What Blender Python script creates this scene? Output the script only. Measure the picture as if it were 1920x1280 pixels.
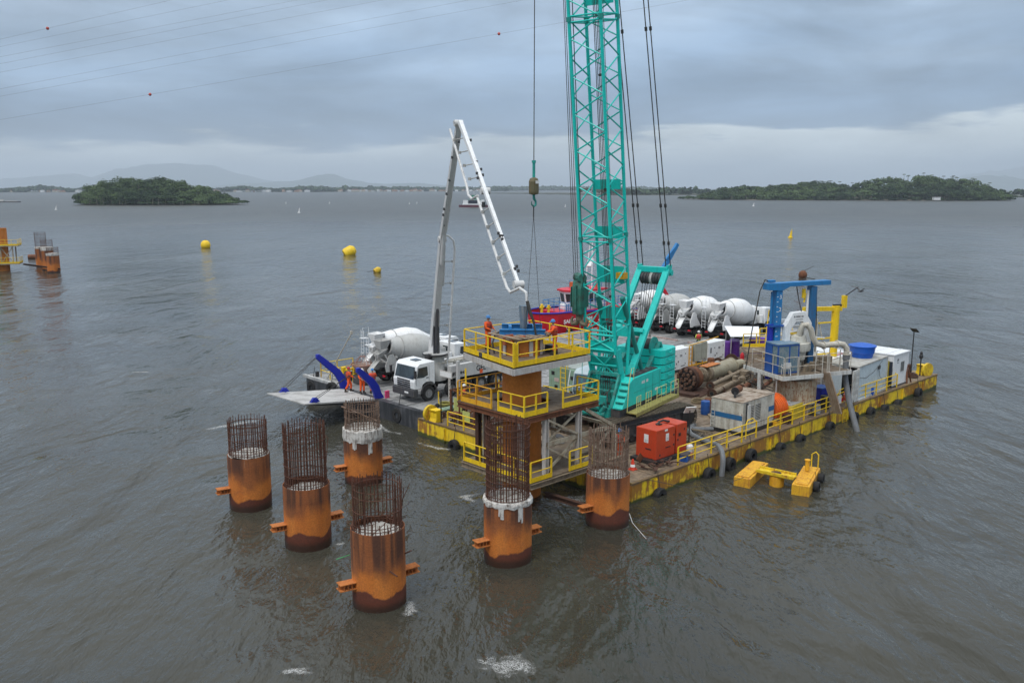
import bpy, bmesh, math, random
import numpy as np
from mathutils import Vector, Matrix, Euler
random.seed(7); np.random.seed(7)
PI=math.pi
S=bpy.context.scene
for o in list(bpy.data.objects): bpy.data.objects.remove(o)
C=S.collection
# ---------------------------------------------------------------- camera
PITCH=math.atan(287/1640)
cd=bpy.data.cameras.new('Camera'); cam=bpy.data.objects.new('Camera',cd); C.objects.link(cam)
cam.location=(0,0,15.5); cam.rotation_euler=(PI/2-PITCH,0,0)
cd.lens=1640/1920*36; cd.sensor_width=36; cd.clip_start=0.5; cd.clip_end=60000
S.camera=cam
# ---------------------------------------------------------------- exposure, sun, sky
S.view_settings.view_transform='Standard'; S.view_settings.look='None'
S.view_settings.exposure=0.16; S.view_settings.gamma=1
SUN_EL=math.radians(58); SUN_AZ=math.radians(215)      # azimuth clockwise from +Y
sl=bpy.data.lights.new('Sun','SUN'); sl.energy=1.5; sl.angle=math.radians(20); sl.color=(1,.97,.92)
so=bpy.data.objects.new('Sun',sl); C.objects.link(so)
sd=Vector((math.sin(SUN_AZ)*math.cos(SUN_EL),math.cos(SUN_AZ)*math.cos(SUN_EL),math.sin(SUN_EL)))
so.rotation_euler=sd.to_track_quat('Z','Y').to_euler(); so.location=(0,-20,80)
wd=bpy.data.worlds.new('World'); S.world=wd; wd.use_nodes=True
nt=wd.node_tree; nt.nodes.clear()
def N(t,**k):
    n=nt.nodes.new(t)
    for a,b in k.items(): setattr(n,a,b)
    return n
def LK(a,b): nt.links.new(a,b)
def mth(op,a=None,b=None,c=None,clamp=False):
    n=N('ShaderNodeMath',operation=op); n.use_clamp=clamp
    for i,v in enumerate((a,b,c)):
        if v is None: continue
        if hasattr(v,'default_value') or hasattr(v,'is_linked'): LK(v,n.inputs[i])
        else: n.inputs[i].default_value=v
    return n.outputs[0]
out=N('ShaderNodeOutputWorld'); 
tc=N('ShaderNodeTexCoord'); sep=N('ShaderNodeSeparateXYZ'); LK(tc.outputs['Generated'],sep.inputs[0])
sky=N('ShaderNodeTexSky'); sky.sky_type='NISHITA'; sky.sun_disc=False; sky.sun_elevation=SUN_EL; sky.sun_rotation=SUN_AZ
sky.air_density=1.2; sky.dust_density=2.5
Z=mth('MAXIMUM',sep.outputs[2],0.0)
# cloud deck coordinates: flat layers seen in perspective
den=mth('ADD',Z,0.10)
cx=mth('DIVIDE',sep.outputs[0],den); cy=mth('DIVIDE',sep.outputs[1],den)
cv=N('ShaderNodeCombineXYZ'); LK(cx,cv.inputs[0]); LK(cy,cv.inputs[1])
n1=N('ShaderNodeTexNoise'); n1.inputs['Scale'].default_value=.8; n1.inputs['Detail'].default_value=7; n1.inputs['Roughness'].default_value=.52; LK(cv.outputs[0],n1.inputs['Vector'])
n2=N('ShaderNodeTexNoise'); n2.inputs['Scale'].default_value=1.3; n2.inputs['Distortion'].default_value=.35; n2.inputs['Detail'].default_value=6; n2.inputs['Roughness'].default_value=.55; az2=N('ShaderNodeMapping'); az2.inputs['Scale'].default_value=(3.2,3.2,13); az2.inputs['Rotation'].default_value=(0,math.radians(9),0); LK(tc.outputs['Generated'],az2.inputs['Vector']); LK(az2.outputs[0],n2.inputs['Vector'])
az=N('ShaderNodeMapping'); az.inputs['Scale'].default_value=(5,5,26); LK(tc.outputs['Generated'],az.inputs['Vector'])
n3=N('ShaderNodeTexNoise'); n3.inputs['Scale'].default_value=1.0; n3.inputs['Detail'].default_value=5; LK(az.outputs[0],n3.inputs['Vector'])
# elevation, jittered by the clouds
j=mth('MULTIPLY_ADD',n3.outputs['Fac'],0.034,-0.017)
j2=mth('MULTIPLY',sep.outputs[0],-0.03)             # the bright gap rises towards the right
zz=mth('ADD',mth('ADD',Z,j),j2)
fx=mth('MULTIPLY_ADD',n1.outputs['Fac'],0.22,-0.11)
zz2=mth('ADD',zz,mth('MULTIPLY',fx,mth('MULTIPLY',Z,8.0,clamp=True)))
cr=N('ShaderNodeValToRGB'); LK(zz2,cr.inputs[0]); e=cr.color_ramp
stops=[(0.0,(.42,.53,.63)),(.020,(.66,.75,.79)),(.047,(.68,.76,.79)),(.057,(.20,.30,.435)),(.085,(.21,.315,.465)),(.13,(.29,.41,.575)),(.19,(.39,.51,.665)),(.30,(.47,.57,.71)),(.6,(.90,.98,1.08)),(1.0,(1.42,1.46,1.50))]
e.elements[0].position=stops[0][0]; e.elements[0].color=(*stops[0][1],1)
e.elements[1].position=1.0; e.elements[1].color=(*stops[-1][1],1)
for p,c in stops[1:-1]:
    k=e.elements.new(p); k.color=(*c,1)
# patches: soft light and dark cloud
pm=N('ShaderNodeMapRange'); LK(n2.outputs['Fac'],pm.inputs[0]); pm.inputs[1].default_value=.32; pm.inputs[2].default_value=.68; pm.inputs[3].default_value=.70; pm.inputs[4].default_value=1.36
mul=N('ShaderNodeVectorMath',operation='SCALE'); LK(cr.outputs[0],mul.inputs[0]); LK(pm.outputs[0],mul.inputs[3])
skc=N('ShaderNodeVectorMath',operation='SCALE'); LK(sky.outputs[0],skc.inputs[0]); skc.inputs[3].default_value=.10
mx=N('ShaderNodeMixRGB'); mx.inputs[0].default_value=.10; LK(mul.outputs[0],mx.inputs[1]); LK(skc.outputs[0],mx.inputs[2])
bg=N('ShaderNodeBackground'); LK(mx.outputs[0],bg.inputs[0]); bg.inputs[1].default_value=1.0; LK(bg.outputs[0],out.inputs[0])
# ---------------------------------------------------------------- materials
MC={}
def newmat(name):
    m=bpy.data.materials.new(name); m.use_nodes=True; t=m.node_tree
    return m,t,t.nodes['Principled BSDF']
def mp(t,a,b,op='MULTIPLY'):
    n=t.nodes.new('ShaderNodeMath'); n.operation=op
    for i,v in enumerate((a,b)):
        if isinstance(v,(int,float)): n.inputs[i].default_value=v
        else: t.links.new(v,n.inputs[i])
    return n.outputs[0]
def tnoise(t,vec,scale,detail=5,rough=.6,dist=0):
    n=t.nodes.new('ShaderNodeTexNoise'); n.inputs['Scale'].default_value=scale; n.inputs['Detail'].default_value=detail
    n.inputs['Roughness'].default_value=rough; n.inputs['Distortion'].default_value=dist; t.links.new(vec,n.inputs['Vector']); return n.outputs['Fac']
def tramp(t,fac,a,b,lo=0,hi=1):
    n=t.nodes.new('ShaderNodeMapRange'); n.interpolation_type='SMOOTHSTEP'; t.links.new(fac,n.inputs[0])
    for i,v in enumerate((a,b,lo,hi)): n.inputs[i+1].default_value=v
    return n.outputs[0]
def tmix(t,f,a,b):
    n=t.nodes.new('ShaderNodeMixRGB')
    for i,v in enumerate((f,a,b)):
        if isinstance(v,(int,float)): n.inputs[i].default_value=v
        elif isinstance(v,tuple): n.inputs[i].default_value=(*v,1)
        else: t.links.new(v,n.inputs[i])
    return n.outputs[0]
def tvec(t,scale=(1,1,1)):
    tc=t.nodes.new('ShaderNodeTexCoord'); oi=t.nodes.new('ShaderNodeObjectInfo')
    mpn=t.nodes.new('ShaderNodeMapping'); mpn.inputs['Scale'].default_value=scale
    a=t.nodes.new('ShaderNodeVectorMath'); a.operation='ADD'; s=t.nodes.new('ShaderNodeVectorMath'); s.operation='SCALE'
    cb=t.nodes.new('ShaderNodeCombineXYZ')
    for i in range(3): t.links.new(oi.outputs['Random'],cb.inputs[i])
    t.links.new(cb.outputs[0],s.inputs[0]); s.inputs[3].default_value=37.0
    t.links.new(tc.outputs['Object'],a.inputs[0]); t.links.new(s.outputs[0],a.inputs[1])
    t.links.new(a.outputs[0],mpn.inputs['Vector']); return mpn.outputs[0]
def paint(name,col,rough=.5,metal=0,dirt=(.10,.08,.06),amt=.35,rust=0,rustcol=(.16,.055,.02),streak=True,scale=2.0,bump=.15,spec=.4):
    """painted or bare surface: noise dirt, vertical streaks and rust patches"""
    if name in MC: return MC[name]
    m,t,b=newmat(name)
    v=tvec(t); vs=tvec(t,(3.2,3.2,.35)) if streak else v
    nA=tnoise(t,v,scale,6,.65); nS=tnoise(t,vs,scale,5,.6); nF=tnoise(t,v,scale*9,4,.6)
    mixn=mp(t,mp(t,nA,.5),mp(t,nS,.5),'ADD')
    d=mp(t,tramp(t,mixn,.42,.66),amt)
    c=tmix(t,d,col,dirt)
    fine=tramp(t,nF,.3,.75,.88,1.1)
    vm=t.nodes.new('ShaderNodeVectorMath'); vm.operation='SCALE'; t.links.new(c,vm.inputs[0]); t.links.new(fine,vm.inputs[3]); c=vm.outputs[0]
    if rust>0:
        nR=tnoise(t,v,scale*1.7,8,.7); nR2=tnoise(t,vs,scale*2.3,6,.7)
        rr=mp(t,mp(t,nR,.45),mp(t,nR2,.55),'ADD')
        th=.66-rust*.22
        r=tramp(t,rr,th,th+.06); rc=tmix(t,nF,rustcol,tuple(x*2.2 for x in rustcol)); c=tmix(t,r,c,rc)
    t.links.new(c,b.inputs['Base Color'])
    t.links.new(tramp(t,nA,.3,.7,rough*.8,min(1,rough*1.25)),b.inputs['Roughness'])
    b.inputs['Metallic'].default_value=metal; b.inputs['Specular IOR Level'].default_value=spec
    if bump:
        bn=t.nodes.new('ShaderNodeBump'); bn.inputs['Strength'].default_value=bump; bn.inputs['Distance'].default_value=.02
        t.links.new(nF,bn.inputs['Height']); t.links.new(bn.outputs[0],b.inputs['Normal'])
    MC[name]=m; return m
def glass(name='window_glass',col=(.02,.028,.032)):
    if name in MC: return MC[name]
    m,t,b=newmat(name); v=tvec(t)
    t.links.new(tmix(t,tramp(t,tnoise(t,v,1.2,3),.35,.65),col,tuple(x*2.2 for x in col)),b.inputs['Base Color'])
    b.inputs['Roughness'].default_value=.08; b.inputs['Specular IOR Level'].default_value=.7; MC[name]=m; return m
WHITE=paint('white_paint',(.80,.81,.81),.38,amt=.25,dirt=(.35,.33,.30))
WHITED=paint('white_paint_dirty',(.60,.60,.57),.55,amt=.6,dirt=(.24,.20,.16),rust=.15)
DRUM=paint('drum_white',(.80,.80,.79),.40,amt=.28,dirt=(.45,.42,.38))
DRUMG=paint('drum_grey',(.45,.45,.43),.5,amt=.45,dirt=(.28,.26,.23))
GREYP=paint('grey_paint',(.42,.42,.40),.5,amt=.5,dirt=(.16,.14,.12))
BLACK=paint('black_steel',(.018,.018,.02),.5,amt=.5,dirt=(.07,.06,.05))
DARK=paint('dark_grey_steel',(.05,.052,.058),.55,amt=.5,dirt=(.13,.11,.09),rust=.1)
RUBBER=paint('tyre_rubber',(.014,.014,.015),.85,amt=.5,dirt=(.045,.042,.038),streak=False)
RIM=paint('wheel_rim',(.28,.28,.28),.55,metal=.2,amt=.6,dirt=(.10,.09,.08))
TEAL=paint('teal_paint',(.008,.60,.52),.38,amt=.28,dirt=(.03,.30,.25),rust=.04,bump=.08)
TEALD=paint('teal_paint_grimy',(.02,.33,.28),.5,amt=.8,dirt=(.05,.07,.06),rust=.12)
YEL=paint('yellow_paint',(.86,.575,.012),.5,amt=.3,dirt=(.35,.20,.03),rust=.10,rustcol=(.22,.07,.015))
YELR=paint('yellow_paint_rusty',(.72,.52,.02),.55,amt=.75,dirt=(.40,.15,.02),rust=.55,rustcol=(.17,.05,.015))
YELO=paint('yellow_orange_paint',(.76,.40,.02),.55,amt=.6,dirt=(.45,.16,.02),rust=.2)
BLUE=paint('blue_paint',(.015,.085,.33),.45,amt=.4,dirt=(.03,.06,.14),rust=.06)
BLUEL=paint('light_blue_paint',(.02,.19,.45),.45,amt=.4,dirt=(.05,.10,.2),rust=.1)
ULTRA=paint('ultramarine_paint',(.012,.025,.36),.45,amt=.25,dirt=(.02,.03,.15))
RED=paint('red_paint',(.62,.012,.028),.42,amt=.35,dirt=(.2,.03,.03),rust=.06)
GENRED=paint('red_orange_paint',(.52,.055,.018),.42,amt=.25,dirt=(.30,.07,.03))
RUST=paint('rusty_steel',(.17,.062,.026),.85,amt=.8,dirt=(.07,.032,.02),rust=.3,rustcol=(.10,.035,.018))
RUSTD=paint('dark_rusty_steel',(.075,.034,.02),.85,amt=.7,dirt=(.035,.02,.015),rust=.2,rustcol=(.05,.02,.01))
MUD=paint('muddy_steel',(.24,.19,.13),.85,amt=.8,dirt=(.11,.08,.055),rust=.28,rustcol=(.15,.06,.03),scale=3)
TAN=paint('beige_painted_steel',(.40,.36,.27),.6,amt=.75,dirt=(.18,.10,.055),rust=.35)
GREEN=paint('pale_green_paint',(.24,.36,.27),.5,amt=.5,dirt=(.20,.22,.14),rust=.12)
PURPLE=paint('purple_paint',(.13,.03,.30),.5,amt=.4,dirt=(.06,.02,.12))
ORANGE=paint('orange_plastic',(.72,.12,.01),.5,amt=.3,dirt=(.30,.08,.02))
COVER=paint('orange_coverall',(.80,.105,.012),.8,amt=.25,dirt=(.45,.07,.02),streak=False)
VEST=paint('life_vest',(.62,.07,.03),.8,amt=.5,dirt=(.12,.03,.03),streak=False)
SKIN=paint('skin',(.36,.20,.13),.6,amt=.1,bump=0)
BOOT=paint('boots',(.03,.025,.02),.7,amt=.3)
HELB=paint('blue_helmet',(.06,.22,.50),.35,amt=.1)
HELW=paint('white_helmet',(.75,.75,.74),.35,amt=.1)
HELR=paint('red_helmet',(.45,.03,.03),.35,amt=.1)
HIVIS=paint('lime_vest',(.60,.72,.12),.8,amt=.2)
NAVY=paint('navy_trousers',(.02,.028,.05),.8,amt=.3)
ROPE=paint('steel_wire_rope',(.045,.042,.04),.6,amt=.2,streak=False,bump=0)
HOSE=paint('grey_hose',(.16,.17,.18),.6,amt=.5,dirt=(.08,.07,.06))
HOSEB=paint('black_hose',(.035,.033,.03),.65,amt=.6,dirt=(.10,.08,.055))
PIPEW=paint('cream_pipe',(.52,.49,.42),.5,amt=.6,dirt=(.28,.22,.15),rust=.12)
WOOD=paint('weathered_timber',(.30,.23,.16),.85,amt=.6,dirt=(.14,.10,.07),streak=False)
TANKB=paint('blue_plastic',(.008,.10,.50),.4,amt=.2,dirt=(.02,.07,.28))
PLASW=paint('white_plastic',(.72,.72,.71),.4,amt=.15,dirt=(.4,.38,.35))
GLASS=glass()
GLASSB=glass('cabin_glass',(.06,.09,.11))
SKYB=paint('pale_blue_panel',(.50,.58,.62),.5,amt=.35,dirt=(.33,.36,.36),rust=.04)
INK=paint('black_lettering',(.01,.01,.012),.5,amt=.1,bump=0)
LWHITE=paint('white_lettering',(.78,.78,.76),.5,amt=.1,bump=0)
ORNG=paint('orange_mark',(.75,.10,.02),.5,amt=.1,bump=0)
# ---------------------------------------------------------------- helpers
def tag(o,label=None,cat=None,group=None,kind=None):
    if label: o['label']=label
    if cat: o['category']=cat
    if group: o['group']=group
    if kind: o['kind']=kind
    return o
def thing(name,label,cat,loc=(0,0,0),rotz=0,group=None):
    o=bpy.data.objects.new(name,None); C.objects.link(o); o.empty_display_size=.3
    o.location=loc; o.rotation_euler=(0,0,rotz); tag(o,label,cat,group); return o
def kids(o): return [c for c in C.objects if c.parent==o]
def copy_tree(o,parent=None):
    c=o.copy(); C.objects.link(c)
    if parent is not None: c.parent=parent
    for ch in kids(o): copy_tree(ch,c)
    return c
class MB:
    def __init__(s): s.v=[]; s.f=[]; s.m=[]; s.mi=0
    def add(s,vs,fs,M=None):
        n=len(s.v)
        if M is not None: vs=[tuple(M@Vector(p)) for p in vs]
        s.v+= [tuple(p) for p in vs]
        for f in fs: s.f.append(tuple(i+n for i in f)); s.m.append(s.mi)
        return s
    def bx(s,x0,x1,y0,y1,z0,z1,M=None):
        return s.add([(x0,y0,z0),(x1,y0,z0),(x1,y1,z0),(x0,y1,z0),(x0,y0,z1),(x1,y0,z1),(x1,y1,z1),(x0,y1,z1)],
              [(0,3,2,1),(4,5,6,7),(0,1,5,4),(1,2,6,5),(2,3,7,6),(3,0,4,7)],M)
    def box(s,c,d,rz=0,M=None):
        R=Matrix.Translation(c)@Matrix.Rotation(rz,4,'Z')
        if M is not None: R=M@R
        return s.bx(-d[0]/2,d[0]/2,-d[1]/2,d[1]/2,-d[2]/2,d[2]/2,R)
    def frame(s,p0,p1,up=(0,0,1)):
        p0=Vector(p0); p1=Vector(p1); d=p1-p0; L=d.length; x=d/max(L,1e-9); u=Vector(up)
        if abs(x.dot(u))>.98: u=Vector((1,0,0)) if abs(x.x)<.9 else Vector((0,1,0))
        y=u.cross(x).normalized(); z=x.cross(y)
        return Matrix(((x.x,y.x,z.x,p0.x),(x.y,y.y,z.y,p0.y),(x.z,y.z,z.z,p0.z),(0,0,0,1))),L
    def beam(s,p0,p1,w,h,up=(0,0,1)):
        M,L=s.frame(p0,p1,up); return s.bx(0,L,-w/2,w/2,-h/2,h/2,M)
    def taper(s,p0,p1,w0,h0,w1,h1,up=(0,0,1)):
        M,L=s.frame(p0,p1,up)
        return s.add([(0,-w0/2,-h0/2),(L,-w1/2,-h1/2),(L,w1/2,-h1/2),(0,w0/2,-h0/2),(0,-w0/2,h0/2),(L,-w1/2,h1/2),(L,w1/2,h1/2),(0,w0/2,h0/2)],
              [(0,3,2,1),(4,5,6,7),(0,1,5,4),(1,2,6,5),(2,3,7,6),(3,0,4,7)],M)
    def hbeam(s,p0,p1,w,h,t=.03,up=(0,0,1)):
        M,L=s.frame(p0,p1,up); s.bx(0,L,-w/2,w/2,h/2-t,h/2,M); s.bx(0,L,-w/2,w/2,-h/2,-h/2+t,M); return s.bx(0,L,-t/2,t/2,-h/2+t,h/2-t,M)
    def cyl(s,p0,p1,r,n=12,r2=None,caps=True):
        if r2 is None: r2=r
        M,L=s.frame(p0,p1); vs=[]
        for k in range(n):
            a=2*PI*k/n; vs.append((0,r*math.cos(a),r*math.sin(a))); vs.append((L,r2*math.cos(a),r2*math.sin(a)))
        fs=[(2*k,2*k+1,(2*k+3)%(2*n),(2*k+2)%(2*n)) for k in range(n)]
        fs=[tuple(reversed(f)) for f in fs]
        if caps: fs.append(tuple(2*k for k in range(n))[::1]); fs.append(tuple(2*k+1 for k in range(n))[::-1])
        return s.add(vs,fs,M)
    def tube(s,pts,r,n=8,closed=False):
        pts=[Vector(p) for p in pts]; rings=[]; u=None
        m=len(pts)
        for i,p in enumerate(pts):
            if closed: d=(pts[(i+1)%m]-pts[i-1])
            else: d=pts[min(i+1,m-1)]-pts[max(i-1,0)]
            d.normalize()
            if u is None:
                u=Vector((0,0,1)) if abs(d.z)<.9 else Vector((1,0,0))
            y=(u-d*u.dot(d)); 
            if y.length<1e-4: y=Vector((1,0,0)).cross(d)
            y.normalize(); u=y; z=d.cross(y)
            rr=r[i] if isinstance(r,(list,tuple)) else r
            rings.append([tuple(p+y*math.cos(2*PI*k/n)*rr+z*math.sin(2*PI*k/n)*rr) for k in range(n)])
        vs=[q for g in rings for q in g]; fs=[]
        for i in range(m if closed else m-1):
            j=(i+1)%m
            for k in range(n): fs.append((i*n+k,i*n+(k+1)%n,j*n+(k+1)%n,j*n+k))
        if not closed: fs.append(tuple(range(n))[::-1]); fs.append(tuple((m-1)*n+k for k in range(n)))
        return s.add(vs,fs)
    def lathe(s,prof,n=24,M=None,caps=True):
        vs=[];fs=[];m=len(prof)
        for r,z in prof:
            for k in range(n): a=2*PI*k/n; vs.append((r*math.cos(a),r*math.sin(a),z))
        for i in range(m-1):
            for k in range(n): fs.append((i*n+k,i*n+(k+1)%n,(i+1)*n+(k+1)%n,(i+1)*n+k))
        if caps:
            if prof[0][0]>1e-4: fs.append(tuple(range(n))[::-1])
            if prof[-1][0]>1e-4: fs.append(tuple((m-1)*n+k for k in range(n)))
        return s.add(vs,fs,M)
    def ext(s,poly,y0,y1,M=None):
        """polygon in xz extruded along y"""
        n=len(poly); vs=[(x,y0,z) for x,z in poly]+[(x,y1,z) for x,z in poly]
        fs=[tuple(range(n)),tuple(range(n,2*n))[::-1]]
        for k in range(n): fs.append((k,k+n,(k+1)%n+n,(k+1)%n))
        return s.add(vs,fs,M)
    def exz(s,poly,z0,z1,M=None):
        """polygon in xy extruded along z"""
        n=len(poly); vs=[(x,y,z0) for x,y in poly]+[(x,y,z1) for x,y in poly]
        fs=[tuple(range(n))[::-1],tuple(range(n,2*n))]
        for k in range(n): fs.append((k,(k+1)%n,(k+1)%n+n,k+n))
        return s.add(vs,fs,M)
    def torus(s,c,R,r,axis='y',n=20,k=8,M=None):
        vs=[];fs=[]
        for i in range(n):
            a=2*PI*i/n
            for j in range(k):
                b=2*PI*j/k; q=R+r*math.cos(b); h=r*math.sin(b)
                p={'y':(q*math.cos(a),h,q*math.sin(a)),'z':(q*math.cos(a),q*math.sin(a),h),'x':(h,q*math.cos(a),q*math.sin(a))}[axis]
                vs.append((p[0]+c[0],p[1]+c[1],p[2]+c[2]))
        for i in range(n):
            for j in range(k): fs.append((i*k+j,((i+1)%n)*k+j,((i+1)%n)*k+(j+1)%k,i*k+(j+1)%k))
        return s.add(vs,fs,M)
    def build(s,name,mats,parent=None,smooth=False,bevel=0):
        me=bpy.data.meshes.new(name); me.from_pydata(s.v,[],s.f)
        if not isinstance(mats,(list,tuple)): mats=[mats]
        for m in mats: me.materials.append(m)
        if len(mats)>1: me.polygons.foreach_set('material_index',s.m)
        bm=bmesh.new(); bm.from_mesh(me); bmesh.ops.recalc_face_normals(bm,faces=bm.faces); bm.to_mesh(me); bm.free()
        if smooth:
            me.polygons.foreach_set('use_smooth',[True]*len(me.polygons))
            try: me.set_sharp_from_angle(angle=math.radians(35))
            except Exception: pass
        o=bpy.data.objects.new(name,me); C.objects.link(o)
        if parent is not None: o.parent=parent
        if bevel:
            b=o.modifiers.new('Bevel','BEVEL'); b.width=bevel; b.segments=2; b.limit_method='ANGLE'; b.angle_limit=math.radians(40)
        return o
def tagmesh(o,label,cat,group=None,kind=None): return tag(o,label,cat,group,kind)
def text_mesh(txt,size,name,m,parent,M,depth=.004,bold=0.0,sx=1.0):
    cu=bpy.data.curves.new('lettering','FONT'); cu.body=txt; cu.size=size; cu.extrude=depth; cu.offset=bold; cu.align_x='CENTER'; cu.align_y='CENTER'; cu.resolution_u=3
    ob=bpy.data.objects.new('lettering',cu); C.objects.link(ob)
    bpy.context.view_layer.update()
    me=bpy.data.meshes.new_from_object(ob.evaluated_get(bpy.context.evaluated_depsgraph_get()))
    bpy.data.objects.remove(ob); me.transform(M@Matrix.Scale(sx,4,(1,0,0))); me.materials.clear(); me.materials.append(m)
    o=bpy.data.objects.new(name,me); C.objects.link(o); o.parent=parent; return o
def face_m(pos,xdir,ydir=(0,0,1)):
    x=Vector(xdir).normalized(); y=Vector(ydir).normalized(); z=x.cross(y)
    return Matrix(((x.x,y.x,z.x,pos[0]),(x.y,y.y,z.y,pos[1]),(x.z,y.z,z.z,pos[2]),(0,0,0,1)))
def rail(mb,pts,h=1.05,step=1.3,r=.028,mid=(.5,),post=.05,toe=.0,closed=False,toeoff=0):
    """guard rail along a polyline of floor points"""
    n=len(pts)
    for i in range(n-1 if not closed else n):
        a=Vector(pts[i]); b=Vector(pts[(i+1)%n]); d=b-a; L=d.length; k=max(1,round(L/step))
        for q in range(k+1):
            if q==0 and i>0: continue
            if closed and i==n-1 and q==k: continue
            p=a+d*(q/k); mb.beam(p,p+Vector((0,0,h-r)),post,post,up=tuple(d.normalized()))
        up=Vector((0,0,1))
        mb.cyl(a+up*h,b+up*h,r,6)
        for m_ in mid: mb.cyl(a+up*h*m_,b+up*h*m_,r*.8,6)
        if toe: mb.beam(a+up*(toe/2+toeoff),b+up*(toe/2+toeoff),.02,toe)
# frames: the barge grid (s along its right edge, t along its front edge)
TH=math.radians(43.3); OX,OY=5.964,41.593
E1=Vector((math.cos(TH),math.sin(TH),0)); E2=Vector((-math.sin(TH),math.cos(TH),0))
def W(s,t,z=0): return Vector((OX,OY,0))+E1*s+E2*t+Vector((0,0,z))
DECK=1.0; FDECK=1.2
# ================================================================ water
def make_water():
    m,t,b=newmat('estuary_water')
    geo=t.nodes.new('ShaderNodeNewGeometry'); vec=geo.outputs['Position']
    def mapv(sc,rz=0):
        n=t.nodes.new('ShaderNodeMapping'); n.inputs['Scale'].default_value=sc; n.inputs['Rotation'].default_value=(0,0,rz); t.links.new(vec,n.inputs['Vector']); return n.outputs[0]
    big=tnoise(t,mapv((.035,.02,1),.5),1,4,.6); 
    c=tmix(t,tramp(t,big,.35,.65),(.033,.0325,.0245),(.052,.0495,.037))
    t.links.new(c,b.inputs['Base Color'])
    b.inputs['IOR'].default_value=1.333; b.inputs['Specular IOR Level'].default_value=.5
    lp=t.nodes.new('ShaderNodeVectorMath'); lp.operation='LENGTH'; t.links.new(vec,lp.inputs[0])
    far=tramp(t,lp.outputs['Value'],40,600)
    t.links.new(mp(t,mp(t,far,.30),.05,'ADD'),b.inputs['Roughness'])
    # ripples of several sizes, stretched across the wind
    w1=tnoise(t,mapv((.8,.34,.5),.45),1,4,.55,.25)
    w2=tnoise(t,mapv((3.6,1.5,1),.35),1,3,.5,.1)
    w3=tnoise(t,mapv((.16,.07,.5),.5),1,3,.5,.8)
    patch=tramp(t,tnoise(t,mapv((.05,.03,1),.9),1,3),.38,.62,.35,1.0)
    h=mp(t,mp(t,mp(t,w1,.27),mp(t,mp(t,w2,.10),patch),'ADD'),mp(t,w3,.95),'ADD')
    bn=t.nodes.new('ShaderNodeBump'); bn.inputs['Strength'].default_value=1.0; bn.inputs['Distance'].default_value=1.0
    t.links.new(h,bn.inputs['Height']); t.links.new(bn.outputs[0],b.inputs['Normal'])
    # one polar sheet from under the camera to the horizon
    NR,NA=420,640
    r=6*np.exp(np.linspace(0,1,NR)**1.0*math.log(42000/6)); a0=np.linspace(0,2*PI,NA,endpoint=False)
    # finer angular spacing ahead of the camera
    a=PI/2+ (a0-PI) ; a=PI/2+np.sign(a0-PI)*np.abs((a0-PI)/PI)**1.9*PI
    R,A=np.meshgrid(r,a,indexing='ij'); X=R*np.cos(A); Y=R*np.sin(A)
    Zz=np.zeros_like(X); rng=np.random.RandomState(3)
    cell=np.maximum(R*math.log(42000/6)/NR,R*.012)
    for k in range(26):
        L=1.6*1.17**k*.8; ang=math.radians(-60)+rng.normal(0,.55); amp=.0085*L**.75*rng.uniform(.5,1.1)
        if L>14: amp*=.45
        fade=np.clip((L/cell-2.2)/3,0,1)
        Zz+=amp*fade*np.sin(2*PI/L*(X*math.cos(ang)+Y*math.sin(ang))+rng.uniform(0,6.28)+.8*np.sin(X*.13+k)+.8*np.sin(Y*.11+2*k))
    v=np.stack([X,Y,Zz*.55],-1).reshape(-1,3); verts=[tuple(p) for p in v]+[(0,0,0)]
    faces=[]
    for i in range(NR-1):
        for j in range(NA): q=(j+1)%NA; faces.append((i*NA+j,(i+1)*NA+j,(i+1)*NA+q,i*NA+q))
    n=len(verts)-1
    for j in range(NA): faces.append((n,j,(j+1)%NA))
    me=bpy.data.meshes.new('water'); me.from_pydata(verts,[],faces); me.polygons.foreach_set('use_smooth',[True]*len(faces)); me.materials.append(m)
    o=bpy.data.objects.new('water',me); C.objects.link(o); o['kind']='structure'
make_water()
# foam patches lying on the water
def foam_mat():
    m,t,b=newmat('foam'); geo=t.nodes.new('ShaderNodeTexCoord'); vec=geo.outputs['Object']
    n=mp(t,tnoise(t,vec,1.7,4,.6,1.2),mp(t,tnoise(t,vec,11.0,6,.8,1.5),.70),'ADD')
    g=t.nodes.new('ShaderNodeAttribute'); g.attribute_name='edge'
    nn_=tnoise(t,vec,7.0,5,.7,2.0); rid=mp(t,mp(t,nn_,.5,'SUBTRACT'),0,'ABSOLUTE'); fil=tramp(t,rid,.0,.06,1,.0)
    low=mp(t,tnoise(t,vec,1.6,4,.6,.8),mp(t,g.outputs['Fac'],.55),'ADD'); msk=tramp(t,low,.80,1.08)
    core=tramp(t,mp(t,mp(t,n,.5),mp(t,g.outputs['Fac'],.35),'ADD'),.72,.9); a=mp(t,mp(t,msk,fil),mp(t,core,.55),'MAXIMUM')
    b.inputs['Base Color'].default_value=(.62,.62,.60,1); b.inputs['Roughness'].default_value=.7
    t.links.new(mp(t,a,.8),b.inputs['Alpha']); return m
FOAM=foam_mat()
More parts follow.
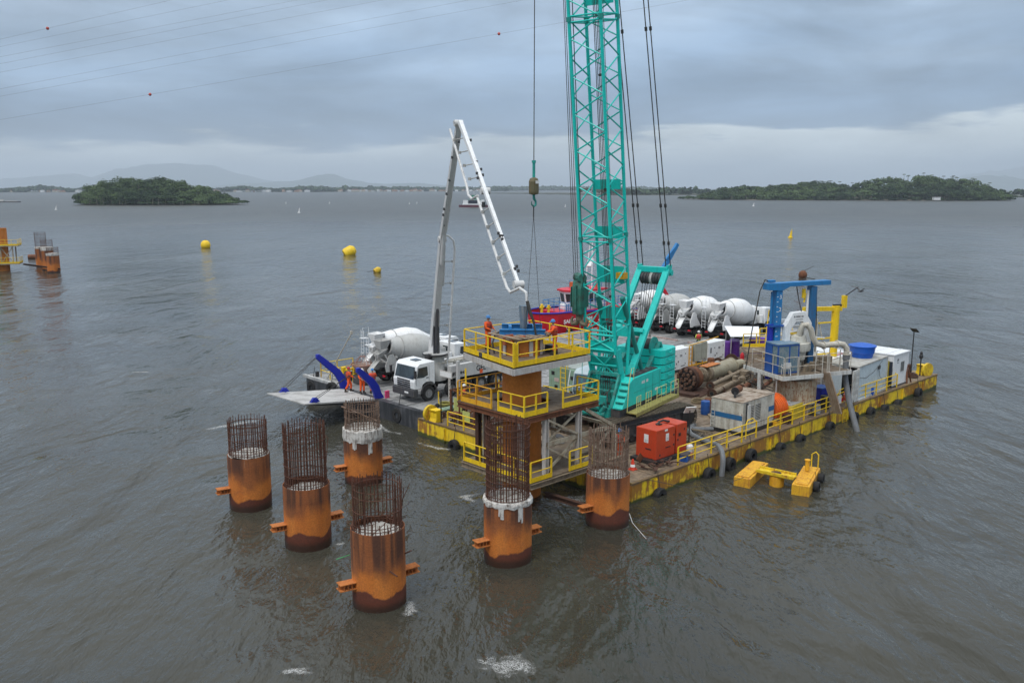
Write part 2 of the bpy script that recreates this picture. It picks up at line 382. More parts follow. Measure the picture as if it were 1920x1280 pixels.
def foam(path,w,label,group=None,z=.10):
    """a strip of froth along a path; density fades at its edges"""
    pts=[Vector((p[0],p[1],z)) for p in path]; fine=[]
    for i in range(len(pts)-1):
        for k in range(8): fine.append(pts[i].lerp(pts[i+1],k/8))
    fine.append(pts[-1]); n=len(fine); vs=[];ed=[];K=8
    for i,p in enumerate(fine):
        d=(fine[min(i+1,n-1)]-fine[max(i-1,0)]).normalized(); q=Vector((-d.y,d.x,0)); u=i/(n-1)
        for k in range(K+1):
            s=(k/K*2-1); vs.append(tuple(p+q*s*w/2)); ed.append(max(0,(1-abs(s)**1.3)*(math.sin(PI*u)**.8 if 0<u<1 else 0)))
    fs=[(i*(K+1)+k,(i+1)*(K+1)+k,(i+1)*(K+1)+k+1,i*(K+1)+k+1) for i in range(n-1) for k in range(K)]
    me=bpy.data.meshes.new('foam'); me.from_pydata(vs,[],fs); me.materials.append(FOAM)
    at=me.attributes.new('edge','FLOAT','POINT'); at.data.foreach_set('value',ed)
    o=bpy.data.objects.new('foam',me); C.objects.link(o); tag(o,label,'foam',group,'stuff'); return o
foam([(-21.2,53.5),(-19.6,55.2),(-17.6,56.9),(-14.5,57.5)],1.3,'white froth streak on the water left of the lowered ramp')
foam([(-4.1,29.3),(-3.7,30.2),(-3.9,31.2)],.9,'froth washing round the foot of the nearest pile')
foam([(-7.9,36.2),(-7.2,36.6)],.5,'small froth beside the second tall-caged pile')
foam([(.3,41.6),(1.8,41.4),(3.4,42.2),(4.6,43.2)],2.6,'churned froth under the work platform tower')
foam([(-1.2,43.2),(-2.4,42.3),(-1.6,41.3)],1.2,'churned froth at the left foot of the work platform tower')
foam([(-1.6,27.0),(-.7,26.5),(.4,26.3),(.7,25.3)],2.6,'froth patch at the bottom edge of the view')
foam([(-8.0,25.9),(-7.0,26.1),(-5.9,25.9)],.8,'thin froth line at the bottom left of the view')
foam([(-33.5,72.5),(-31.5,73),(-30,72.6)],.7,'short froth streak far left of the ramp')
foam([(-94,154),(-91,155.5),(-88,155)],1.2,'froth streak near the distant piles')
foam([(-6.5,52.5),(-4.5,50.8),(-3.2,50.2)],.8,'froth along the front of the yellow barge')
foam([(-9.5,57.0),(-8,54.5),(-6.6,53.4)],.9,'froth under the ferry hull by the ramp')
# ================================================================ islands, shores, hills
def leaf_mat(name,c1,c2,sc=.5):
    m,t,b=newmat(name); v=t.nodes.new('ShaderNodeNewGeometry').outputs['Position']
    mpn=t.nodes.new('ShaderNodeMapping'); t.links.new(v,mpn.inputs['Vector'])
    n=tnoise(t,mpn.outputs[0],sc,5,.7); n2=tnoise(t,mpn.outputs[0],sc*.15,3,.6)
    c=tmix(t,tramp(t,mp(t,mp(t,n,.5),mp(t,n2,.5),'ADD'),.42,.60),c1,c2); t.links.new(c,b.inputs['Base Color']); b.inputs['Roughness'].default_value=.78; b.inputs['Specular IOR Level'].default_value=.2
    return m
LEAF=leaf_mat('forest_leaves',(.012,.030,.010),(.072,.112,.038),.09)  # crown-sized tone noise; its contrast paints in crown shading besides leaf colour variation
LEAF2=leaf_mat('far_forest_leaves',(.016,.036,.014),(.045,.075,.028),.1)
ROCK=paint('shore_rock',(.20,.17,.13),.9,amt=.6,dirt=(.05,.045,.04),scale=.4,streak=False)
BARK=paint('tree_bark',(.22,.19,.15),.9,amt=.5,dirt=(.1,.08,.06),scale=.5,streak=False)
EARTH=paint('island_soil',(.05,.055,.03),.95,amt=.5,dirt=(.03,.03,.02),scale=.2,streak=False)
def crown_pts(cx,cy,cz,r,h,n,size,rng,fs,vs,droop=.45):
    """n leaf clumps over a lumpy crown"""
    lob=[(rng.normal(0,.42,3)) for _ in range(5)]
    for _ in range(n):
        L=lob[rng.randint(5)]; d=rng.normal(0,1,3); d/=np.linalg.norm(d)+1e-9
        if d[2]<-.35: d[2]*=-.6
        rad=.62*rng.uniform(.75,1.0); p=np.array([cx+(L[0]+d[0]*rad)*r,cy+(L[1]+d[1]*rad)*r,cz+(abs(L[2])*.5+d[2]*rad)*h])
        nn=d*1.7+rng.normal(0,.38,3)+np.array([0,0,.35]); nn/=np.linalg.norm(nn)
        a=np.cross(nn,rng.normal(0,1,3)); a/=np.linalg.norm(a)+1e-9; b=np.cross(nn,a); s=size*rng.uniform(.5,1.3)
        k=len(vs)
        vs.append(p+a*s); vs.append(p+b*s*.8); vs.append(p-a*s*.9+nn*s*.2); vs.append(p-b*s)
        fs.append((k,k+1,k+2,k+3))
def island(cx,cy,half,depth,prof,seed,ntree,label,crown=(4,7),nleaf=130,lsize=.8,palms=0,rot=0,name='island'):
    """prof(u) gives canopy height for u in -1..1 along its length"""
    rng=np.random.RandomState(seed)
    ca,sa=math.cos(rot),math.sin(rot)
    def P(u,v,z): x=u*half; y=v*depth; return (cx+x*ca-y*sa,cy+x*sa+y*ca,z)
    # ground
    nu,nv=70,24; vs=[];fs=[]
    for i in range(nu+1):
        for j in range(nv+1):
            u=(i/nu*2-1)*1.05; v=(j/nv*2-1)
            env=max(0,1-(abs(u)/1.05)**3)*max(0,1-abs(v)**2.5)
            z=-2.2+2.9*env**.35+max(0,prof(u)-12)*.35*env**1.5+rng.normal(0,.35)*(env>0)
            vs.append(P(u,v*max(.12,(1-abs(u/1.06)**3)**.5),z))
    for i in range(nu):
        for j in range(nv): k=i*(nv+1)+j; fs.append((k,k+nv+1,k+nv+2,k+1))
    me=bpy.data.meshes.new(name); me.from_pydata(vs,[],fs); me.materials.append(ROCK); me.polygons.foreach_set('use_smooth',[True]*len(fs))
    o=bpy.data.objects.new(name,me); C.objects.link(o); o['kind']='structure'
    lv=[];lf=[];tm=MB()
    for k in range(ntree):
        u=rng.uniform(-.97,.97); v=rng.uniform(-.93,.6) if rng.rand()<.6 else rng.uniform(-.93,-.45); env=max(0,1-abs(u)**4)*max(0,1-abs(v)**3); w=max(.12,(1-abs(u/1.06)**3)**.5)
        Hh=prof(u)*(.55+.45*env**.35)*rng.uniform(.80,1.07)
        Hh*=min(1,.42+.9*(v+.93))
        base=P(u,v*w,0); r=rng.uniform(*crown)*(.75+.25*Hh/20); gz=.3+max(0,prof(u)-9)*env*.9
        top=max(Hh,3.2); h=min(r*.75,top*.5)
        crown_pts(base[0],base[1],top-h*.75,r,h,nleaf,lsize,rng,lf,lv)
        zz=top-h*1.9
        while zz>1.0: crown_pts(base[0],base[1],zz,r*1.0,h,int(nleaf*.55),lsize*1.1,rng,lf,lv); zz-=h*1.2
        if zz+h*1.2>2.2: crown_pts(base[0],base[1],1.6,r*.9,1.8,int(nleaf*.4),lsize*1.1,rng,lf,lv)
        if rng.rand()<.5 and v<-.2:
            tm.cyl((base[0]+rng.uniform(-1,1),base[1]-r*.8,.3),(base[0]+rng.uniform(-1,1),base[1]-r*.75,top-h*.4),.22,5,.12)
    for k in range(palms):
        u=rng.uniform(-.3,.95); w=max(.12,(1-abs(u/1.06)**3)**.5); base=P(u,rng.uniform(-.2,.3)*w,0); top=prof(u)*rng.uniform(1.02,1.14)
        tm.cyl((base[0],base[1],2),(base[0],base[1],top-1),.22,5,.16)
        for q in range(11):
            a=q*2*PI/11+rng.rand(); L=2.8; k0=len(lv); c_,s_=math.cos(a),math.sin(a); nx,ny=-s_*.45,c_*.45
            p0=np.array([base[0],base[1],top-.8]); p1=p0+np.array([c_*L*.6,s_*L*.6,.9]); p2=p0+np.array([c_*L,s_*L,-.6])
            lv+= [p0,p1+np.array([nx,ny,0]),p2,p1-np.array([nx,ny,0])]; lf.append((k0,k0+1,k0+2,k0+3))
    me=bpy.data.meshes.new('forest'); me.from_pydata([tuple(p) for p in lv],[],lf); me.materials.append(LEAF)
    if tm.v:
        n0=len(lv)
    o=bpy.data.objects.new('forest',me); C.objects.link(o); tag(o,label,'forest',kind='stuff')
    if tm.v:
        q=tm.build('trunks',BARK,o)
        q['kind']='stuff'
def prof_left(u):
    pts=[(-1,14),(-.95,19),(-.82,22),(-.55,24.5),(-.25,24.5),(.05,23),(.25,20.5),(.45,17),(.6,15),(.72,11),(.82,8),(.9,3),(1,1.5)]
    return float(np.interp(u,[p[0] for p in pts],[p[1] for p in pts]))
def prof_right(u):
    pts=[(-1,3),(-.86,6),(-.75,13),(-.62,16),(-.5,15),(-.35,17),(-.2,21),(-.05,20),(.08,18),(.2,22),(.35,27),(.5,28),(.65,26),(.8,22),(.9,17),(1,6)]
    return 1.14*float(np.interp(u,[p[0] for p in pts],[p[1] for p in pts]))
island(-338,862,78,40,prof_left,5,270,'dense dark green trees covering the small round island at left',crown=(4.6,9.0),nleaf=230,lsize=.72,name='island')
island(447,1215,214,75,prof_right,8,460,'dense trees and palms on the long island at right',crown=(5,10.5),nleaf=150,lsize=1.1,palms=26,rot=-.28,name='island')
def lowland(x0,x1,y0,y1,h,label,seed,n,size,leaf=LEAF2,thick=120):
    """a low wooded shore"""
    rng=np.random.RandomState(seed); mb=MB()
    a=Vector((x0,y0,0)); b=Vector((x1,y1,0)); d=(b-a); nrm=Vector((-d.y,d.x,0)).normalized()
    if nrm.y<0: nrm=-nrm
    mb.add([tuple(a+Vector((0,0,-2))),tuple(b+Vector((0,0,-2))),tuple(b+nrm*900+Vector((0,0,-2))),tuple(a+nrm*900+Vector((0,0,-2))),
            tuple(a+nrm*12+Vector((0,0,1.2))),tuple(b+nrm*12+Vector((0,0,1.2))),tuple(b+nrm*900+Vector((0,0,1.2))),tuple(a+nrm*900+Vector((0,0,1.2)))],
            [(0,1,5,4),(1,2,6,5),(2,3,7,6),(3,0,4,7),(4,5,6,7),(0,3,2,1)])
    o=mb.build('shore',EARTH); o['kind']='structure'
    lv=[];lf=[]
    for k in range(n):
        u=rng.rand(); w=rng.rand()**1.6*thick+20; p=a+d*u+nrm*w; hh=h*(.75+.25*math.sin(u*37+seed))*rng.uniform(.7,1.1); r=size*rng.uniform(.8,1.5)
        crown_pts(p.x,p.y,hh*.55,r,hh*.5,26,r*.36,rng,lf,lv)
    me=bpy.data.meshes.new('forest'); me.from_pydata([tuple(p) for p in lv],[],lf); me.materials.append(leaf)
    o=bpy.data.objects.new('forest',me); C.objects.link(o); tag(o,label,'forest',kind='stuff')
lowland(-2100,-720,3150,3550,24,'wooded far shore behind the houses at far left',11,520,15,thick=160)
lowland(-720,40,3700,4600,22,'wooded far shore behind the row of far houses',12,330,17,thick=200)
lowland(-100,1100,5600,6400,26,'thin line of woods on the horizon beyond the crane',13,300,26,thick=260)
lowland(230,1250,1950,2350,17,'low mangrove shore reaching left behind the long island',14,420,11,thick=140)
lowland(900,1500,1500,1700,20,'low wooded point behind the right tip of the long island',15,260,9,thick=110)
# mountains
def mountains(seed,D,pts,label):
    """ridge heights along azimuth; pts = (screen-like azimuth tan, height)"""
    rng=np.random.RandomState(seed); nx,ny=160,26; vs=[];fs=[]
    xs=np.linspace(pts[0][0]*D,pts[-1][0]*D,nx+1); hs=np.interp(xs/D,[p[0] for p in pts],[p[1] for p in pts])
    hs=hs*(1+.04*np.interp(np.arange(nx+1),np.arange(0,nx+6,5),rng.normal(0,1,len(np.arange(0,nx+6,5)))))
    for j in range(ny+1):
        v=j/ny; prof=math.sin(PI*min(1,v*1.0))**.9
        wob=np.interp(np.arange(nx+1),np.arange(0,nx+8,7),rng.normal(0,1,len(np.arange(0,nx+8,7))))
        for i in range(nx+1):
            vs.append((xs[i]*1.9,D*1.9-1800+v*3600,max(-3,1.84*hs[i]*prof*(1+.05*wob[i]*(abs(v-.5)>.04)))-2))
    for j in range(ny):
        for i in range(nx): k=j*(nx+1)+i; fs.append((k,k+1,k+nx+2,k+nx+1))
    me=bpy.data.meshes.new('hills'); me.from_pydata(vs,[],fs); me.polygons.foreach_set('use_smooth',[True]*len(fs)); me.materials.append(LEAF2)
    o=bpy.data.objects.new('hills',me); C.objects.link(o); o['kind']='structure'
def AZ(px): return (px-960)/1664
mountains(21,11500,[(AZ(-60),60),(AZ(60),160),(AZ(130),190),(AZ(190),130),(AZ(230),250),(AZ(290),330),(AZ(345),332),(AZ(395),315),(AZ(440),215),(AZ(500),120),(AZ(560),70),(AZ(700),40)],'')
mountains(22,9000,[(AZ(380),20),(AZ(480),60),(AZ(545),80),(AZ(585),105),(AZ(615),160),(AZ(650),95),(AZ(700),58),(AZ(790),60),(AZ(850),30),(AZ(900),10)],'')
mountains(23,12000,[(AZ(1720),20),(AZ(1800),170),(AZ(1850),230),(AZ(1920),300),(AZ(2000),320),(AZ(2080),200)],'')
mountains(24,8000,[(AZ(1750),10),(AZ(1800),60),(AZ(1848),128),(AZ(1890),80),(AZ(1930),50),(AZ(2000),90)],'')
# far houses along the shore
hm=[WHITE,paint('far_wall_cream',(.55,.50,.42),.8),paint('far_wall_ochre',(.45,.30,.20),.8)]
rf=[paint('far_roof_red',(.28,.10,.06),.8),paint('far_roof_grey',(.30,.30,.30),.8),WHITE]
protos=[]
rng=random.Random(5)
for k in range(9):
    w,d,h=rng.uniform(10,26),rng.uniform(9,14),rng.uniform(4,8)
    t_=thing('shore_house',['low white house with grey roof among the trees of the far shore','low cream house with red roof among the trees of the far shore','low ochre house with white roof among the trees of the far shore'][k%3],'house',(0,0,0),0,'houses along the far shore')
    mb=MB(); mb.bx(-w/2,w/2,-d/2,d/2,0,h); mb.build('wall',hm[k%3],t_)
    mb=MB(); mb.ext([(-w/2-.6,h),(w/2+.6,h),(0,h+w*.16)],-d/2-.6,d/2+.6); mb.build('roof',rf[(k+1)%3 if k%3!=1 else 0],t_)
    protos.append(t_)
for k in range(96):
    p=protos[k%9]; o=p if k<9 else copy_tree(p)
    if k%2==0: u=rng.random(); x=-2050+u*1250; y=3165+(x+2100)/1380*400-rng.uniform(-4,10)
    else: u=rng.random(); x=-720+u*560; y=3700+(x+720)/760*900+rng.uniform(-14,4)
    o.location=(x,y,1.0); o.rotation_euler=(0,0,rng.uniform(-.6,.9))
# ================================================================ buoys, far vessels, cables
def small_buoy(x,y,label,cat,mat_,kind,sc=1,group=None,rz=0):
    t_=thing('buoy',label,cat,(x,y,0),rz,group); mb=MB()
    if kind=='ball':
        mb.lathe([(0.01,-.5*sc),(.6*sc,-.35*sc),(.95*sc,.15*sc),(1.05*sc,.65*sc),(.9*sc,1.25*sc),(.5*sc,1.62*sc),(.01,1.72*sc)],20); mb.build('float',mat_,t_,smooth=True)
    elif kind=='tilt':
        M=Matrix.Rotation(math.radians(62),4,'Y'); mb.lathe([(.01,-1.0*sc),(.85*sc,-.95*sc),(1.0*sc,-.6*sc),(1.0*sc,.6*sc),(.55*sc,1.15*sc),(.01,1.2*sc)],18,Matrix.Translation((0,0,.45*sc))@M); mb.build('float',mat_,t_,smooth=True)
    elif kind=='cone':
        mb.lathe([(.01,-.4*sc),(.8*sc,-.3*sc),(.8*sc,.35*sc),(.45*sc,.5*sc),(.22*sc,2.4*sc),(.01,2.4*sc)],14,Matrix.Rotation(math.radians(8),4,'Y')); mb.build('float',mat_,t_,smooth=True)
        m2=MB(); m2.cyl((.34*sc,0,2.3*sc),(.42*sc,0,3.0*sc),.07*sc,6); m2.build('topmark',mat_,t_)
    m3=MB(); m3.torus((0,0,1.75*sc if kind=='ball' else 1.1*sc),.16*sc,.04*sc,'y',12,6); m3.build('lifting_eye',DARK,t_)
    return t_
small_buoy(-80.6,231,'round yellow mooring buoy left of the other yellow buoys','buoy',YEL,'ball',1.2)
small_buoy(-38.6,208,'large yellow drum buoy lying tilted on the water','buoy',YEL,'tilt',1.35,rz=.4)
b3=small_buoy(-25.3,164,'small weathered yellow buoy with a bird perch rope','buoy',YELR,'tilt',.62,rz=.6)
mb=MB(); mb.cyl((-.5,-.1,.3),(-2.0,.3,.1),.05,6); mb.build('rope',HOSEB,b3)
b4=small_buoy(51.3,154,'rusty brown ball buoy floating behind the blue rig','buoy',RUST,'ball',.72)
mb=MB(); mb.cyl((.2,0,1.2),(1.9,.2,2.0),.05,6); mb.build('mooring_line',HOSEB,b4)
small_buoy(88.3,279,'tall thin yellow marker buoy at right','buoy',YEL,'cone',.95)
for k,(px,Y,lab) in enumerate([(559,560,'pale tall marker float nearest the round island'),(102,640,'pale marker float left of the round island'),(535,905,'tiny white float in the far channel, leftmost'),(617,905,'tiny white float in the far channel, second from the left'),(767,870,'tiny white float in the far channel, third from the left'),(781,905,'tiny white float in the far channel, nearest the white boom'),(1060,745,'tiny white float left of the lattice boom'),(1414,770,'small white marker float before the long island')]):
    small_buoy((px-960)/1664*Y,Y,lab,'marker float',PLASW,'cone',1.15 if k<2 else (.8 if k!=7 else 1.1))
# power cables with marker balls
def cable(p0,p1,sag,label,balls=()):
    t_=thing('power_line',label,'power cable'); n=40; a=Vector(p0); b=Vector(p1); mb=MB()
    f=lambda u: a.lerp(b,u)-Vector((0,0,sag*4*u*(1-u)))
    mb.tube([f(i/n) for i in range(n+1)],.010,4); mb.build('wire',ROPE,t_)
    for u in balls:
        m=MB(); p=f(u); m.lathe([(.01,-.25),(.17,-.19),(.25,0),(.17,.19),(.01,.25)],12,Matrix.Translation(p)); m.build('marker_ball',paint('marker_ball_red',(.55,.10,.08),.5,amt=.2),t_,smooth=True)
def skyp(px,py,D):
    u=(px-960)/1640; v=(640-py)/1640; cp,sp=math.cos(PITCH),math.sin(PITCH)
    d=Vector((u,cp+v*sp,-sp+v*cp)); return Vector((0,0,15.5))+d*(D/d.y)
lines=[((0,88),(430,0),150,'upper power cable, second of the set from the top',()),((0,107),(570,-2),150,'power cable third of the set from the top',()),((0,120),(625,-2),151,'power cable fourth of the set from the top',()),
 ((0,136),(725,-1),152,'power cable fifth of the set from the top',()),((0,167),(893,-2),146,'power cable sixth of the set from the top',()),((0,181),(1000,-3),147,'power cable seventh of the set from the top',()),
 ((0,213),(1062,27),145,'lowest power cable, carrying two red marker balls',(1,1)),((0,74),(345,-5),142,'topmost power cable, carrying one red marker ball',(1,))]
for k,(a,b,D,lab,bl) in enumerate(lines):
    sl_=(b[1]-a[1])/(b[0]-a[0]); x0,x1=-900,2500
    P0=skyp(x0,a[1]+sl_*(x0-a[0]),D); P1=skyp(x1,a[1]+sl_*(x1-a[0]),D)
    us=[]
    if k==6: us=[(327-x0)/(x1-x0),(986-x0)/(x1-x0)]
    if k==7: us=[(144-x0)/(x1-x0)]
    cable(P0,P1,0.0 if k!=6 else 1.2,lab,us)
# small ferry out on the water
fb=thing('ferry_boat','small white and green ferry boat crossing far behind the white boom','boat',(-32,735,0),0); fb.scale=(1,1,1.5)
mb=MB(); mb.exz([(-11,-2.2),(-12.2,0),(-11,2.2),(10,2.6),(12,0),(10,-2.6)],-.5,1.3); mb.build('hull',paint('boat_hull_maroon',(.12,.03,.05),.5),fb)
mb=MB(); mb.bx(-9,9.5,-2.4,2.4,1.3,1.9); mb.bx(-8.5,-4.5,-2,2,1.9,3.8); mb.bx(3.5,9,-2,2,1.9,4.1); mb.build('deckhouse',WHITE,fb)
mb=MB(); mb.bx(-4.2,3.3,-1.8,1.8,1.9,3.7); mb.build('saloon',NAVY,fb)
mb=MB(); mb.bx(-5,6.5,-2.3,2.3,4.15,4.35); mb.bx(-1.5,2.3,-1.4,1.4,4.35,6.6); mb.build('wheelhouse',paint('boat_green',(.03,.22,.13),.5),fb)
mb=MB(); mb.cyl((.5,0,6.6),(.5,0,10.5),.12,6); mb.bx(-.4,1.4,-.05,.05,8.6,8.75); mb.build('mast',WHITE,fb)
fb2=thing('barge_boat','long low grey vessel moored at the far left shore','boat',(-560,985,0),.1)
mb=MB(); mb.exz([(-12,-2),(-13,0),(-12,2),(11,2),(13,0),(11,-2)],-.4,1.1); mb.build('hull',DARK,fb2); mb=MB(); mb.bx(-10,-5,-1.6,1.6,1.1,3.2); mb.bx(-3,9,-1.2,1.2,1.1,1.7); mb.build('deckhouse',WHITED,fb2)
mb=MB(); mb.bx(-4,4,-3,3,0,3.2); mb.bx(-4.4,4.4,-3.4,3.4,3.2,3.6)
hut=mb.build('shore_hut',WHITE); hut.location=(575,1085,.9); tag(hut,'tiny white hut on the rocks at the foot of the long island','hut')
hut.location=(534,1115,.9)
# ================================================================ steel piles
def pile_mat():
    m,t,b=newmat('rusting_pile_casing'); tc=t.nodes.new('ShaderNodeTexCoord'); sp=t.nodes.new('ShaderNodeSeparateXYZ'); t.links.new(tc.outputs['Object'],sp.inputs[0]); z=sp.outputs[2]
    v=tvec(t); vs=tvec(t,(1.5,1.5,.16)); vf=tvec(t,(7,7,.5)); vw=tvec(t,(1.3,1.3,.05))
    nA=tnoise(t,v,2.2,7,.7); nS=tnoise(t,vs,1.0,5,.6); nF=tnoise(t,vf,1.0,5,.65); nG=tnoise(t,v,16,4,.6); nW=tnoise(t,vw,1.2,4,.65)
    c=tmix(t,tramp(t,nS,.35,.7),(.47,.135,.018),(.56,.185,.03))
    c=tmix(t,tramp(t,nA,.5,.75,0,.55),c,(.30,.095,.03))
    # dark scorch-like stains hanging from the rim
    zt=tramp(t,mp(t,z,mp(t,mp(t,nA,.9),mp(t,nS,1.2),'ADD'),'ADD'),2.25,3.2)
    st=mp(t,zt,tramp(t,nW,.42,.56)); st2=mp(t,zt,.38)
    bl=tramp(t,mp(t,z,mp(t,tnoise(t,tvec(t,(.8,.8,.3)),1.1,3,.5),3.4),'ADD'),3.1,3.7); c=tmix(t,mp(t,bl,.6),c,(.15,.05,.022)); c=tmix(t,mp(t,st2,1.0),c,(.24,.08,.03)); c=tmix(t,mp(t,st,.85),c,(.055,.024,.016))
    c=tmix(t,mp(t,tramp(t,nF,.66,.73),mp(t,zt,.6)),c,(.42,.34,.25))
    # tide band, wavy at its top edge
    oi=t.nodes.new('ShaderNodeObjectInfo'); nT=tnoise(t,tvec(t,(.9,.9,.1)),1,2,.4); tz=mp(t,z,mp(t,mp(t,nT,1.3),mp(t,mp(t,nA,.30),mp(t,oi.outputs['Random'],.25),'ADD'),'ADD'),'SUBTRACT')
    td=tramp(t,tz,-.42,-.32,1,0)
    c=tmix(t,td,c,tmix(t,nA,(.075,.020,.010),(.15,.04,.02)))
    wet=tramp(t,z,.05,.35,1,0); c=tmix(t,mp(t,wet,.75),c,(.022,.018,.012))
    fm=t.nodes.new('ShaderNodeVectorMath'); fm.operation='SCALE'; t.links.new(c,fm.inputs[0]); t.links.new(tramp(t,nG,.3,.7,.82,1.15),fm.inputs[3])
    t.links.new(fm.outputs[0],b.inputs['Base Color']); t.links.new(tramp(t,z,0,.7,.35,.82),b.inputs['Roughness'])
    bn=t.nodes.new('ShaderNodeBump'); bn.inputs['Strength'].default_value=.25; bn.inputs['Distance'].default_value=.03; t.links.new(nA,bn.inputs['Height']); t.links.new(bn.outputs[0],b.inputs['Normal'])
    return m
PILE=pile_mat()
PILEO=paint('orange_rust_casing',(.56,.19,.03),.8,amt=.5,dirt=(.36,.11,.03),rust=.22,rustcol=(.10,.035,.015),scale=.9)
CONC=paint('rough_concrete',(.50,.49,.46),.9,amt=.75,dirt=(.20,.16,.12),streak=False,scale=3)
CONCW=paint('limewashed_concrete',(.60,.58,.54),.9,amt=.95,dirt=(.13,.10,.08),rust=.3,scale=3.2)
REBAR=paint('rusty_rebar',(.105,.042,.024),.9,amt=.5,dirt=(.05,.022,.015),streak=False,bump=0)
REBARL=paint('cement_splashed_rebar',(.22,.15,.11),.9,amt=.8,dirt=(.10,.05,.03),streak=False,bump=0,scale=4)
ORB=paint('orange_primer_beam',(.50,.17,.04),.8,amt=.6,dirt=(.2,.06,.02),rust=.2)
def casing(mb,r,z0,z1,th=.035,n=56,lip=True):
    mb.lathe([(r,z0),(r,z1),(r-th,z1),(r-th,z0)],n,caps=False)
def pile(x,y,top,cage,label,seed,collar=0,plug=-.25,bars=38,rebar=REBAR,missing=None,br=(1,1),brz=.9,hoops=5,band=None,R=1.02,zcage=None):
    t_=thing('steel_pile',label,'pile',(x,y,0),0,'concrete filled steel piles standing in the water'); rng=random.Random(seed)
    mb=MB(); casing(mb,R,-4,top); mb.lathe([(R+.012,top-.62),(R+.012,top-.56)],56,caps=False); mb.build('casing',PILE,t_,smooth=True)
    # concrete plug, rough top
    n=28; vs=[(0,0,top+plug)];fs=[]
    for i in range(1,7):
        for k in range(n): a=2*PI*k/n; rr=(R-.04)*i/6; vs.append((rr*math.cos(a),rr*math.sin(a),top+plug+rng.uniform(-.05,.06)))
    for k in range(n): fs.append((0,1+k,1+(k+1)%n))
    for i in range(5):
        for k in range(n): fs.append((1+i*n+k,1+(i+1)*n+k,1+(i+1)*n+(k+1)%n,1+i*n+(k+1)%n))
    m=MB(); m.add(vs,fs); m.build('concrete_plug',CONC,t_,smooth=True)
    if collar:
        m=MB(); n=48; pr=[]
        for i,(rr,zz) in enumerate([(R+.03,top-.02),(R+.05,top+collar*.3),(R+.03,top+collar*.9),(R-.12,top+collar),(R-.16,top+collar*.4),(R-.14,top-.1)]):
            for k in range(n): a=2*PI*k/n; q=rr+rng.uniform(-.015,.015); pr.append((q*math.cos(a),q*math.sin(a),zz+rng.uniform(-.05,.05)))
        fs=[(i*n+k,i*n+(k+1)%n,((i+1)%6)*n+(k+1)%n,((i+1)%6)*n+k) for i in range(6) for k in range(n)]
        m.add(pr,fs)
        for a0,dz in ((-1.9,.42),(-1.1,.6)):
            for k in range(3): a=a0+k*.07; m.beam(((R+.02)*math.cos(a),(R+.02)*math.sin(a),top+.05),((R+.02)*math.cos(a),(R+.02)*math.sin(a),top-dz+rng.uniform(-.1,.1)),.08,.03,up=(math.cos(a),math.sin(a),0))
        m.build('concrete_collar',CONCW,t_)
    # cage
    rc=R-.12; z0=top+plug-.05; ztop=cage
    m=MB()
    for k in range(bars):
        a=2*PI*k/bars+rng.uniform(-.02,.02)
        if missing and missing[0]<(a%(2*PI))<missing[1] and rng.random()<missing[2]: h=z0+rng.uniform(.5,1.1)
        else: h=ztop+rng.uniform(-.09,.06)
        dx,dy=rng.uniform(-.03,.03),rng.uniform(-.03,.03)
        m.cyl((rc*math.cos(a),rc*math.sin(a),z0),(rc*math.cos(a)+dx,rc*math.sin(a)+dy,h),.0185,5)
        if k%2==0: m.cyl((rc*math.cos(a+.03),rc*math.sin(a+.03),z0),(rc*math.cos(a+.03)+dx*1.5,rc*math.sin(a+.03)+dy,h-rng.uniform(0,.25)),.0165,5)
    zc=z0+.12; sp=(ztop-z0)/hoops
    k=0
    while zc<ztop-.05:
        m.torus((rng.uniform(-.02,.02),rng.uniform(-.02,.02),zc),rc+.028,.0155,'z',40,5,Matrix.Rotation(rng.uniform(-.012,.012),4,'X')); k+=1; zc+= .12 if k<4 else min(sp,.5)*rng.uniform(.7,1.15)
    m.torus((0,0,ztop-.25),rc-.03,.016,'z',40,5)
    for q in range(4):       # stray inner stirrups
        a=rng.uniform(0,6.28); m.cyl((rc*math.cos(a),rc*math.sin(a),z0+.2),(rc*math.cos(a+1.6),rc*math.sin(a+1.6),z0+rng.uniform(.6,1.3)),.013,5)
    m.build('rebar_cage',rebar,t_)
    if band: band(t_,rng)
    d=Vector((math.cos(math.radians(33)),math.sin(math.radians(33)),0))
    for k,s_ in ((0,-1),(1,1)):
        if not br[k]: continue
        m=MB(); p=d*(R-.02)*s_+Vector((0,0,brz)); q=d*(R+.62)*s_+Vector((0,0,brz+.02))
        m.hbeam(p,q,.42,.26,.03); m.beam(p+Vector((0,0,.16)),p+Vector((0,0,.62)),.03,.03)
        for w in (.15,.3,.45): m.beam(d*(R+w)*s_+Vector((0,0,brz-.14)),d*(R+w)*s_+Vector((0,0,brz+.14)),.38,.02,up=tuple(d))
        m.cyl(p+Vector((0,0,.15)),d*(R-.02)*s_+Vector((.02,0,brz+.7)),.02,5)
        m.build('beam_stub',ORB,t_)
    return t_
def diag_pipe(t_,rng):
    m=MB(); m.cyl((-1.0,-.45,4.2),(.85,-.55,3.45),.045,8); m.build('loose_pipe',REBARL,t_)
def stray(t_,rng):
    m=MB(); m.cyl((.95,-.2,4.0),(1.28,-.35,4.75),.016,5); m.cyl((.85,.2,3.1),(1.02,.1,4.5),.016,5); m.cyl((1.0,-.1,1.9),(1.28,-.15,2.05),.03,6); m.cyl((.55,-.88,1.55),(.85,-1.1,1.45),.03,6); m.build('bent_rebar',REBAR,t_)
    m=MB(); m.cyl((-1.02,-.3,1.95),(-1.5,-.5,1.85),.02,5); m.build('marker_rod',paint('green_rod',(.05,.30,.10),.6),t_)
def stray2(t_,rng):
    m=MB(); m.cyl((.9,-.3,2.9),(1.12,-.35,4.9),.016,5); m.build('bent_rebar',REBAR,t_)
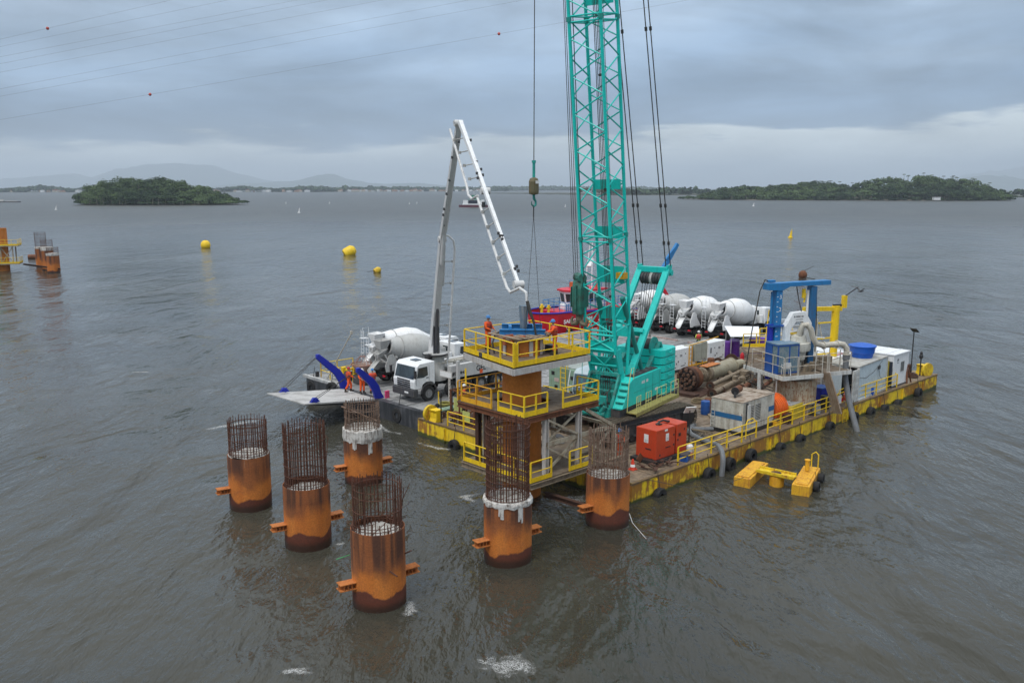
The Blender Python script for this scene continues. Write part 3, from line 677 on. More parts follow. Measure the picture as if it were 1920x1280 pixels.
pile(-13.05,41.7,2.57,4.36,'leftmost orange pile, short rebar cage and notched rim',1,br=(1,0),plug=.02,hoops=5)
pile(-9.1,37.0,2.68,5.43,'orange pile with the tallest rebar cage of the left group',2,hoops=8,bars=44,band=stray2)
pile(-7.98,45.2,2.38,4.37,'pile with white concrete collar beside the lowered ramp',3,collar=.62,plug=.42,rebar=REBARL,band=diag_pipe,hoops=3)
pile(-5.07,31.3,2.98,4.78,'nearest pile, with a half open rebar cage and froth at its foot',4,missing=(3.9,5.6,.8),hoops=4,band=stray)
pile(-.18,35.3,2.50,5.98,'pile with white collar and very tall dark cage before the work tower',5,collar=.22,plug=-.05,bars=46,hoops=9)
pile(4.5,39.3,2.41,4.55,'orange pile at the near corner of the yellow barge',6,plug=-.12,br=(1,0),rebar=REBARL,hoops=5,bars=44)
m=MB(); m.tube([(5.5,39.0,.5),(5.6,38.6,.2),(6.0,37.0,.08)],.012,5); tag(m.build('mooring_rope',PLASW),'thin pale rope trailing from the near corner pile into the water','rope')
m=MB(); m.hbeam(W(-3.2,2.9,.55),(3.4,39.0,.85),.24,.24,.03); tag(m.build('strut_beam',RUSTD),'long dark rusty beam from the work tower to the corner pile','beam')
# far cluster of piles at left
def far_pile(x,y,top,cage,label,wh=1):
    t_=thing('steel_pile',label,'pile',(x,y,0),0,'distant piles at far left'); mb=MB(); casing(mb,1.1,-2,top,n=28); mb.build('casing',PILE,t_,smooth=True)
    m=MB(); m.lathe([(1.13,top-.15),(1.14,top+.25*wh),(.8,top+.3*wh),(.01,top+.1)],24); m.build('concrete_collar',CONCW,t_)
    m=MB()
    for k in range(26):
        a=2*PI*k/26; m.cyl((1.0*math.cos(a),1.0*math.sin(a),top),(1.0*math.cos(a),1.0*math.sin(a),cage),.022,4)
    for q in range(4): m.torus((0,0,top+.3+q*(cage-top-.4)/3.5),1.02,.015,'z',20,4)
    m.build('rebar_cage',REBAR,t_)
far_pile(-85.7,163.5,3.3,4.75,'nearest of the three distant piles, lowest cage, at the right',1); far_pile(-89.3,168.5,3.9,5.9,'middle one of the three distant piles',1.8); far_pile(-93.4,174,3.9,7.0,'rearmost of the three distant piles, tallest cage, at the left',.6)
m=MB(); m.hbeam((-95.5,171,.9),(-84.0,162.6,.7),.3,.3); tag(m.build('strut_beam',RUSTD),'rusty beam tying the three distant piles together','beam')
# distant work tower at the left edge
ft=thing('pile_platform','distant orange pile with yellow railed platforms at the left edge','work tower',(-96.7,166,0),.35)
m=MB(); casing(m,1.25,-2,8.1,n=30); m.build('casing',PILEO,ft,smooth=True)
for z_,nm in ((4.9,'upper_platform'),(1.55,'lower_platform')):
    m=MB(); m.bx(-3,3.2,-2,2,z_-.2,z_); m.build(nm,TAN,ft); m=MB(); rail(m,[(-3,-2,z_),(3.2,-2,z_),(3.2,2,z_)],1.1,1.1,.03,toe=.3); m.build('guard_rail',YEL,ft)
m=MB()
for x_ in (-2.4,.2,2.2):
    for y_ in (-1.6,1.6): m.beam((x_,y_,1.5),(x_,y_,4.7),.2,.2)
m.beam((-2.4,-1.6,1.6),(.2,-1.6,4.6),.12,.12); m.beam((.2,-1.6,1.6),(2.2,-1.6,4.6),.12,.12); m.beam((2.2,-1.6,1.6),(.2,-1.6,4.6),.12,.12); m.build('bracing',TAN,ft)
fbt=thing('dinghy','small green boat beside the distant tower','boat',(-97.3,161.5,0),.2); m=MB(); m.exz([(-2,-.9),(1.4,-.9),(2.3,0),(1.4,.9),(-2,.9)],-.3,1.0); m.exz([(-1.4,-.8),(.4,-.8),(.4,.8),(-1.4,.8)],1.0,1.7); m.build('hull',paint('green_hull',(.01,.30,.12),.5),fbt)
fd=thing('drum_float','yellow and brown drum float beyond the distant tower','buoy',(-106,196,0),.2); m=MB(); m.cyl((-2,0,.4),(.6,0,.4),.55,12); m.build('body',RUST,fd,smooth=True); m=MB(); m.cyl((.6,0,.4),(1.7,0,.4),.62,12); m.build('cap',YEL,fd,smooth=True)
# ================================================================ work tower over the seventh pile
tw=thing('pile_work_tower','orange pile carrying three levels of yellow railed platforms','work tower',W(-2.7,5.1,0),TH)
m=MB(); casing(m,1.0,-4,8.15); m.build('casing',PILEO,tw,smooth=True)
FLOOR=paint('muddy_floor_plate',(.17,.13,.09),.85,amt=.7,dirt=(.09,.065,.045),rust=.25,streak=False)
PALE=paint('pale_grey_beam',(.50,.48,.45),.6,amt=.5,dirt=(.28,.22,.17),rust=.1)
m=MB(); hx,hy=2.75,2.4
Fc,Rc,Bc,Lc=(-2.85,-2.4),(2.4,-2.4),(2.8,2.15),(-1.8,2.35)
ring=[Fc,Rc,Bc,Lc]; inn=[(-.8,-.8),(.8,-.8),(.8,.8),(-.8,.8)]
m.add([(*p,7.22) for p in ring]+[(*p,7.22) for p in inn]+[(*p,7.3) for p in ring]+[(*p,7.3) for p in inn],[(k,k+4,(k+1)%4+4,(k+1)%4) for k in range(4)]+[(k+8,(k+1)%4+8,(k+1)%4+12,k+12) for k in range(4)]); m.build('top_floor',FLOOR,tw)
m=MB()
for k in range(4):
    a=Vector((*ring[k],7.07)); b=Vector((*ring[(k+1)%4],7.07)); m.beam(a,b,.1,.30-.004*k)
    n_=Vector(((b-a).y,-(b-a).x,0)).normalized()
    for q in range(6): p=a.lerp(b,q/5)+n_*.06+Vector((0,0,-.15)); m.beam(p,p+Vector((0,0,.3)),.03,.025,up=tuple((b-a).normalized()))
for y_ in (-1.1,1.1): m.beam((-2.1,y_,7.03),(2.3,y_,7.03),.14,.36)
m.build('top_frame',PALE,tw)
def trail(pts,name='guard_rail',mat_=YEL,toe=.24,step=1.25,h=1.15):
    m=MB(); rail(m,pts,h,step,.03,(.5,),.07,toe); return m.build(name,mat_,tw)
P7=lambda p:(p[0],p[1],7.3)
trail([P7(Lc),P7(Fc),(Fc[0]+.12,Fc[1],7.3)],step=1.2); trail([(Fc[0]+.24,Fc[1],7.3),P7(Rc)],step=1.3); trail([P7(Rc),P7(Bc)],step=1.5); trail([P7(Lc),P7(Bc)],step=1.5)
# middle level
z1=4.88
m=MB(); m.bx(-2.4,-1.1,-2.6,2.2,z1-.06,z1); m.bx(-1.1,2.9,-2.6,-1.1,z1-.06,z1); m.bx(-1.1,2.9,1.1,2.2,z1-.06,z1); m.bx(1.1,2.9,-1.1,1.1,z1-.06,z1); m.build('middle_floor',FLOOR,tw)
m=MB()
for y_ in (-2.64,-1.3,1.3,2.2): m.hbeam((-2.4,y_,z1-.2),(2.9,y_,z1-.2),.16,.26,.03)
for x_ in (-2.4,-1.3,1.3,2.8): m.hbeam((x_,-2.55,z1-.205),(x_,2.2,z1-.205),.16,.25,.03)
m.build('middle_frame',RUST,tw)
trail([(-2.4,1.9,z1),(-2.4,-.35,z1)],mat_=YELO,step=1.1,h=1.0,toe=.25); trail([(-2.4,-.85,z1),(-2.4,-2.65,z1),(-.85,-2.65,z1)],step=1.0,h=1.0,toe=.25); trail([(.25,-2.65,z1),(2.85,-2.65,z1),(2.85,-1.2,z1)],step=1.25,h=1.0,toe=.25); trail([(-2.4,2.2,z1),(2.85,2.2,z1)],step=1.4,h=1.0,mat_=YELO,toe=.2)
# lower level
z0=1.75
m=MB(); m.bx(-2.35,-1.1,-3.0,2.0,z0-.06,z0); m.bx(-1.1,2.0,-3.0,-1.1,z0-.06,z0); m.build('lower_floor',FLOOR,tw)
m=MB()
for y_ in (-3.02,-1.25,1.5): m.hbeam((-2.35,y_,z0-.2),(4.6,y_,z0-.2),.2,.26,.03)
for x_ in (-2.35,-1.25,1.4): m.hbeam((x_,-2.9,z0-.205),(x_,2.0,z0-.205),.16,.25,.03)
m.build('lower_frame',MUD,tw)
trail([(-2.35,1.8,z0),(-2.35,-3.05,z0),(-.95,-3.05,z0)],step=1.2,h=1.0,toe=.22); trail([(.35,-3.05,z0),(1.95,-3.05,z0)],step=.8,h=1.0,toe=.22)
# columns and bracing between the levels
for i,(x_,y_,mm) in enumerate([(-.9,-2.6,PALE),(1.45,-2.6,PALE),(-1.35,-1.35,PALE),(-2.2,.2,RUSTD),(-1.9,1.2,RUSTD),(1.45,1.8,TAN),(-.9,1.8,TAN),(-1.2,-.9,RUSTD)]):
    m=MB(); m.hbeam((x_,y_,z0),(x_,y_,z1-.34),.24,.24,.035,up=(1,0,0)); m.build('column',mm,tw)
m=MB()
for y_ in (-2.6,1.8):
    m.beam((-.9,y_,3.25),(4.2,y_,3.25),.14,.2); m.beam((1.9,y_,4.55),(4.25,y_,3.2),.16,.22,up=(0,1,0)); m.beam((4.2,y_,1.2),(4.2,y_,3.15),.2,.2)
for y_,o_ in ((-2.6,0),(1.8,0)):
    m.beam((-.85,y_+.03,3.35),(1.4,y_+.03,4.5),.08,.1); m.beam((-.85,y_-.06,4.5),(1.4,y_-.06,3.35),.08,.1)
    m.beam((-.85,y_+.03,1.85),(1.4,y_+.03,3.1),.09,.13); m.beam((-.85,y_-.06,3.1),(1.4,y_-.06,1.85),.07,.09); m.beam((1.6,y_,3.1),(4.1,y_,1.5),.08,.1); m.beam((1.6,y_+.08,1.5),(4.1,y_+.08,3.1),.08,.1)
for x_ in (1.45,4.2): m.beam((x_,-2.5,3.25),(x_,1.7,3.25),.12,.16)
m.build('bracing',TAN,tw)
# gear on the pile head
for k in range(9): a=k*2*PI/9+.2; m=MB(); m.beam((1.06*math.cos(a),1.06*math.sin(a),7.32),(1.06*math.cos(a),1.06*math.sin(a),8.12),.2,.06,up=(math.cos(a),math.sin(a),0)); m.build('stiffener_plate',PALE,tw)
m=MB(); m.lathe([(.8,8.16),(1.38,8.16),(1.4,8.26),(.8,8.27)],30,caps=False)
for k in range(7): m.beam((-1.3+k*.4,-1.25,8.30),(-1.15+k*.35,1.2,8.32),.2,.05)
m.build('collar_deck',WOOD,tw)
m=MB(); R_=Matrix.Rotation(-TH+.05,4,'Z')
def Rp(*p): return tuple(R_@Vector(p))
m.hbeam(Rp(-1.15,-.45,8.44),Rp(1.15,-.45,8.4),.2,.34,.05,up=(0,0,1)); m.hbeam(Rp(-1.0,.4,8.6),Rp(1.05,.4,8.58),.2,.3,.05); m.beam(Rp(-.6,-.4,8.6),Rp(-.6,.4,8.6),.15,.25); m.beam(Rp(.6,-.4,8.6),Rp(.6,.4,8.6),.15,.25)
m.build('guide_frame',BLUEL,tw,bevel=.01)
m=MB(); m.taper(Rp(.08,.1,8.55),Rp(.10,.1,9.7),.26,.22,.36,.34,up=(1,0,0)); m.build('tremie_hopper',paint('grey_blue_steel',(.10,.16,.22),.5,amt=.8,dirt=(.3,.29,.27)),tw)
m=MB()
for p,q in (((-1.15,-.6,8.2),(-.5,-.9,8.35)),((-.5,-.95,8.2),(.1,-1.1,8.3)),((-.9,-1.0,7.9),(-.9,-1.0,8.3))): m.beam(Rp(*p),Rp(*q),.14,.16)
m.tube([Rp(-.6,-1.25,8.2),Rp(-.5,-1.35,7.9),Rp(-.3,-1.3,7.6),Rp(-.35,-1.5,7.35)],.05,6); m.build('clamps',paint('orange_clamp',(.40,.10,.03),.7,amt=.6),tw)
m=MB(); m.tube([Rp(-.9,-.3,8.6),Rp(-1.35,-.2,8.3),Rp(-1.5,-.3,7.9),Rp(-1.4,-.3,7.35)],.045,6); m.box(Rp(1.5,.2,7.5),(.4,.5,.38)); m.box(Rp(-1.9,-.8,7.42),(.5,.3,.22)); m.build('loose_gear',DARK,tw)
# ================================================================ yellow work barge
def barge_hull_mat():
    m,t,b=newmat('yellow_hull'); tc=t.nodes.new('ShaderNodeTexCoord'); sp=t.nodes.new('ShaderNodeSeparateXYZ'); t.links.new(tc.outputs['Object'],sp.inputs[0]); z=sp.outputs[2]
    v=tvec(t); vs=tvec(t,(1.6,1.6,.25)); nA=tnoise(t,v,.9,7,.7); nS=tnoise(t,vs,1.4,6,.65); nF=tnoise(t,tvec(t,(8,8,.6)),1,4,.6); nL=tnoise(t,v,.22,3,.6)
    c=tmix(t,tramp(t,nA,.35,.7),(.88,.62,.015),(.70,.44,.02))
    r=mp(t,mp(t,nS,.5),mp(t,nA,.5),'ADD'); r=mp(t,r,mp(t,tramp(t,nL,.3,.7),.16),'ADD')
    c=tmix(t,tramp(t,r,.555,.64,0,.92),c,tmix(t,nF,(.16,.055,.015),(.45,.19,.03)))
    c=tmix(t,mp(t,tramp(t,nF,.55,.68),.65),c,(.22,.10,.03))
    top=tramp(t,z,.86,.97); c=tmix(t,mp(t,top,tramp(t,nA,.3,.6)),c,(.16,.11,.07))
    al=tramp(t,mp(t,z,mp(t,nS,.45),'SUBTRACT'),-.14,.0,1,0); c=tmix(t,al,c,tmix(t,nA,(.015,.018,.008),(.10,.12,.02)))
    t.links.new(c,b.inputs['Base Color']); b.inputs['Roughness'].default_value=.55; return m
def deck_mat(name,c1,c2,c3,plate=.12):
    m,t,b=newmat(name); v=tvec(t); nA=tnoise(t,v,.35,7,.68); nB=tnoise(t,v,2.2,6,.7); nC=tnoise(t,tvec(t,(.18,1.4,1)),1,5,.6)
    c=tmix(t,tramp(t,nA,.38,.62),c1,c2); c=tmix(t,mp(t,tramp(t,mp(t,mp(t,nB,.5),mp(t,nC,.5),'ADD'),.46,.62),.8),c,c3)
    br=t.nodes.new('ShaderNodeTexBrick'); t.links.new(tvec(t),br.inputs['Vector']); br.inputs['Scale'].default_value=plate; br.inputs['Mortar Size'].default_value=.004; br.inputs['Color1'].default_value=(1,1,1,1); br.inputs['Color2'].default_value=(.9,.9,.9,1); br.inputs['Mortar'].default_value=(.3,.25,.2,1)
    vm=t.nodes.new('ShaderNodeVectorMath'); vm.operation='MULTIPLY'; t.links.new(c,vm.inputs[0]); t.links.new(br.outputs[0],vm.inputs[1]); t.links.new(vm.outputs[0],b.inputs['Base Color'])
    t.links.new(tramp(t,nB,.35,.65,.45,.95),b.inputs['Roughness'])
    bn=t.nodes.new('ShaderNodeBump'); bn.inputs['Strength'].default_value=.4; bn.inputs['Distance'].default_value=.03; t.links.new(nB,bn.inputs['Height']); t.links.new(bn.outputs[0],b.inputs['Normal']); return m
bg_=thing('work_barge','long flat barge with rusty yellow sides and a muddy deck','barge',W(0,0,0),TH)
HULL=barge_hull_mat(); m=MB()
m.exz([(0,0),(38,0),(38.3,.3),(38.3,17.1),(38,17.5),(0,17.5)],-1.2,.985)
for k in range(10):
    x_=3.7*k+1.9; m.beam((x_,-.035,-.6),(x_,-.035,.9),.16,.05,up=(1,0,0))
for k in range(4): m.beam((-.035,2.4+k*4.1,-.6),(-.035,2.4+k*4.1,.9),.05,.16,up=(1,0,0))
m.build('hull',HULL,bg_)
m=MB(); m.bx(.12,38.1,.12,17.38,.985,DECK); m.build('deck',deck_mat('muddy_barge_deck',(.245,.18,.115),(.17,.125,.085),(.11,.08,.055)),bg_)
m=MB(); m.beam((0,.03,1.02),(38,.03,1.02),.16,.07); m.beam((.03,.12,1.02),(.03,17.4,1.02),.16,.07); m.build('gunwale',paint('rusty_gunwale',(.13,.085,.05),.8,amt=.6,dirt=(.3,.2,.04),rust=.3),bg_)
for pts in ([(4.2,.3,1),(11.9,.3,1)],[(13.2,.3,1),(23.3,.3,1)],[(24.4,.3,1),(31.2,.3,1)]):
    m=MB(); rail(m,pts,1.0,1.55,.03,(.33,.66),.07); 
    a=Vector(pts[-1]); m.tube([a+Vector((-.7,.25,0)),a+Vector((-.7,.25,.9)),a+Vector((-.6,.25,1.08)),a+Vector((-.1,.2,1.15)),a+Vector((0,.1,1.0))],.03,6); m.build('guard_rail',YEL,bg_)
m=MB(); rail(m,[(.2,14.7,1),(.2,8.6,1)],.95,1.5,.03,(.33,.66),.07); m.build('guard_rail',YEL,bg_)
m=MB()
for k in range(4): m.beam((22.1,-.06,.1+k*.22),(22.7,-.06,.1+k*.22),.03,.03)
m.cyl((22.1,-.06,-.1),(22.1,-.06,1.1),.03,6); m.cyl((22.7,-.06,-.1),(22.7,-.06,1.1),.03,6); m.build('ladder',YELR,bg_)
# fairleads at the corners
def fairlead(s,t,rz,label):
    t_=thing('fairlead',label,'mooring fitting',W(s,t,1.0),TH+rz); m=MB(); m.ext([(-.32,0),(.32,0),(.22,.25),(.2,.6),(.3,.8),(-.3,.8),(-.2,.6),(-.22,.25)],-.35,.3); m.build('bollard',YEL,t_,bevel=.03)
    m=MB(); m.cyl((0,.42,.45),(0,.6,.45),.55,18); m.cyl((0,.32,.45),(0,.42,.45),.2,12); m.build('sheave',YELR,t_,smooth=True)
fairlead(.35,16.1,0,'yellow fairlead with rusty sheave at the left corner of the barge'); fairlead(37.2,.9,PI*.9,'yellow fairlead at the far right corner of the barge')
# tyre fenders
TY=None
def tyre(p,rz,label,grp,R=.42,r=.17):
    global TY
    if TY is None:
        TY=thing('tyre_fender',label,'tyre',p,rz,grp); m=MB(); vs=[]; prof=[(R-.26,-r),(R-.04,-r*1.05),(R,-r*.6),(R,r*.6),(R-.04,r*1.05),(R-.26,r),(R-.24,r*.7),(R-.24,-r*.7)]
        M=Matrix.Rotation(PI/2,4,'X'); m.lathe(prof+[prof[0]],28,M,caps=False); m.build('tyre',RUBBER,TY,smooth=True)
        m=MB(); m.cyl((0,0,R-.05),(.0,.15,R+.75),.02,5); m.build('rope',HOSEB,TY); o=TY
    else: o=copy_tree(TY); o.location=p; o.rotation_euler=(0,0,rz); o['label']=label; o['group']=grp
    return o
G1='tyre fenders along the yellow barge'
ts=[(2.0,.05,'first from the near corner'),(6.4,.15,'just left of the hose outfall'),(8.4,.3,'touching the floating yellow frame'),(10.6,.35,'between the floating frame and the generator'),(13.9,.05,'below the open door of the dirty white generator'),(16.3,.1,'below the orange hose reel'),(20.1,.2,'below the round life ring'),(23.5,.25,'right of the discharge hose'),(26.0,.15,'under the open container door'),(28.2,-.05,'half sunk under the middle of the container'),(30.4,-.05,'half sunk under the far end of the container'),(34.0,.25,'last before the far right corner')]
for s_,z_,l_ in ts: tyre(W(s_,-.22,z_-.06),TH,'black tyre hanging on the barge side, '+l_,G1)
for t_v,l_ in ((13.6,'on the front side below the short railing'),(9.6,'on the front side beside the tower platform')): tyre(W(-.24,t_v,.05),TH-PI/2,'black tyre hanging on the barge, '+l_,G1)
# floating yellow frame beside the barge
FC_,FA_=W(8.35,-3.3,0),TH+.28; tf=thing('mooring_float','rusty yellow H-shaped float of two pontoons joined by a beam','float',FC_,FA_)
def pont(cx,cy,L,w,rz):
    m=MB(); m.box((cx,cy,0),(L,w,.95),rz); 
    m.box((cx,cy,.505),(L-.3,w-.25,.06),rz)
    return m.build('pontoon',paint('pontoon_yellow',(.70,.38,.02),.65,amt=.85,dirt=(.40,.14,.03),rust=.5,rustcol=(.20,.07,.015),scale=2.6),tf,bevel=.05)
pont(-.1,1.45,3.3,.88,-.03); pont(.35,-1.35,3.5,.9,.05)
m=MB(); m.beam((-.3,1.05,.58),(-.6,-.95,.58),.6,.08); m.beam((-.65,1.05,.64),(-.95,-.95,.64),.08,.16); m.beam((.05,1.05,.64),(-.25,-.95,.64),.08,.16); m.build('cross_beam',YELR,tf)
m=MB(); m.cyl((-.45,.0,-.3),(-.45,.0,.5),.38,20); m.build('drum',YELO,tf,smooth=True); m=MB(); m.cyl((-.45,.05,.625),(-.45,.05,.65),.27,18); m.build('hatch',RUSTD,tf)
m=MB(); m.cyl((.9,-1.25,.6),(.9,-1.25,1.15),.12,10); m.cyl((.9,-1.25,1.15),(.9,-1.25,1.2),.16,10); m.build('bitt',YELO,tf); m=MB(); m.tube([(1.7,-1.65,.6),(1.7,-1.65,1.3),(1.7,-1.5,1.45),(1.7,-1.3,1.3),(1.7,-1.3,.6)],.035,6); m.build('grab_rail',YEL,tf)
for k,(s_,t_v,l_) in enumerate([(-.2,-2.0,'nearer of the two on the outer pontoon'),(1.3,-1.92,'farther of the two on the outer pontoon')]): 
    o=tyre(FC_+Vector((s_*math.cos(FA_)-t_v*math.sin(FA_),s_*math.sin(FA_)+t_v*math.cos(FA_),.15)),FA_,'dark grey tyre on the floating frame, '+l_,'tyres on the floating yellow frame'); o.scale=(.68,.8,.68)
m=MB(); m.tube([W(5.7,-2.8,.75),W(4.6,-2.2,.45),W(2.8,-1.2,.5),W(1.2,-.1,1.0)],.014,5); tag(m.build('mooring_rope',ROPE),'slack rope from the floating frame to the barge corner','rope')
# ================================================================ people
def sk(pts,edges,radii,sub=1):
    me=bpy.data.meshes.new('s'); me.from_pydata(pts,edges,[]); o=bpy.data.objects.new('s',me); C.objects.link(o)
    md=o.modifiers.new('k','SKIN'); md.use_smooth_shade=True
    for v,r in zip(me.skin_vertices[0].data,radii): v.radius=(r,r) if not isinstance(r,tuple) else r
    me.skin_vertices[0].data[0].use_root=True
    s_=o.modifiers.new('u','SUBSURF'); s_.levels=sub; s_.render_levels=sub
    bpy.context.view_layer.update()
    res=bpy.data.meshes.new_from_object(o.evaluated_get(bpy.context.evaluated_depsgraph_get())); bpy.data.objects.remove(o); bpy.data.meshes.remove(me); return res
def body_meshes(arms,legs,lean=0.0,headyaw=0.0):
    """x forward, y left; arms=((elbow,wrist) left,right) offsets; legs=((knee,ankle) ...)"""
    L=lean
    P=[(0,0,.94),(L*.3,0,1.12),(L*.7,0,1.32),(L,0,1.46),(L+.005,0,1.54),(L+.02,0,1.62),(L+.015,0,1.70)]
    R=[(.13,.16),(.115,.15),(.12,.17),(.06,.06),(.055,.055),(.085,.078),(.07,.066)]
    E=[(0,1),(1,2),(2,3),(3,4),(4,5),(5,6)]
    CP=list(P[:4]); CR=[(.145,.17),(.13,.16),(.14,.185),(.075,.075)]; CE=[(0,1),(1,2),(2,3)]
    hands=[]
    for s_,(el,wr) in zip((1,-1),arms):
        sh=(L*.9,s_*.20,1.40); b=len(P); P+= [sh,el,wr]; R+=[.055,.043,.03]; E+=[(2,b),(b,b+1),(b+1,b+2)]
        c=len(CP); CP+=[sh,el,wr]; CR+=[.072,.06,.046]; CE+=[(2,c),(c,c+1),(c+1,c+2)]
        d=(Vector(wr)-Vector(el)).normalized(); w=Vector(wr)
        side=Vector((0,1,0)).cross(d); side=side.normalized() if side.length>.1 else Vector((1,0,0)); acr=d.cross(side)
        palm=w+d*.05; kn=w+d*.095; b2=len(P); P+=[tuple(palm),tuple(kn)]; R+=[(.024,.034),(.018,.036)]; E+=[(b+2,b2),(b2,b2+1)]
        for q in range(4):
            off=acr*(q-1.5)*.02; ln=(.07,.08,.074,.056)[q]; b3=len(P); a=kn+off+d*.02; P+=[tuple(a),tuple(a+d*ln*.5+side*.012),tuple(a+d*ln*.75+side*.04)]; R+=[.0095,.009,.008]; E+=[(b2+1,b3),(b3,b3+1),(b3+1,b3+2)]
        b3=len(P); a=palm+acr*s_*-.034+d*.0; P+=[tuple(a),tuple(a+d*.04+side*.02-acr*s_*.012)]; R+=[.012,.010]; E+=[(b2,b3),(b3,b3+1)]
    for s_,(kn,an) in zip((1,-1),legs):
        hp=(0,s_*.10,.88); b=len(P); toe=(an[0]+.15,an[1]+s_*.02,an[2]-.045)
        P+=[hp,kn,an,toe]; R+=[.09,.06,.045,(.035,.045)]; E+=[(0,b),(b,b+1),(b+1,b+2),(b+2,b+3)]
        c=len(CP); CP+=[hp,kn,(an[0],an[1],an[2]+.06)]; CR+=[.115,.085,.078]; CE+=[(0,c),(c,c+1),(c+1,c+2)]
    body=sk(P,E,R); suit=sk(CP,CE,CR)
    return body,suit,L,legs
POSES={
 'stand':body_meshes((((.05,.27,1.16),(.24,.22,1.05)),((.05,-.27,1.16),(.26,-.18,1.08))),(((.03,.11,.5),(0,.12,.09)),((.02,-.11,.5),(0,-.13,.09)))),
 'reach':body_meshes((((.20,.27,1.22),(.42,.20,1.18)),((.16,-.27,1.20),(.38,-.20,1.12))),(((.05,.12,.5),(.08,.13,.09)),((.02,-.11,.5),(-.10,-.13,.09))),lean=.10),
 'walk':body_meshes((((-.12,.27,1.16),(.02,.27,.93)),((.14,-.26,1.17),(.34,-.22,1.06))),(((.18,.11,.52),(.16,.12,.09)),((-.05,-.11,.5),(-.26,-.12,.12)))),
}
def person(pose,loc,rz,label,suit=COVER,helm=HELB,vest=None,pants=None,cat='person',group=None):
    b,s_,L,legs=POSES[pose]; t_=thing('person',label,cat,loc,rz,group)
    me=b.copy(); me.materials.clear(); me.materials.append(SKIN); o=bpy.data.objects.new('body',me); C.objects.link(o); o.parent=t_
    me=s_.copy(); me.materials.clear(); me.materials.append(suit)
    if pants:
        me.materials.append(pants)
        for p in me.polygons:
            if p.center.z<.96: p.material_index=1
    o=bpy.data.objects.new('coverall',me); C.objects.link(o); o.parent=t_
    m=MB(); hz=1.66; m.lathe([(.135,hz-.0),(.118,hz+.005),(.116,hz+.05),(.09,hz+.105),(.04,hz+.13),(.004,hz+.135)],16,Matrix.Translation((L+.015,0,0)),caps=False); m.ext([(L+.1,hz),(L+.185,hz-.01),(L+.1,hz+.02)],-.07,.07); m.build('helmet',helm,t_,smooth=True)
    m=MB()
    m.taper((L+.095,0,1.635),(L+.125,0,1.595),.03,.02,.04,.03); m.build('nose',SKIN,t_)
    m=MB()
    for q in (1,-1): m.lathe([(.004,0),(.009,.004),(.004,.008)],6,Matrix.Translation((L+.096,q*.03,1.64)))
    m.build('eyes',INK,t_)
    m=MB()
    for (kn,an) in legs: m.taper((an[0]-.07,an[1],.06),(an[0]+.2,an[1]+(.02 if an[1]>0 else -.02),.05),.10,.11,.09,.08); m.cyl((an[0],an[1],.08),(an[0],an[1],.26),.065,10)
    m.build('boots',BOOT,t_,smooth=True)
    if vest:
        m=MB(); m.lathe([(.15,1.02),(.17,1.08),(.185,1.25),(.18,1.38),(.12,1.46)],16,Matrix.Translation((L*.7,0,0))@Matrix.Diagonal((1,1.22,1,1)),caps=False); m.build('life_vest',vest,t_,smooth=True)
        m=MB(); m.torus((L*.6,0,1.2),.192,.014,'z',20,5,Matrix.Diagonal((1,1.2,1,1))); m.torus((L*.5,0,1.07),.185,.014,'z',20,5,Matrix.Diagonal((1,1.2,1,1))); m.build('straps',BLACK,t_)
    return t_
person('stand',W(-3.25,7.05,7.3),TH-PI*.42,'worker in orange coverall and blue helmet at the back left of the tower platform',vest=VEST)
person('reach',W(-1.75,3.7,7.3),TH+PI*.8,'worker in orange coverall and blue helmet leaning over the pile head',vest=VEST)
person('walk',W(.1,25.6,1.35),PI*.1,'worker in orange coverall and red helmet walking on the ramp, leftmost of three',helm=HELR,vest=VEST)
person('stand',W(.75,24.9,1.25),-PI*.3,'worker in orange coverall and white helmet standing in the middle of three on the ramp',helm=HELW,vest=VEST)
person('reach',W(1.35,24.45,1.22),PI*.6,'worker in orange coverall and blue helmet half hidden by the near blue arm',helm=HELB,vest=VEST)
person('stand',W(33.2,19.2,1.0+.0),PI*.5,'worker in red and lime vest and navy trousers facing the mixer trucks',suit=HIVIS,pants=NAVY,helm=HELW,vest=paint('red_vest',(.62,.05,.04),.8))
person('stand',W(29.6,29.2,1.2),-PI*.5,'worker in red orange coverall behind the lattice boom, left of the pair',suit=VEST,helm=paint('yellow_helmet',(.7,.55,.1),.4),vest=COVER)
person('reach',W(31.2,29.4,1.2),-PI*.4,'worker in orange coverall behind the lattice boom, right of the pair',helm=HELW,vest=VEST)
person('stand',W(2.6,3.0,1.0),-PI*.6,'worker in orange coverall standing behind the rebar cage of the corner pile',helm=HELB,vest=VEST)
person('stand',W(3.5,17.0,1.0),PI*.9,'worker in white helmet standing behind the brown steel baskets',helm=HELW,vest=VEST)
# ================================================================ crawler crane
CA=TH+PI+math.radians(12.5); CC=W(8.6,7.3,0)      # local +x = where the boom points
cr_=thing('crawler_crane','tall teal crawler crane with lattice boom and stacked counterweights','crane',tuple(CC),CA)
def crl(p): # world -> crane local
    d=Vector(p)-CC; return Vector((d.x*math.cos(CA)+d.y*math.sin(CA),-d.x*math.sin(CA)+d.y*math.cos(CA),d.z))
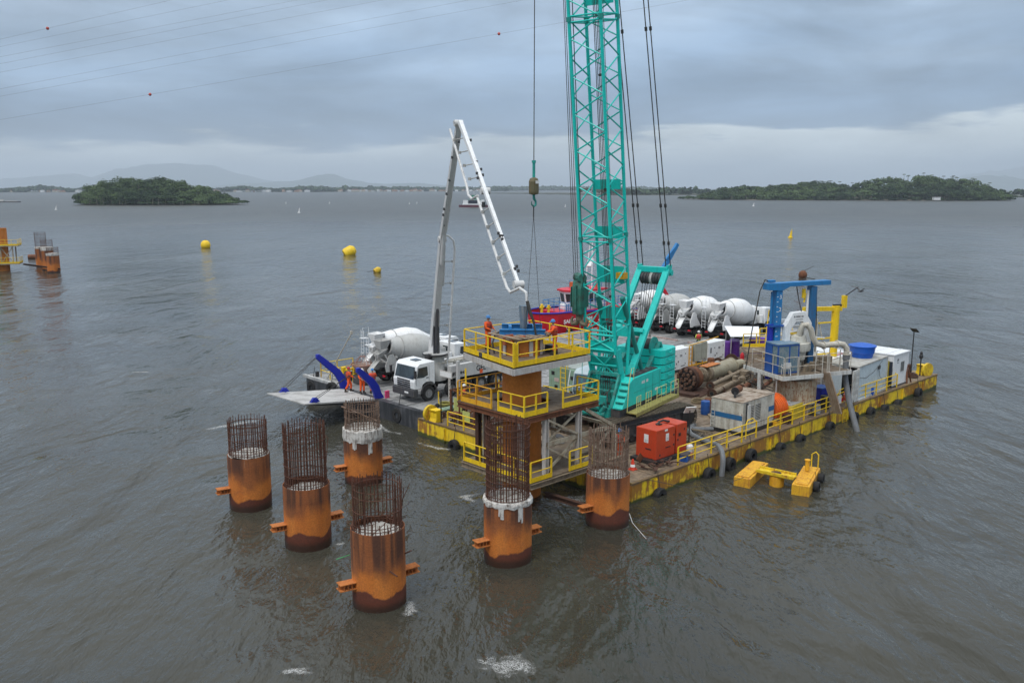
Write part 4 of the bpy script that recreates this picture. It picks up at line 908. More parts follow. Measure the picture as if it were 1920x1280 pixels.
# crawlers: axis roughly along the barge
RT=Matrix.Rotation(math.radians(39.5)-CA,4,'Z')
def track(y,name='crawler'):
    prof=[]; L,r=7.6,.70; n=9
    for k in range(n): a=-PI/2+PI*k/(n-1); prof.append((L/2-r+r*math.cos(a),r+r*math.sin(a)))
    for k in range(n): a=PI/2+PI*k/(n-1); prof.append((-L/2+r+r*math.cos(a),r+r*math.sin(a)))
    M=RT@Matrix.Translation((-1.0,y,DECK+.06))
    fr=MB(); ip=[(x_*.955,.07+z_*.93) for x_,z_ in prof]; fr.ext(ip,-.3,.3,M); 
    for k in range(13): fr.beam(M@Vector((-3+k*.5,-.33,.45)),M@Vector((-3+k*.5,-.33,1.05)),.06,.06)
    fr.bx(-2.9,2.9,-.38,-.3,.3,.42,M); fr.bx(-3.2,3.2,-.42,-.3,1.06,1.12,M)
    f_=fr.build('crawler_frame',DARK,cr_)
    m=MB(); pts=[]
    def at_len(prof):
        out=[];n_=len(prof)
        for i in range(n_):
            a=Vector((*prof[i],0)); b=Vector((*prof[(i+1)%n_],0)); out.append((a,b,(b-a).length))
        return out
    segs=at_len(prof); tot=sum(s_[2] for s_ in segs); N_=66; step=tot/N_; acc=0; idx=0; pos=0
    for k in range(N_):
        d=k*step
        while d>acc+segs[idx][2]: acc+=segs[idx][2]; idx+=1
        a,b,l=segs[idx]; p=a.lerp(b,(d-acc)/l); tdir=(b-a).normalized(); nrm=Vector((tdir.y,-tdir.x,0))
        c=Vector((p.x,0,p.y)); td=Vector((tdir.x,0,tdir.y)); nn=Vector((nrm.x,0,nrm.y))
        m.beam(M@(c-td*step*.44+nn*.03),M@(c+td*step*.44+nn*.03),1.02,.07,up=tuple((M.to_3x3()@nn)))
        m.beam(M@(c-td*.035+nn*.085),M@(c+td*.035+nn*.085),.94,.05,up=tuple((M.to_3x3()@nn)))
        m.beam(M@(c-td*step*.3-nn*.05),M@(c+td*step*.3-nn*.05),.3,.1,up=tuple((M.to_3x3()@nn)))
    m.build('crawler_track',paint('worn_track_shoe',(.14,.115,.085),.6,metal=.3,amt=.7,dirt=(.05,.045,.04),rust=.15),cr_)
    m=MB()
    for x_ in (-L/2+r,L/2-r): m.cyl(M@Vector((x_,-.45,r)),M@Vector((x_,.45,r)),r*.8,20)
    for k in range(9): m.cyl(M@Vector((-2.5+k*.62,-.42,.3)),M@Vector((-2.5+k*.62,.42,.3)),.2,10)
    m.build('crawler_wheel',BLACK,cr_)
track(-2.6); track(2.7)
m=MB(); m.bx(-1.3,1.3,-2.4,2.5,1.35,2.0,RT@Matrix.Translation((-1.0+1,0,0))); m.bx(-2.2,-1.6,-2.3,2.4,1.35,1.95,RT); m.bx(1.6,2.2,-2.3,2.4,1.35,1.95,RT); m.build('car_body',DARK,cr_)
m=MB(); m.cyl((0,0,1.95),(0,0,2.45),1.1,28); m.build('slewing_ring',BLACK,cr_,smooth=True)
# upper works
m=MB(); m.bx(-3.4,4.1,-1.5,1.5,2.45,3.0); m.build('turntable_frame',DARK,cr_,bevel=.02)
m=MB(); m.ext([(-1.15,3.02),(4.05,3.02),(3.6,3.62),(3.05,4.45),(2.6,4.62),(-1.15,4.62)],.75,1.62); m.build('machinery_house',TEAL,cr_,bevel=.03)
m=MB(); m.ext([(-1.1,3.02),(1.2,3.02),(1.2,3.8),(-1.1,3.9)],-1.62,-.8); m.build('machinery_house',TEALD,cr_,bevel=.03)
m=MB(); m.bx(-1.1,2.9,-.78,.72,3.05,4.0); m.bx(.2,1.6,-.6,.6,4.0,4.4); m.cyl((2.4,-.75,3.9),(2.4,.7,3.9),.45,16); m.cyl((1.1,-.75,4.5),(1.1,.7,4.5),.4,16); m.build('winch_bed',TEALD,cr_)
m=MB(); m.bx(-.9,2.4,.95,1.5,4.625,4.66)
for k in range(4): m.bx(-.8+k*.85,-.2+k*.85,1.0,1.45,4.662,4.70)
m.build('roof_grilles',DARK,cr_)
m=MB(); 
for k in range(5): m.beam((4.0-k*.22,1.1,3.05+k*.33),(4.0-k*.22,1.6,3.05+k*.33),.28,.05)
m.build('steps',TEALD,cr_)
m=MB(); m.bx(3.4,4.35,-1.0,.95,2.47,3.05); m.ext([(3.7,3.05),(4.1,3.05),(3.2,4.9),(2.9,4.9)],-1.05,-.9); m.ext([(3.7,3.05),(4.1,3.05),(3.2,4.9),(2.9,4.9)],.85,1.0); m.beam((3.6,-.95,3.9),(3.6,.9,3.9),.12,.15); m.beam((3.1,-.95,4.8),(3.1,.9,4.8),.2,.2); m.cyl((4.4,-.5,3.1),(4.4,.4,3.1),.22,12); m.cyl((4.4,-.7,2.7),(4.4,.7,2.7),.16,12); m.box((4.3,.5,3.5),(.3,.5,.5)); m.box((4.3,-.55,3.6),(.3,.4,.6)); m.cyl((4.42,.45,2.8),(4.42,.75,3.2),.14,10); m.build('front_frame',TEALD,cr_,bevel=.02)
# small marks on the house side
m=MB(); yy=1.625
for k,(x_,w_) in enumerate([(1.55,.08),(1.42,.05),(1.32,.08),(1.2,.05),(.95,.10),(.82,.12)]): m.bx(x_-w_,x_,yy,yy+.006,4.1,4.27)
m.bx(-.3,-.7,yy,yy+.006,3.35,3.5)
m.build('house_marks',LWHITE,cr_)
# walkway and rails on the left side
m=MB(); m.bx(-2.4,3.5,1.64,2.3,2.72,2.78); m.bx(-2.4,3.5,2.27,2.32,2.60,2.82); m.build('side_walkway',paint('yellow_olive_grating',(.36,.31,.09),.7,amt=.6,dirt=(.16,.13,.06)),cr_)
m=MB()
for a,b in ((-2.3,-1.2),(-.5,.8),(1.6,2.3),(3.0,3.5)):
    z_=2.78; h_=1.0; m.tube([(a,2.28,z_),(a,2.28,z_+h_),(b,2.28,z_+h_),(b,2.28,z_)],.022,6); m.cyl((a,2.28,z_+.5),(b,2.28,z_+.5),.018,6); m.cyl(((a+b)/2,2.28,z_),((a+b)/2,2.28,z_+h_),.018,6)
m.tube([(3.55,1.7,2.8),(3.4,1.7,4.4),(3.1,1.7,5.3),(2.8,1.7,5.3),(2.8,1.7,4.6)],.022,6); m.build('walkway_rail',paint('pale_yellow_rail',(.62,.60,.22),.5,amt=.2),cr_)
# counterweight: base tray and six slabs
m=MB(); m.bx(-3.45,-1.2,-1.55,1.75,2.45,2.85); m.build('counterweight_tray',DARK,cr_,bevel=.03)
m=MB(); m.bx(-3.25,-1.35,-1.4,1.6,2.86,5.6); m.build('counterweight_core',BLACK,cr_)
for k in range(6):
    z_=2.86+k*.475; m=MB(); m.exz([(-1.22,-1.5),(-1.22,1.5),(-1.5,1.72),(-3.0,1.72),(-3.42,1.4),(-3.42,-1.2),(-3.0,-1.55),(-1.5,-1.55)],z_,z_+.415)
    for q in (-2.1,): m.bx(q-.22,q+.22,1.715,1.728,z_+.1,z_+.2); m.tube([(q-.25,1.73,z_+.34),(q-.22,1.78,z_+.22),(q+.22,1.78,z_+.22),(q+.25,1.73,z_+.34)],.03,5)
    m.build('counterweight_slab',TEAL,cr_,bevel=.07)
# operator cab on the right-hand side, pale with white rails
CABM=Matrix.Translation((-1.5,.35,-.25))
m=MB(); m.ext([(2.2,3.0),(4.1,3.0),(4.35,3.7),(4.15,4.75),(3.8,4.95),(2.2,4.95)],-2.75,-1.65,CABM); m.build('operator_cab',SKYB,cr_,bevel=.04)
m=MB(); m.ext([(4.12,3.1),(4.39,3.72),(4.2,4.7),(4.17,4.7),(4.36,3.72),(4.1,3.1)],-2.65,-1.75,CABM); m.ext([(2.5,3.9),(4.0,3.9),(3.95,4.7),(2.5,4.7)],-2.77,-2.752,CABM); m.build('cab_window',GLASSB,cr_)
m=MB(); q=Vector((-1.5,.35,-.25)); v_=lambda *p: Vector(p)+q; m.tube([v_(4.5,-2.9,2.9),v_(4.55,-2.9,4.0),v_(4.3,-2.9,4.9)],.03,6); m.tube([v_(4.5,-1.5,2.9),v_(4.55,-1.5,4.0),v_(4.2,-1.5,5.2)],.03,6); m.cyl(v_(4.55,-2.9,4.0),v_(4.55,-1.5,4.0),.02,6); m.bx(2.4,3.1,-2.6,-1.15,2.62,2.68); m.build('cab_rail',WHITE,cr_)
m=MB(); rh=random.Random(21)
for k in range(12):
    y_=rh.uniform(-.85,.85); z_=rh.uniform(2.6,3.6); m.tube([(4.36,y_,z_-.2),(4.5,y_+.05,z_+.15),(4.1,y_*.8,z_+.6),(3.3,y_*.6,z_+.7)],.028,5)
for k in range(5): m.tube([bp_ for bp_ in ((3.0,-.3+k*.15,3.4),(3.1,-.3+k*.15,4.6),(2.7,-.35+k*.17,6.0),(2.9,-.4+k*.2,7.6))],.024,5)
m.build('hydraulic_hose',HOSEB,cr_)
m=MB()
for k in range(9): m.box((rh.uniform(-.6,2.8),rh.uniform(-.7,.6),rh.uniform(4.05,4.35)),(rh.uniform(.2,.6),rh.uniform(.15,.5),rh.uniform(.2,.5)),rh.uniform(0,1))
m.cyl((.6,-1.2,3.9),(.6,-1.2,4.9),.09,10); m.box((-.4,-1.2,4.1),(.7,.5,.4)); m.build('machinery',DARK,cr_)
m=MB(); yy2=1.628
for k in range(3): m.bx(-.9+k*.95,-.88+k*.95,yy2,yy2+.006,3.15,4.5)
m.bx(-1.0,2.6,yy2,yy2+.006,3.74,3.755); m.build('panel_seams',TEALD,cr_)
# A-frame mast
GT=Vector((-3.1,0,10.45)); GF=Vector((3.1,0,3.0))
for s_ in (-1,1):
    m=MB(); a=Vector((GF.x,s_*.95,GF.z)); b=Vector((GT.x,s_*.92,GT.z)); mid=a.lerp(b,.5)
    m.beam(a,b,.24,.40,up=(0,1,0)); m.taper(a.lerp(b,-.02),a.lerp(b,.25),.3,.55,.26,.42,up=(0,1,0)); m.build('mast_leg',TEAL,cr_,bevel=.02)
m=MB(); c_=GF.lerp(GT,.52); m.beam(c_+Vector((0,-.9,0)),c_+Vector((0,.9,0)),.55,.3,up=(-.64,0,.77)); c2=GF.lerp(GT,.2); m.beam(c2+Vector((0,-.9,0)),c2+Vector((0,.9,0)),.3,.25,up=(-.64,0,.77)); m.beam(GT+Vector((0,-1.0,.0)),GT+Vector((0,1.05,.0)),.4,.35); m.cyl(GT+Vector((.1,-.8,-.55)),GT+Vector((.1,.8,-.55)),.08,8)
for s_ in (-1.0,1.0): m.box(GT+Vector((-.15,s_,.05)),(.6,.14,.5)); m.cyl(GT+Vector((-.4,s_-.12,-.2)),GT+Vector((-.4,s_+.12,-.2)),.2,12)
m.build('mast_crosspiece',TEAL,cr_,bevel=.02)
for k in range(7):
    y_=-.6+k*.2; m=MB(); m.cyl(GT+Vector((.12,y_-.07,-.55)),GT+Vector((.12,y_+.07,-.55)),.36,20); m.cyl(GT+Vector((.12,y_-.08,-.55)),GT+Vector((.12,y_-.06,-.55)),.39,20); m.build('mast_sheave',WHITED if k==3 else DARK,cr_,smooth=True)
m=MB(); BR=Vector((-1.9,0,5.55))
for k in range(8):
    y_=-.62+k*.17; m.cyl(GT+Vector((.2-.1*(k%2),y_,-.6)),BR+Vector((.15*(k%2),y_*.7,-.1)),.02,5)
m.build('hoist_rope',ROPE,cr_)
for s_ in (-1,1):
    m=MB(); m.cyl((2.7,s_*.8,9.3),(.1,s_*1.0,4.3),.13,12); m.cyl((2.7,s_*.8,9.3),(1.6,s_*.88,7.2),.16,12); m.build('boom_backstop',paint('teal_tube',(.02,.27,.23),.5,amt=.4,dirt=(.03,.12,.1)),cr_,smooth=True)
    m=MB(); m.beam((.0,s_*1.0,4.2),(-2.2,s_*.95,6.0),.16,.26,up=(0,1,0)); m.beam((-2.2,s_*.95,6.0),(-2.9,s_*.95,4.6),.14,.3,up=(0,1,0)); m.build('back_link',TEALD,cr_)
m=MB(); m.cyl((-1.75,-.75,5.75),(-1.75,.75,5.75),.5,20); m.build('hoist_winch',BLACK,cr_,smooth=True)
m=MB()
for y_ in (-.8,.8): m.cyl((-1.75,y_-.04,5.75),(-1.75,y_+.04,5.75),.64,20)
m.beam((-2.2,-.9,5.0),(-2.2,.9,5.0),.3,.25); m.build('winch_flange',TEALD,cr_)
# boom
BF=Vector((2.35,0,3.25)); BD=Vector((.1345,0,1)).normalized(); TIPL=57.0
def bp(l,u,v): # along boom l, lateral v, fore(+)/aft u
    n=Vector((BD.z,0,-BD.x)); return BF+BD*l+n*u+Vector((0,v,0))
hw,hd=.95,.93
def boom_section(l0,l1,name,f0=1,f1=1,bays=6,mat_=TEAL,w0=1.0,diaph=True):
    e_=bpy.data.objects.new('b',None)
    m=MB(); cor=[(1,1),(1,-1),(-1,-1),(-1,1)]
    def cp(l,i,f,w=1.0): return bp(l,cor[i][0]*hd*f,cor[i][1]*hw*w)
    for i in range(4): m.cyl(cp(l0,i,f0,w0),cp(l1,i,f1),.095,10)
    o=m.build(name,mat_,cr_,smooth=True)
    m=MB(); L=l1-l0
    for k in range(bays):
        a0=l0+L*k/bays; a1=l0+L*(k+.5)/bays; a2=l0+L*(k+1)/bays
        for i in range(4):
            j=(i+1)%4; g=lambda l: f0+(f1-f0)*(l-l0)/L
            if i%2==0: m.cyl(cp(a0,i,g(a0)),cp(a1,j,g(a1)),.042,6); m.cyl(cp(a1,j,g(a1)),cp(a2,i,g(a2)),.042,6)
            else: m.cyl(cp(a0,i,g(a0)),cp(a1,j,g(a1)),.042,6); m.cyl(cp(a1,j,g(a1)),cp(a2,i,g(a2)),.042,6)
    for l_,f_ in ((l0+.15,f0),(l1-.15,f1)):
        for i in range(4): m.cyl(cp(l_,i,f_),cp(l_,(i+1)%4,f_),.05,6)
    m.build('lacing',mat_,o)
    for i in range(4):
        m=MB(); m.cyl(cp(l1-.12,i,f1),cp(l1+.12,i,f1),.14,8); m.build('pin_joint',TEALD,o)
    return o
# boom foot: tapered box with side plates
m=MB()
for s_ in (-1,1):
    y0,y1=(s_*hw-.05,s_*hw+.05)
    n=Vector((BD.z,0,-BD.x)); q=[bp(0,-.18,0),bp(0,.18,0),bp(3.2,hd+.06,0),bp(3.2,.35,0),bp(1.9,.12,0)]
    m.ext([(p.x,p.z) for p in q],y0,y1)
    m.cyl(bp(-.1,0,s_*hw-.12),bp(-.1,0,s_*hw+.12),.22,14)
m.build('boom_foot',TEAL,cr_,bevel=.01)
m=MB(); 
for s_ in (-1,1):
    m.cyl(bp(.3,-.1,s_*hw),bp(4.2,-hd,s_*hw),.10,10); m.cyl(bp(3.0,hd,s_*hw),bp(4.2,hd,s_*hw),.095,10)
for l_,u_ in ((1.2,.35),(2.2,.6),(3.2,hd),(4.1,hd)): m.cyl(bp(l_,u_,-hw),bp(l_,u_,hw),.07,8)
m.cyl(bp(1.2,.35,-hw),bp(2.2,.6,0),.05,6); m.cyl(bp(1.2,.35,hw),bp(2.2,.6,0),.05,6); m.cyl(bp(2.2,.6,0),bp(3.2,hd,-hw),.05,6); m.cyl(bp(2.2,.6,0),bp(3.2,hd,hw),.05,6); m.cyl(bp(3.2,hd,-hw),bp(4.1,hd,hw),.05,6); m.cyl(bp(3.2,hd,hw),bp(4.1,hd,-hw),.05,6)
m.beam(bp(3.0,hd-.05,0),bp(3.75,hd-.05,0),2*hw,.04,up=(1,0,0)); m.beam(bp(2.0,.42,0),bp(2.7,.62,0),1.7,.05,up=(1,0,0)); m.beam(bp(3.6,-.75,-.0),bp(4.1,-.95,0),1.9,.05,up=(1,0,0))
m.build('boom_base_frame',TEAL,cr_)
boom_section(4.2,9.65,'boom_section',bays=3)
boom_section(9.65,21.3,'boom_section',bays=6); boom_section(21.3,33,'boom_section',bays=6); boom_section(33,44.7,'boom_section',bays=6); boom_section(44.7,53,'boom_section',f1=.6,bays=5)
m=MB(); m.taper(bp(53,0,0),bp(57,.3,0),1.9,1.1,1.0,1.3,up=(1,0,0)); 
for k in range(5): m.cyl(bp(57,.5,-.5+k*.25-.05),bp(57,.5,-.5+k*.25+.05),.45,16)
m.build('boom_head',TEAL,cr_)
# solid panels inside the lower boom, rear face
for l_,h_ in ((4.6,.75),(6.8,1.0),(9.4,.7),(12.2,.55),(22,.7)): m=MB(); m.beam(bp(l_,-hd+.16,0),bp(l_+h_,-hd+.16,0),1.65,.03,up=(1,0,0)); m.build('boom_panel',TEAL,cr_)
m=MB()
for k in range(14):
    l_=6+k*3.1; m.cyl(bp(l_,-hd+.3,-.16),bp(l_,-hd+.3,.16),.07,8)
for y_ in (-.14,-.05,.05,.14): m.cyl(bp(1.5,-.2,y_),bp(TIPL,-.5,y_),.022,5)
m.cyl(bp(2,-.1,.5),bp(TIPL,-.4,.5),.016,5)
for k in range(46): l_=14+k*.95; m.cyl(bp(l_,-hd+.22,-.15),bp(l_,-hd+.22,.15),.012,4)
m.build('inner_ropes',ROPE,cr_)
m=MB(); m.box(bp(7.3,-.6,.75),(.5,.5,.35)); m.build('yellow_box',YELO,cr_)
# pendants
TP=bp(TIPL-1,-.4,0)
for s_ in (-1,1):
    m=MB(); 
    for q in (-.16,.16):
        a=GT+Vector((-.1,s_*.95+q,.25)); b=TP+Vector((0,s_*.75+q*.6,0)); m.cyl(a,b,.035,6)
        for f_ in (.03,.078,.285,.5,.72): c_=a.lerp(b,f_); m.cyl(a.lerp(b,f_-.0022),a.lerp(b,f_+.0022),.085,8)
    m.build('pendant_line',ROPE,cr_)
# main hook block in front of the boom
mh=Vector((4.15,-1.2,8.35)); hl=crl((0,0,0))
m=MB(); m.ext([(-.3,.0),(.3,.0),(.38,.5),(.38,1.5),(.25,1.95),(-.25,1.95),(-.38,1.5),(-.38,.5)],-.30,.30,Matrix.Translation(mh)); m.ext([(-.4,.4),(.4,.4),(.4,1.6),(-.4,1.6)],-.38,-.34,Matrix.Translation(mh)); m.ext([(-.4,.4),(.4,.4),(.4,1.6),(-.4,1.6)],.34,.38,Matrix.Translation(mh)); m.beam(mh+Vector((.36,0,.3)),mh+Vector((.36,0,1.7)),.3,.1,up=(0,1,0)); m.cyl(mh+Vector((-.42,0,1.0)),mh+Vector((.44,0,1.0)),.12,10); m.cyl(mh+Vector((-.2,-.3,2.1)),mh+Vector((.2,.3,2.1)),.28,12)
hb=m.build('main_hook_block',paint('grimy_green_block',(.03,.17,.13),.55,amt=.9,dirt=(.05,.05,.035),rust=.3),cr_,bevel=.03)
m=MB(); m.cyl(mh+Vector((0,0,-.35)),mh+Vector((0,0,.1)),.2,12)
for s_ in (-1,1): m.tube([mh+Vector((0,0,-.3)),mh+Vector((0,s_*.2,-.55)),mh+Vector((0,s_*.45,-.6)),mh+Vector((0,s_*.52,-.35)),mh+Vector((0,s_*.42,-.18))],[.14,.15,.13,.09,.04],8)
m.build('double_hook',paint('worn_hook',(.16,.13,.08),.6,amt=.6,dirt=(.05,.09,.07),rust=.2),hb,smooth=True)
m=MB()
for k,(dx,dy) in enumerate([(-.3,-.32),(-.3,-.18),(.25,-.3),(.2,.3),(.3,.34)]): m.cyl(mh+Vector((dx*.5,dy,1.9)),bp(TIPL,.5,-.6+dy*.5),.02,5)
m.build('main_hoist_rope',ROPE,cr_)
m=MB(); m.tube([mh+Vector((.1,.1,-.6)),mh+Vector((.1,.3,-2)),mh+Vector((.3,.4,-5))],.02,5); m.box(mh+Vector((.35,0,-2.1)),(.25,.3,.75)); m.build('tag_line',TEALD,cr_)
# hoist line, weight and hook over the work tower
hk=thing('crane_hook','dark olive hook weight hanging on a single rope above the work tower','crane hook',tuple(W(-2.6,4.4,15.2)),TH)
m=MB(); m.lathe([(.05,-.02),(.22,.02),(.245,.12),(.245,.62),(.19,.76),(.06,.82)],8); m.build('weight',paint('olive_weight',(.12,.11,.06),.6,amt=.6,dirt=(.2,.12,.05)),hk,bevel=.01)
m=MB(); m.bx(-.12,.12,-.252,-.245,.52,.66); m.build('plate',LWHITE,hk)
m=MB(); m.cyl((0,0,.8),(0,0,1.5),.07,8); m.cyl((0,0,1.5),(0,0,1.62),.10,8); m.build('swivel',TEALD,hk)
m=MB(); m.tube([(0,0,0),(.02,0,-.2),(.14,0,-.34),(.13,0,-.5),(0,0,-.57),(-.14,0,-.48),(-.15,0,-.32)],[.06,.07,.05,.055,.05,.035,.015],8); m.build('hook',TEALD,hk,smooth=True)
m=MB(); tipw=W(-2.6,4.4,58); m.cyl((0,0,1.55),(0,0,46),.022,6); m.build('hoist_rope',ROPE,hk)
m=MB(); m.cyl((0,0,-.5),(.0,.0,-1.1),.03,6); m.cyl((0,0,-1.0),(-.35,.2,-6.8),.012,5); m.cyl((0,0,-1.0),(.35,-.2,-6.9),.012,5); m.build('sling',ROPE,hk)
# ================================================================ ferry barge with concrete deck
FW0,FW1,FS1=17.75,33.0,50.0
fy=thing('ferry_barge','wide dark hulled ferry barge carrying the concrete mixer trucks','barge',W(0,0,0),TH)
m=MB(); m.exz([(1.0,FW0),(FS1,FW0),(FS1,FW1),(1.0,FW1),(.6,FW1-1),(.6,FW0+1)],-1.0,1.185); m.build('hull',paint('black_hull',(.03,.032,.036),.5,amt=.8,dirt=(.12,.12,.13),rust=.15,scale=.8),fy)
m=MB(); m.bx(1.05,FS1-.1,FW0+.1,FW1-.1,1.185,1.2); m.build('deck',deck_mat('grey_wet_deck',(.33,.33,.32),(.20,.20,.20),(.085,.085,.09),.1),fy)
m=MB(); 
for a,b in (((1.0,FW0+.03),(FS1,FW0+.03)),((1.0,FW1-.03),(FS1,FW1-.03)),((.95,28.2),(.95,FW1))): m.beam((a[0],a[1],1.22),(b[0],b[1],1.22),.14,.1)
m.beam((.95,27.6,1.2),(.7,FW1-.2,1.32),.25,.2); m.build('kerb',paint('whitened_kerb',(.45,.45,.44),.7,amt=.7,dirt=(.1,.1,.1),rust=.1),fy)
m=MB()
for s_,t_v in ((2.2,18.1),(4.9,18.1),(7.6,18.1),(10.5,18.1),(48.5,18.4),(49.5,20.5),(49.6,25)): m.cyl((s_,t_v,1.2),(s_,t_v,2.3),.035,6)
m.cyl((4.6,18.15,1.2),(4.6,18.15,3.5),.06,8); m.build('posts',YEL,fy)
m=MB(); m.beam((3.25,18.25,1.2),(3.25,18.25,3.3),.17,.06,up=(1,0,0))
for k in range(9): pass
m.build('level_staff',PALE,fy)
m=MB(); 
for k in range(7): m.bx(3.18,3.26+(.05 if k%2 else 0),18.21,18.216,1.4+k*.26,1.48+k*.26)
m.build('staff_marks',DARK,fy)
m=MB(); m.cyl((2.1,18.1,1.2),(2.1,18.1,1.5),.12,10); m.cyl((1.9,18.1,1.42),(2.3,18.1,1.42),.05,8); m.cyl((1.5,FW1-.8,1.2),(1.5,FW1-.8,1.6),.15,10); m.build('bollard',BLACK,fy)
# gear at the left corner of the ferry: yellow posts, winch
m=MB(); rail(m,[(1.6,31.8,1.2),(1.6,29.2,1.2)],1.1,1.2,.03,(.5,),.06,0); rail(m,[(1.6,31.8,1.2),(4.5,31.8,1.2)],1.1,1.3,.03,(.5,),.06,0); m.box((2.6,28.6,1.8),(.35,.25,1.2)); m.box((2.3,29.7,1.7),(.3,.3,1.0)); m.beam((1.9,28.7,2.2),(2.9,28.7,2.2),.2,.15); m.build('corner_guard',YEL,fy)
m=MB(); m.cyl((1.5,30.8,1.25),(1.9,27.9,5.0),.045,8); m.box((1.9,27.85,5.1),(.14,.14,.25)); m.build('leaning_pole',PIPEW,fy)
m=MB(); m.box((2.7,27.6,1.55),(1.1,1.3,.6)); m.cyl((2.5,29.0,1.6),(2.5,29.8,1.6),.35,14); m.build('winch',DARK,fy)
# ramp
m=MB(); ang=math.atan2(.55,6.2)
m.add([(.95,23.1,1.16),(.95,27.3,1.16),(-5.1,27.7,1.72),(-5.0,22.9,1.82),(.95,23.1,1.02),(.95,27.3,1.02),(-5.1,27.7,1.66),(-5.0,22.9,1.74)],[(0,1,2,3),(7,6,5,4),(0,3,7,4),(3,2,6,7),(2,1,5,6),(1,0,4,5)])
m.build('ramp',paint('worn_pale_ramp',(.46,.45,.43),.7,amt=.55,dirt=(.22,.21,.20),rust=.08,scale=1.2,streak=False),fy)
m=MB(); 
for q in range(6): y_=23.3+q*.85; m.add([(.9,y_-.06,1.01),(.9,y_+.06,1.01),(-4.8,y_+.06,1.69),(-4.8,y_-.06,1.69),(.9,y_-.06,.75),(.9,y_+.06,.75),(-4.8,y_+.06,1.6),(-4.8,y_-.06,1.6)],[(0,1,2,3),(7,6,5,4),(0,3,7,4),(3,2,6,7),(2,1,5,6),(1,0,4,5)])
m.build('ramp_ribs',DARK,fy)
for y_,tt in ((23.05,0),(27.35,1)):
    m=MB(); k_=.0 if tt else 0
    top=(-.75,3.45) if not tt else (-1.25,3.85)
    out_=[(1.25,1.2),(.55,1.2),(.38,1.75),(.05,2.3),(top[0]-.15,top[1]-.18),(top[0]-.12,top[1]+.12),(top[0]+.08,top[1]+.12),(.45,2.65),(.85,2.1),(1.02,1.6)]
    m.ext(out_,y_-.12,y_+.12); m.build('ramp_arm',ULTRA,fy,bevel=.02)
    tip=Vector((top[0],y_,top[1])); m=MB(); far_=Vector((-4.1,y_+(.1 if not tt else -.2),1.85))
    for dz in (-.12,.0,): m.cyl(tip+Vector((dz*2,0,dz)),far_+Vector((dz*3,0,0)),.02,5)
    m.build('ramp_cable',ROPE,fy)
    m=MB(); m.ext([(-4.45,1.78),(-3.75,1.74),(-3.95,2.02),(-4.2,2.05)],far_.y-.1,far_.y+.1); m.cyl(far_+Vector((.05,-.15,0)),far_+Vector((.05,.15,0)),.13,12); m.build('ramp_eye',ULTRA,fy)
m=MB(); m.box((1.35,22.75,1.45),(.3,.15,.5)); m.build('pink_canister',paint('pink_plastic',(.7,.06,.18),.5),fy)
m=MB(); m.cyl((.7,29.9,.7),(.7,29.9,.7001),.01,4)
# concrete bucket on the ferry corner
cb=thing('concrete_bucket','round rusty pink concrete bucket with railed rim behind the blue arms','concrete bucket',W(2.9,28.0,1.2),TH); cb.scale=(.72,.72,.78)
m=MB(); m.lathe([(.25,.25),(.35,.5),(.85,1.3),(1.0,1.55),(1.02,1.75),(.98,1.75),(.9,1.5),(.01,1.4)],24); m.build('hopper',paint('pinkish_rusty_steel',(.36,.22,.17),.8,amt=.8,dirt=(.45,.42,.38),rust=.2),cb,smooth=True)
m=MB(); m.torus((0,0,1.8),1.25,.05,'z',20,6)
for k in range(8): a=k*PI/4; m.cyl((1.0*math.cos(a),1.0*math.sin(a),1.7),(1.25*math.cos(a),1.25*math.sin(a),1.8),.03,5); m.cyl((1.22*math.cos(a),1.22*math.sin(a),1.8),(.25*math.cos(a),.25*math.sin(a),2.55),.025,5); m.cyl((.3*math.cos(a),.3*math.sin(a),.1),(.8*math.cos(a),.8*math.sin(a),1.2),.035,5)
m.torus((0,0,2.55),.27,.03,'z',14,5); m.torus((0,0,.08),.55,.05,'z',18,6); m.build('frame',paint('pink_rust_frame',(.33,.15,.11),.8,amt=.6),cb)
m=MB(); m.cyl((-.5,-.2,1.7),(.6,-.9,3.4),.03,6); m.build('pole',PALE,cb)
G2='tyre fenders on the ferry barge'
o=tyre(W(.75,31.6,.55),TH-PI/2,'big black tyre on the left corner of the ferry barge',G2); o.scale=(1.35,1.35,1.35)
o=tyre(W(.55,28.6,1.05),TH-PI/2+.2,'tyre lying under the far ramp cable',G2); o.scale=(1.05,1.05,1.05)
o=tyre(W(.75,20.6,.50),TH-PI/2,'black tyre on the ferry bow between the ramp and the yellow barge',G2); o.scale=(1.25,1.25,1.25)
# ================================================================ trucks
def wheel(mbt,mbr,x,y,dual=False,R=.53,side=1):
    w=.30 if not dual else .56; y0=y; y1=y-side*w
    M=Matrix.Translation((x,(y0+y1)/2,R))@Matrix.Rotation(PI/2,4,'X')
    h=w/2; mbt.lathe([(R*.58,-h),(R*.93,-h),(R,-h+.05),(R,h-.05),(R*.93,h),(R*.58,h),(R*.58,-h)],26,M,caps=False)
    MR=Matrix.Translation((x,y0-side*.03,R))@Matrix.Rotation(-PI/2*side,4,'X')
    d=.0 if not dual else -.12
    mbr.lathe([(R*.58,.0),(R*.54,.01),(R*.50,-.06+d),(R*.24,-.03+d*.6),(R*.22,.04),(.01,.05)],20,MR)
    for k in range(8):
        a=k*PI/4; p=MR@Vector((R*.38*math.cos(a),R*.38*math.sin(a),-.035+d)); q=MR@Vector((R*.38*math.cos(a),R*.38*math.sin(a),-.02+d)); mbr.cyl(p,q,.035,6)
def add_wheel(t_,x,side,dual=False,R=.53):
    a,b=MB(),MB(); wheel(a,b,x,side*1.24,dual,R,side)
    o=a.build('wheel',RUBBER,t_,smooth=True); b.build('rim',RIM,o,smooth=True)
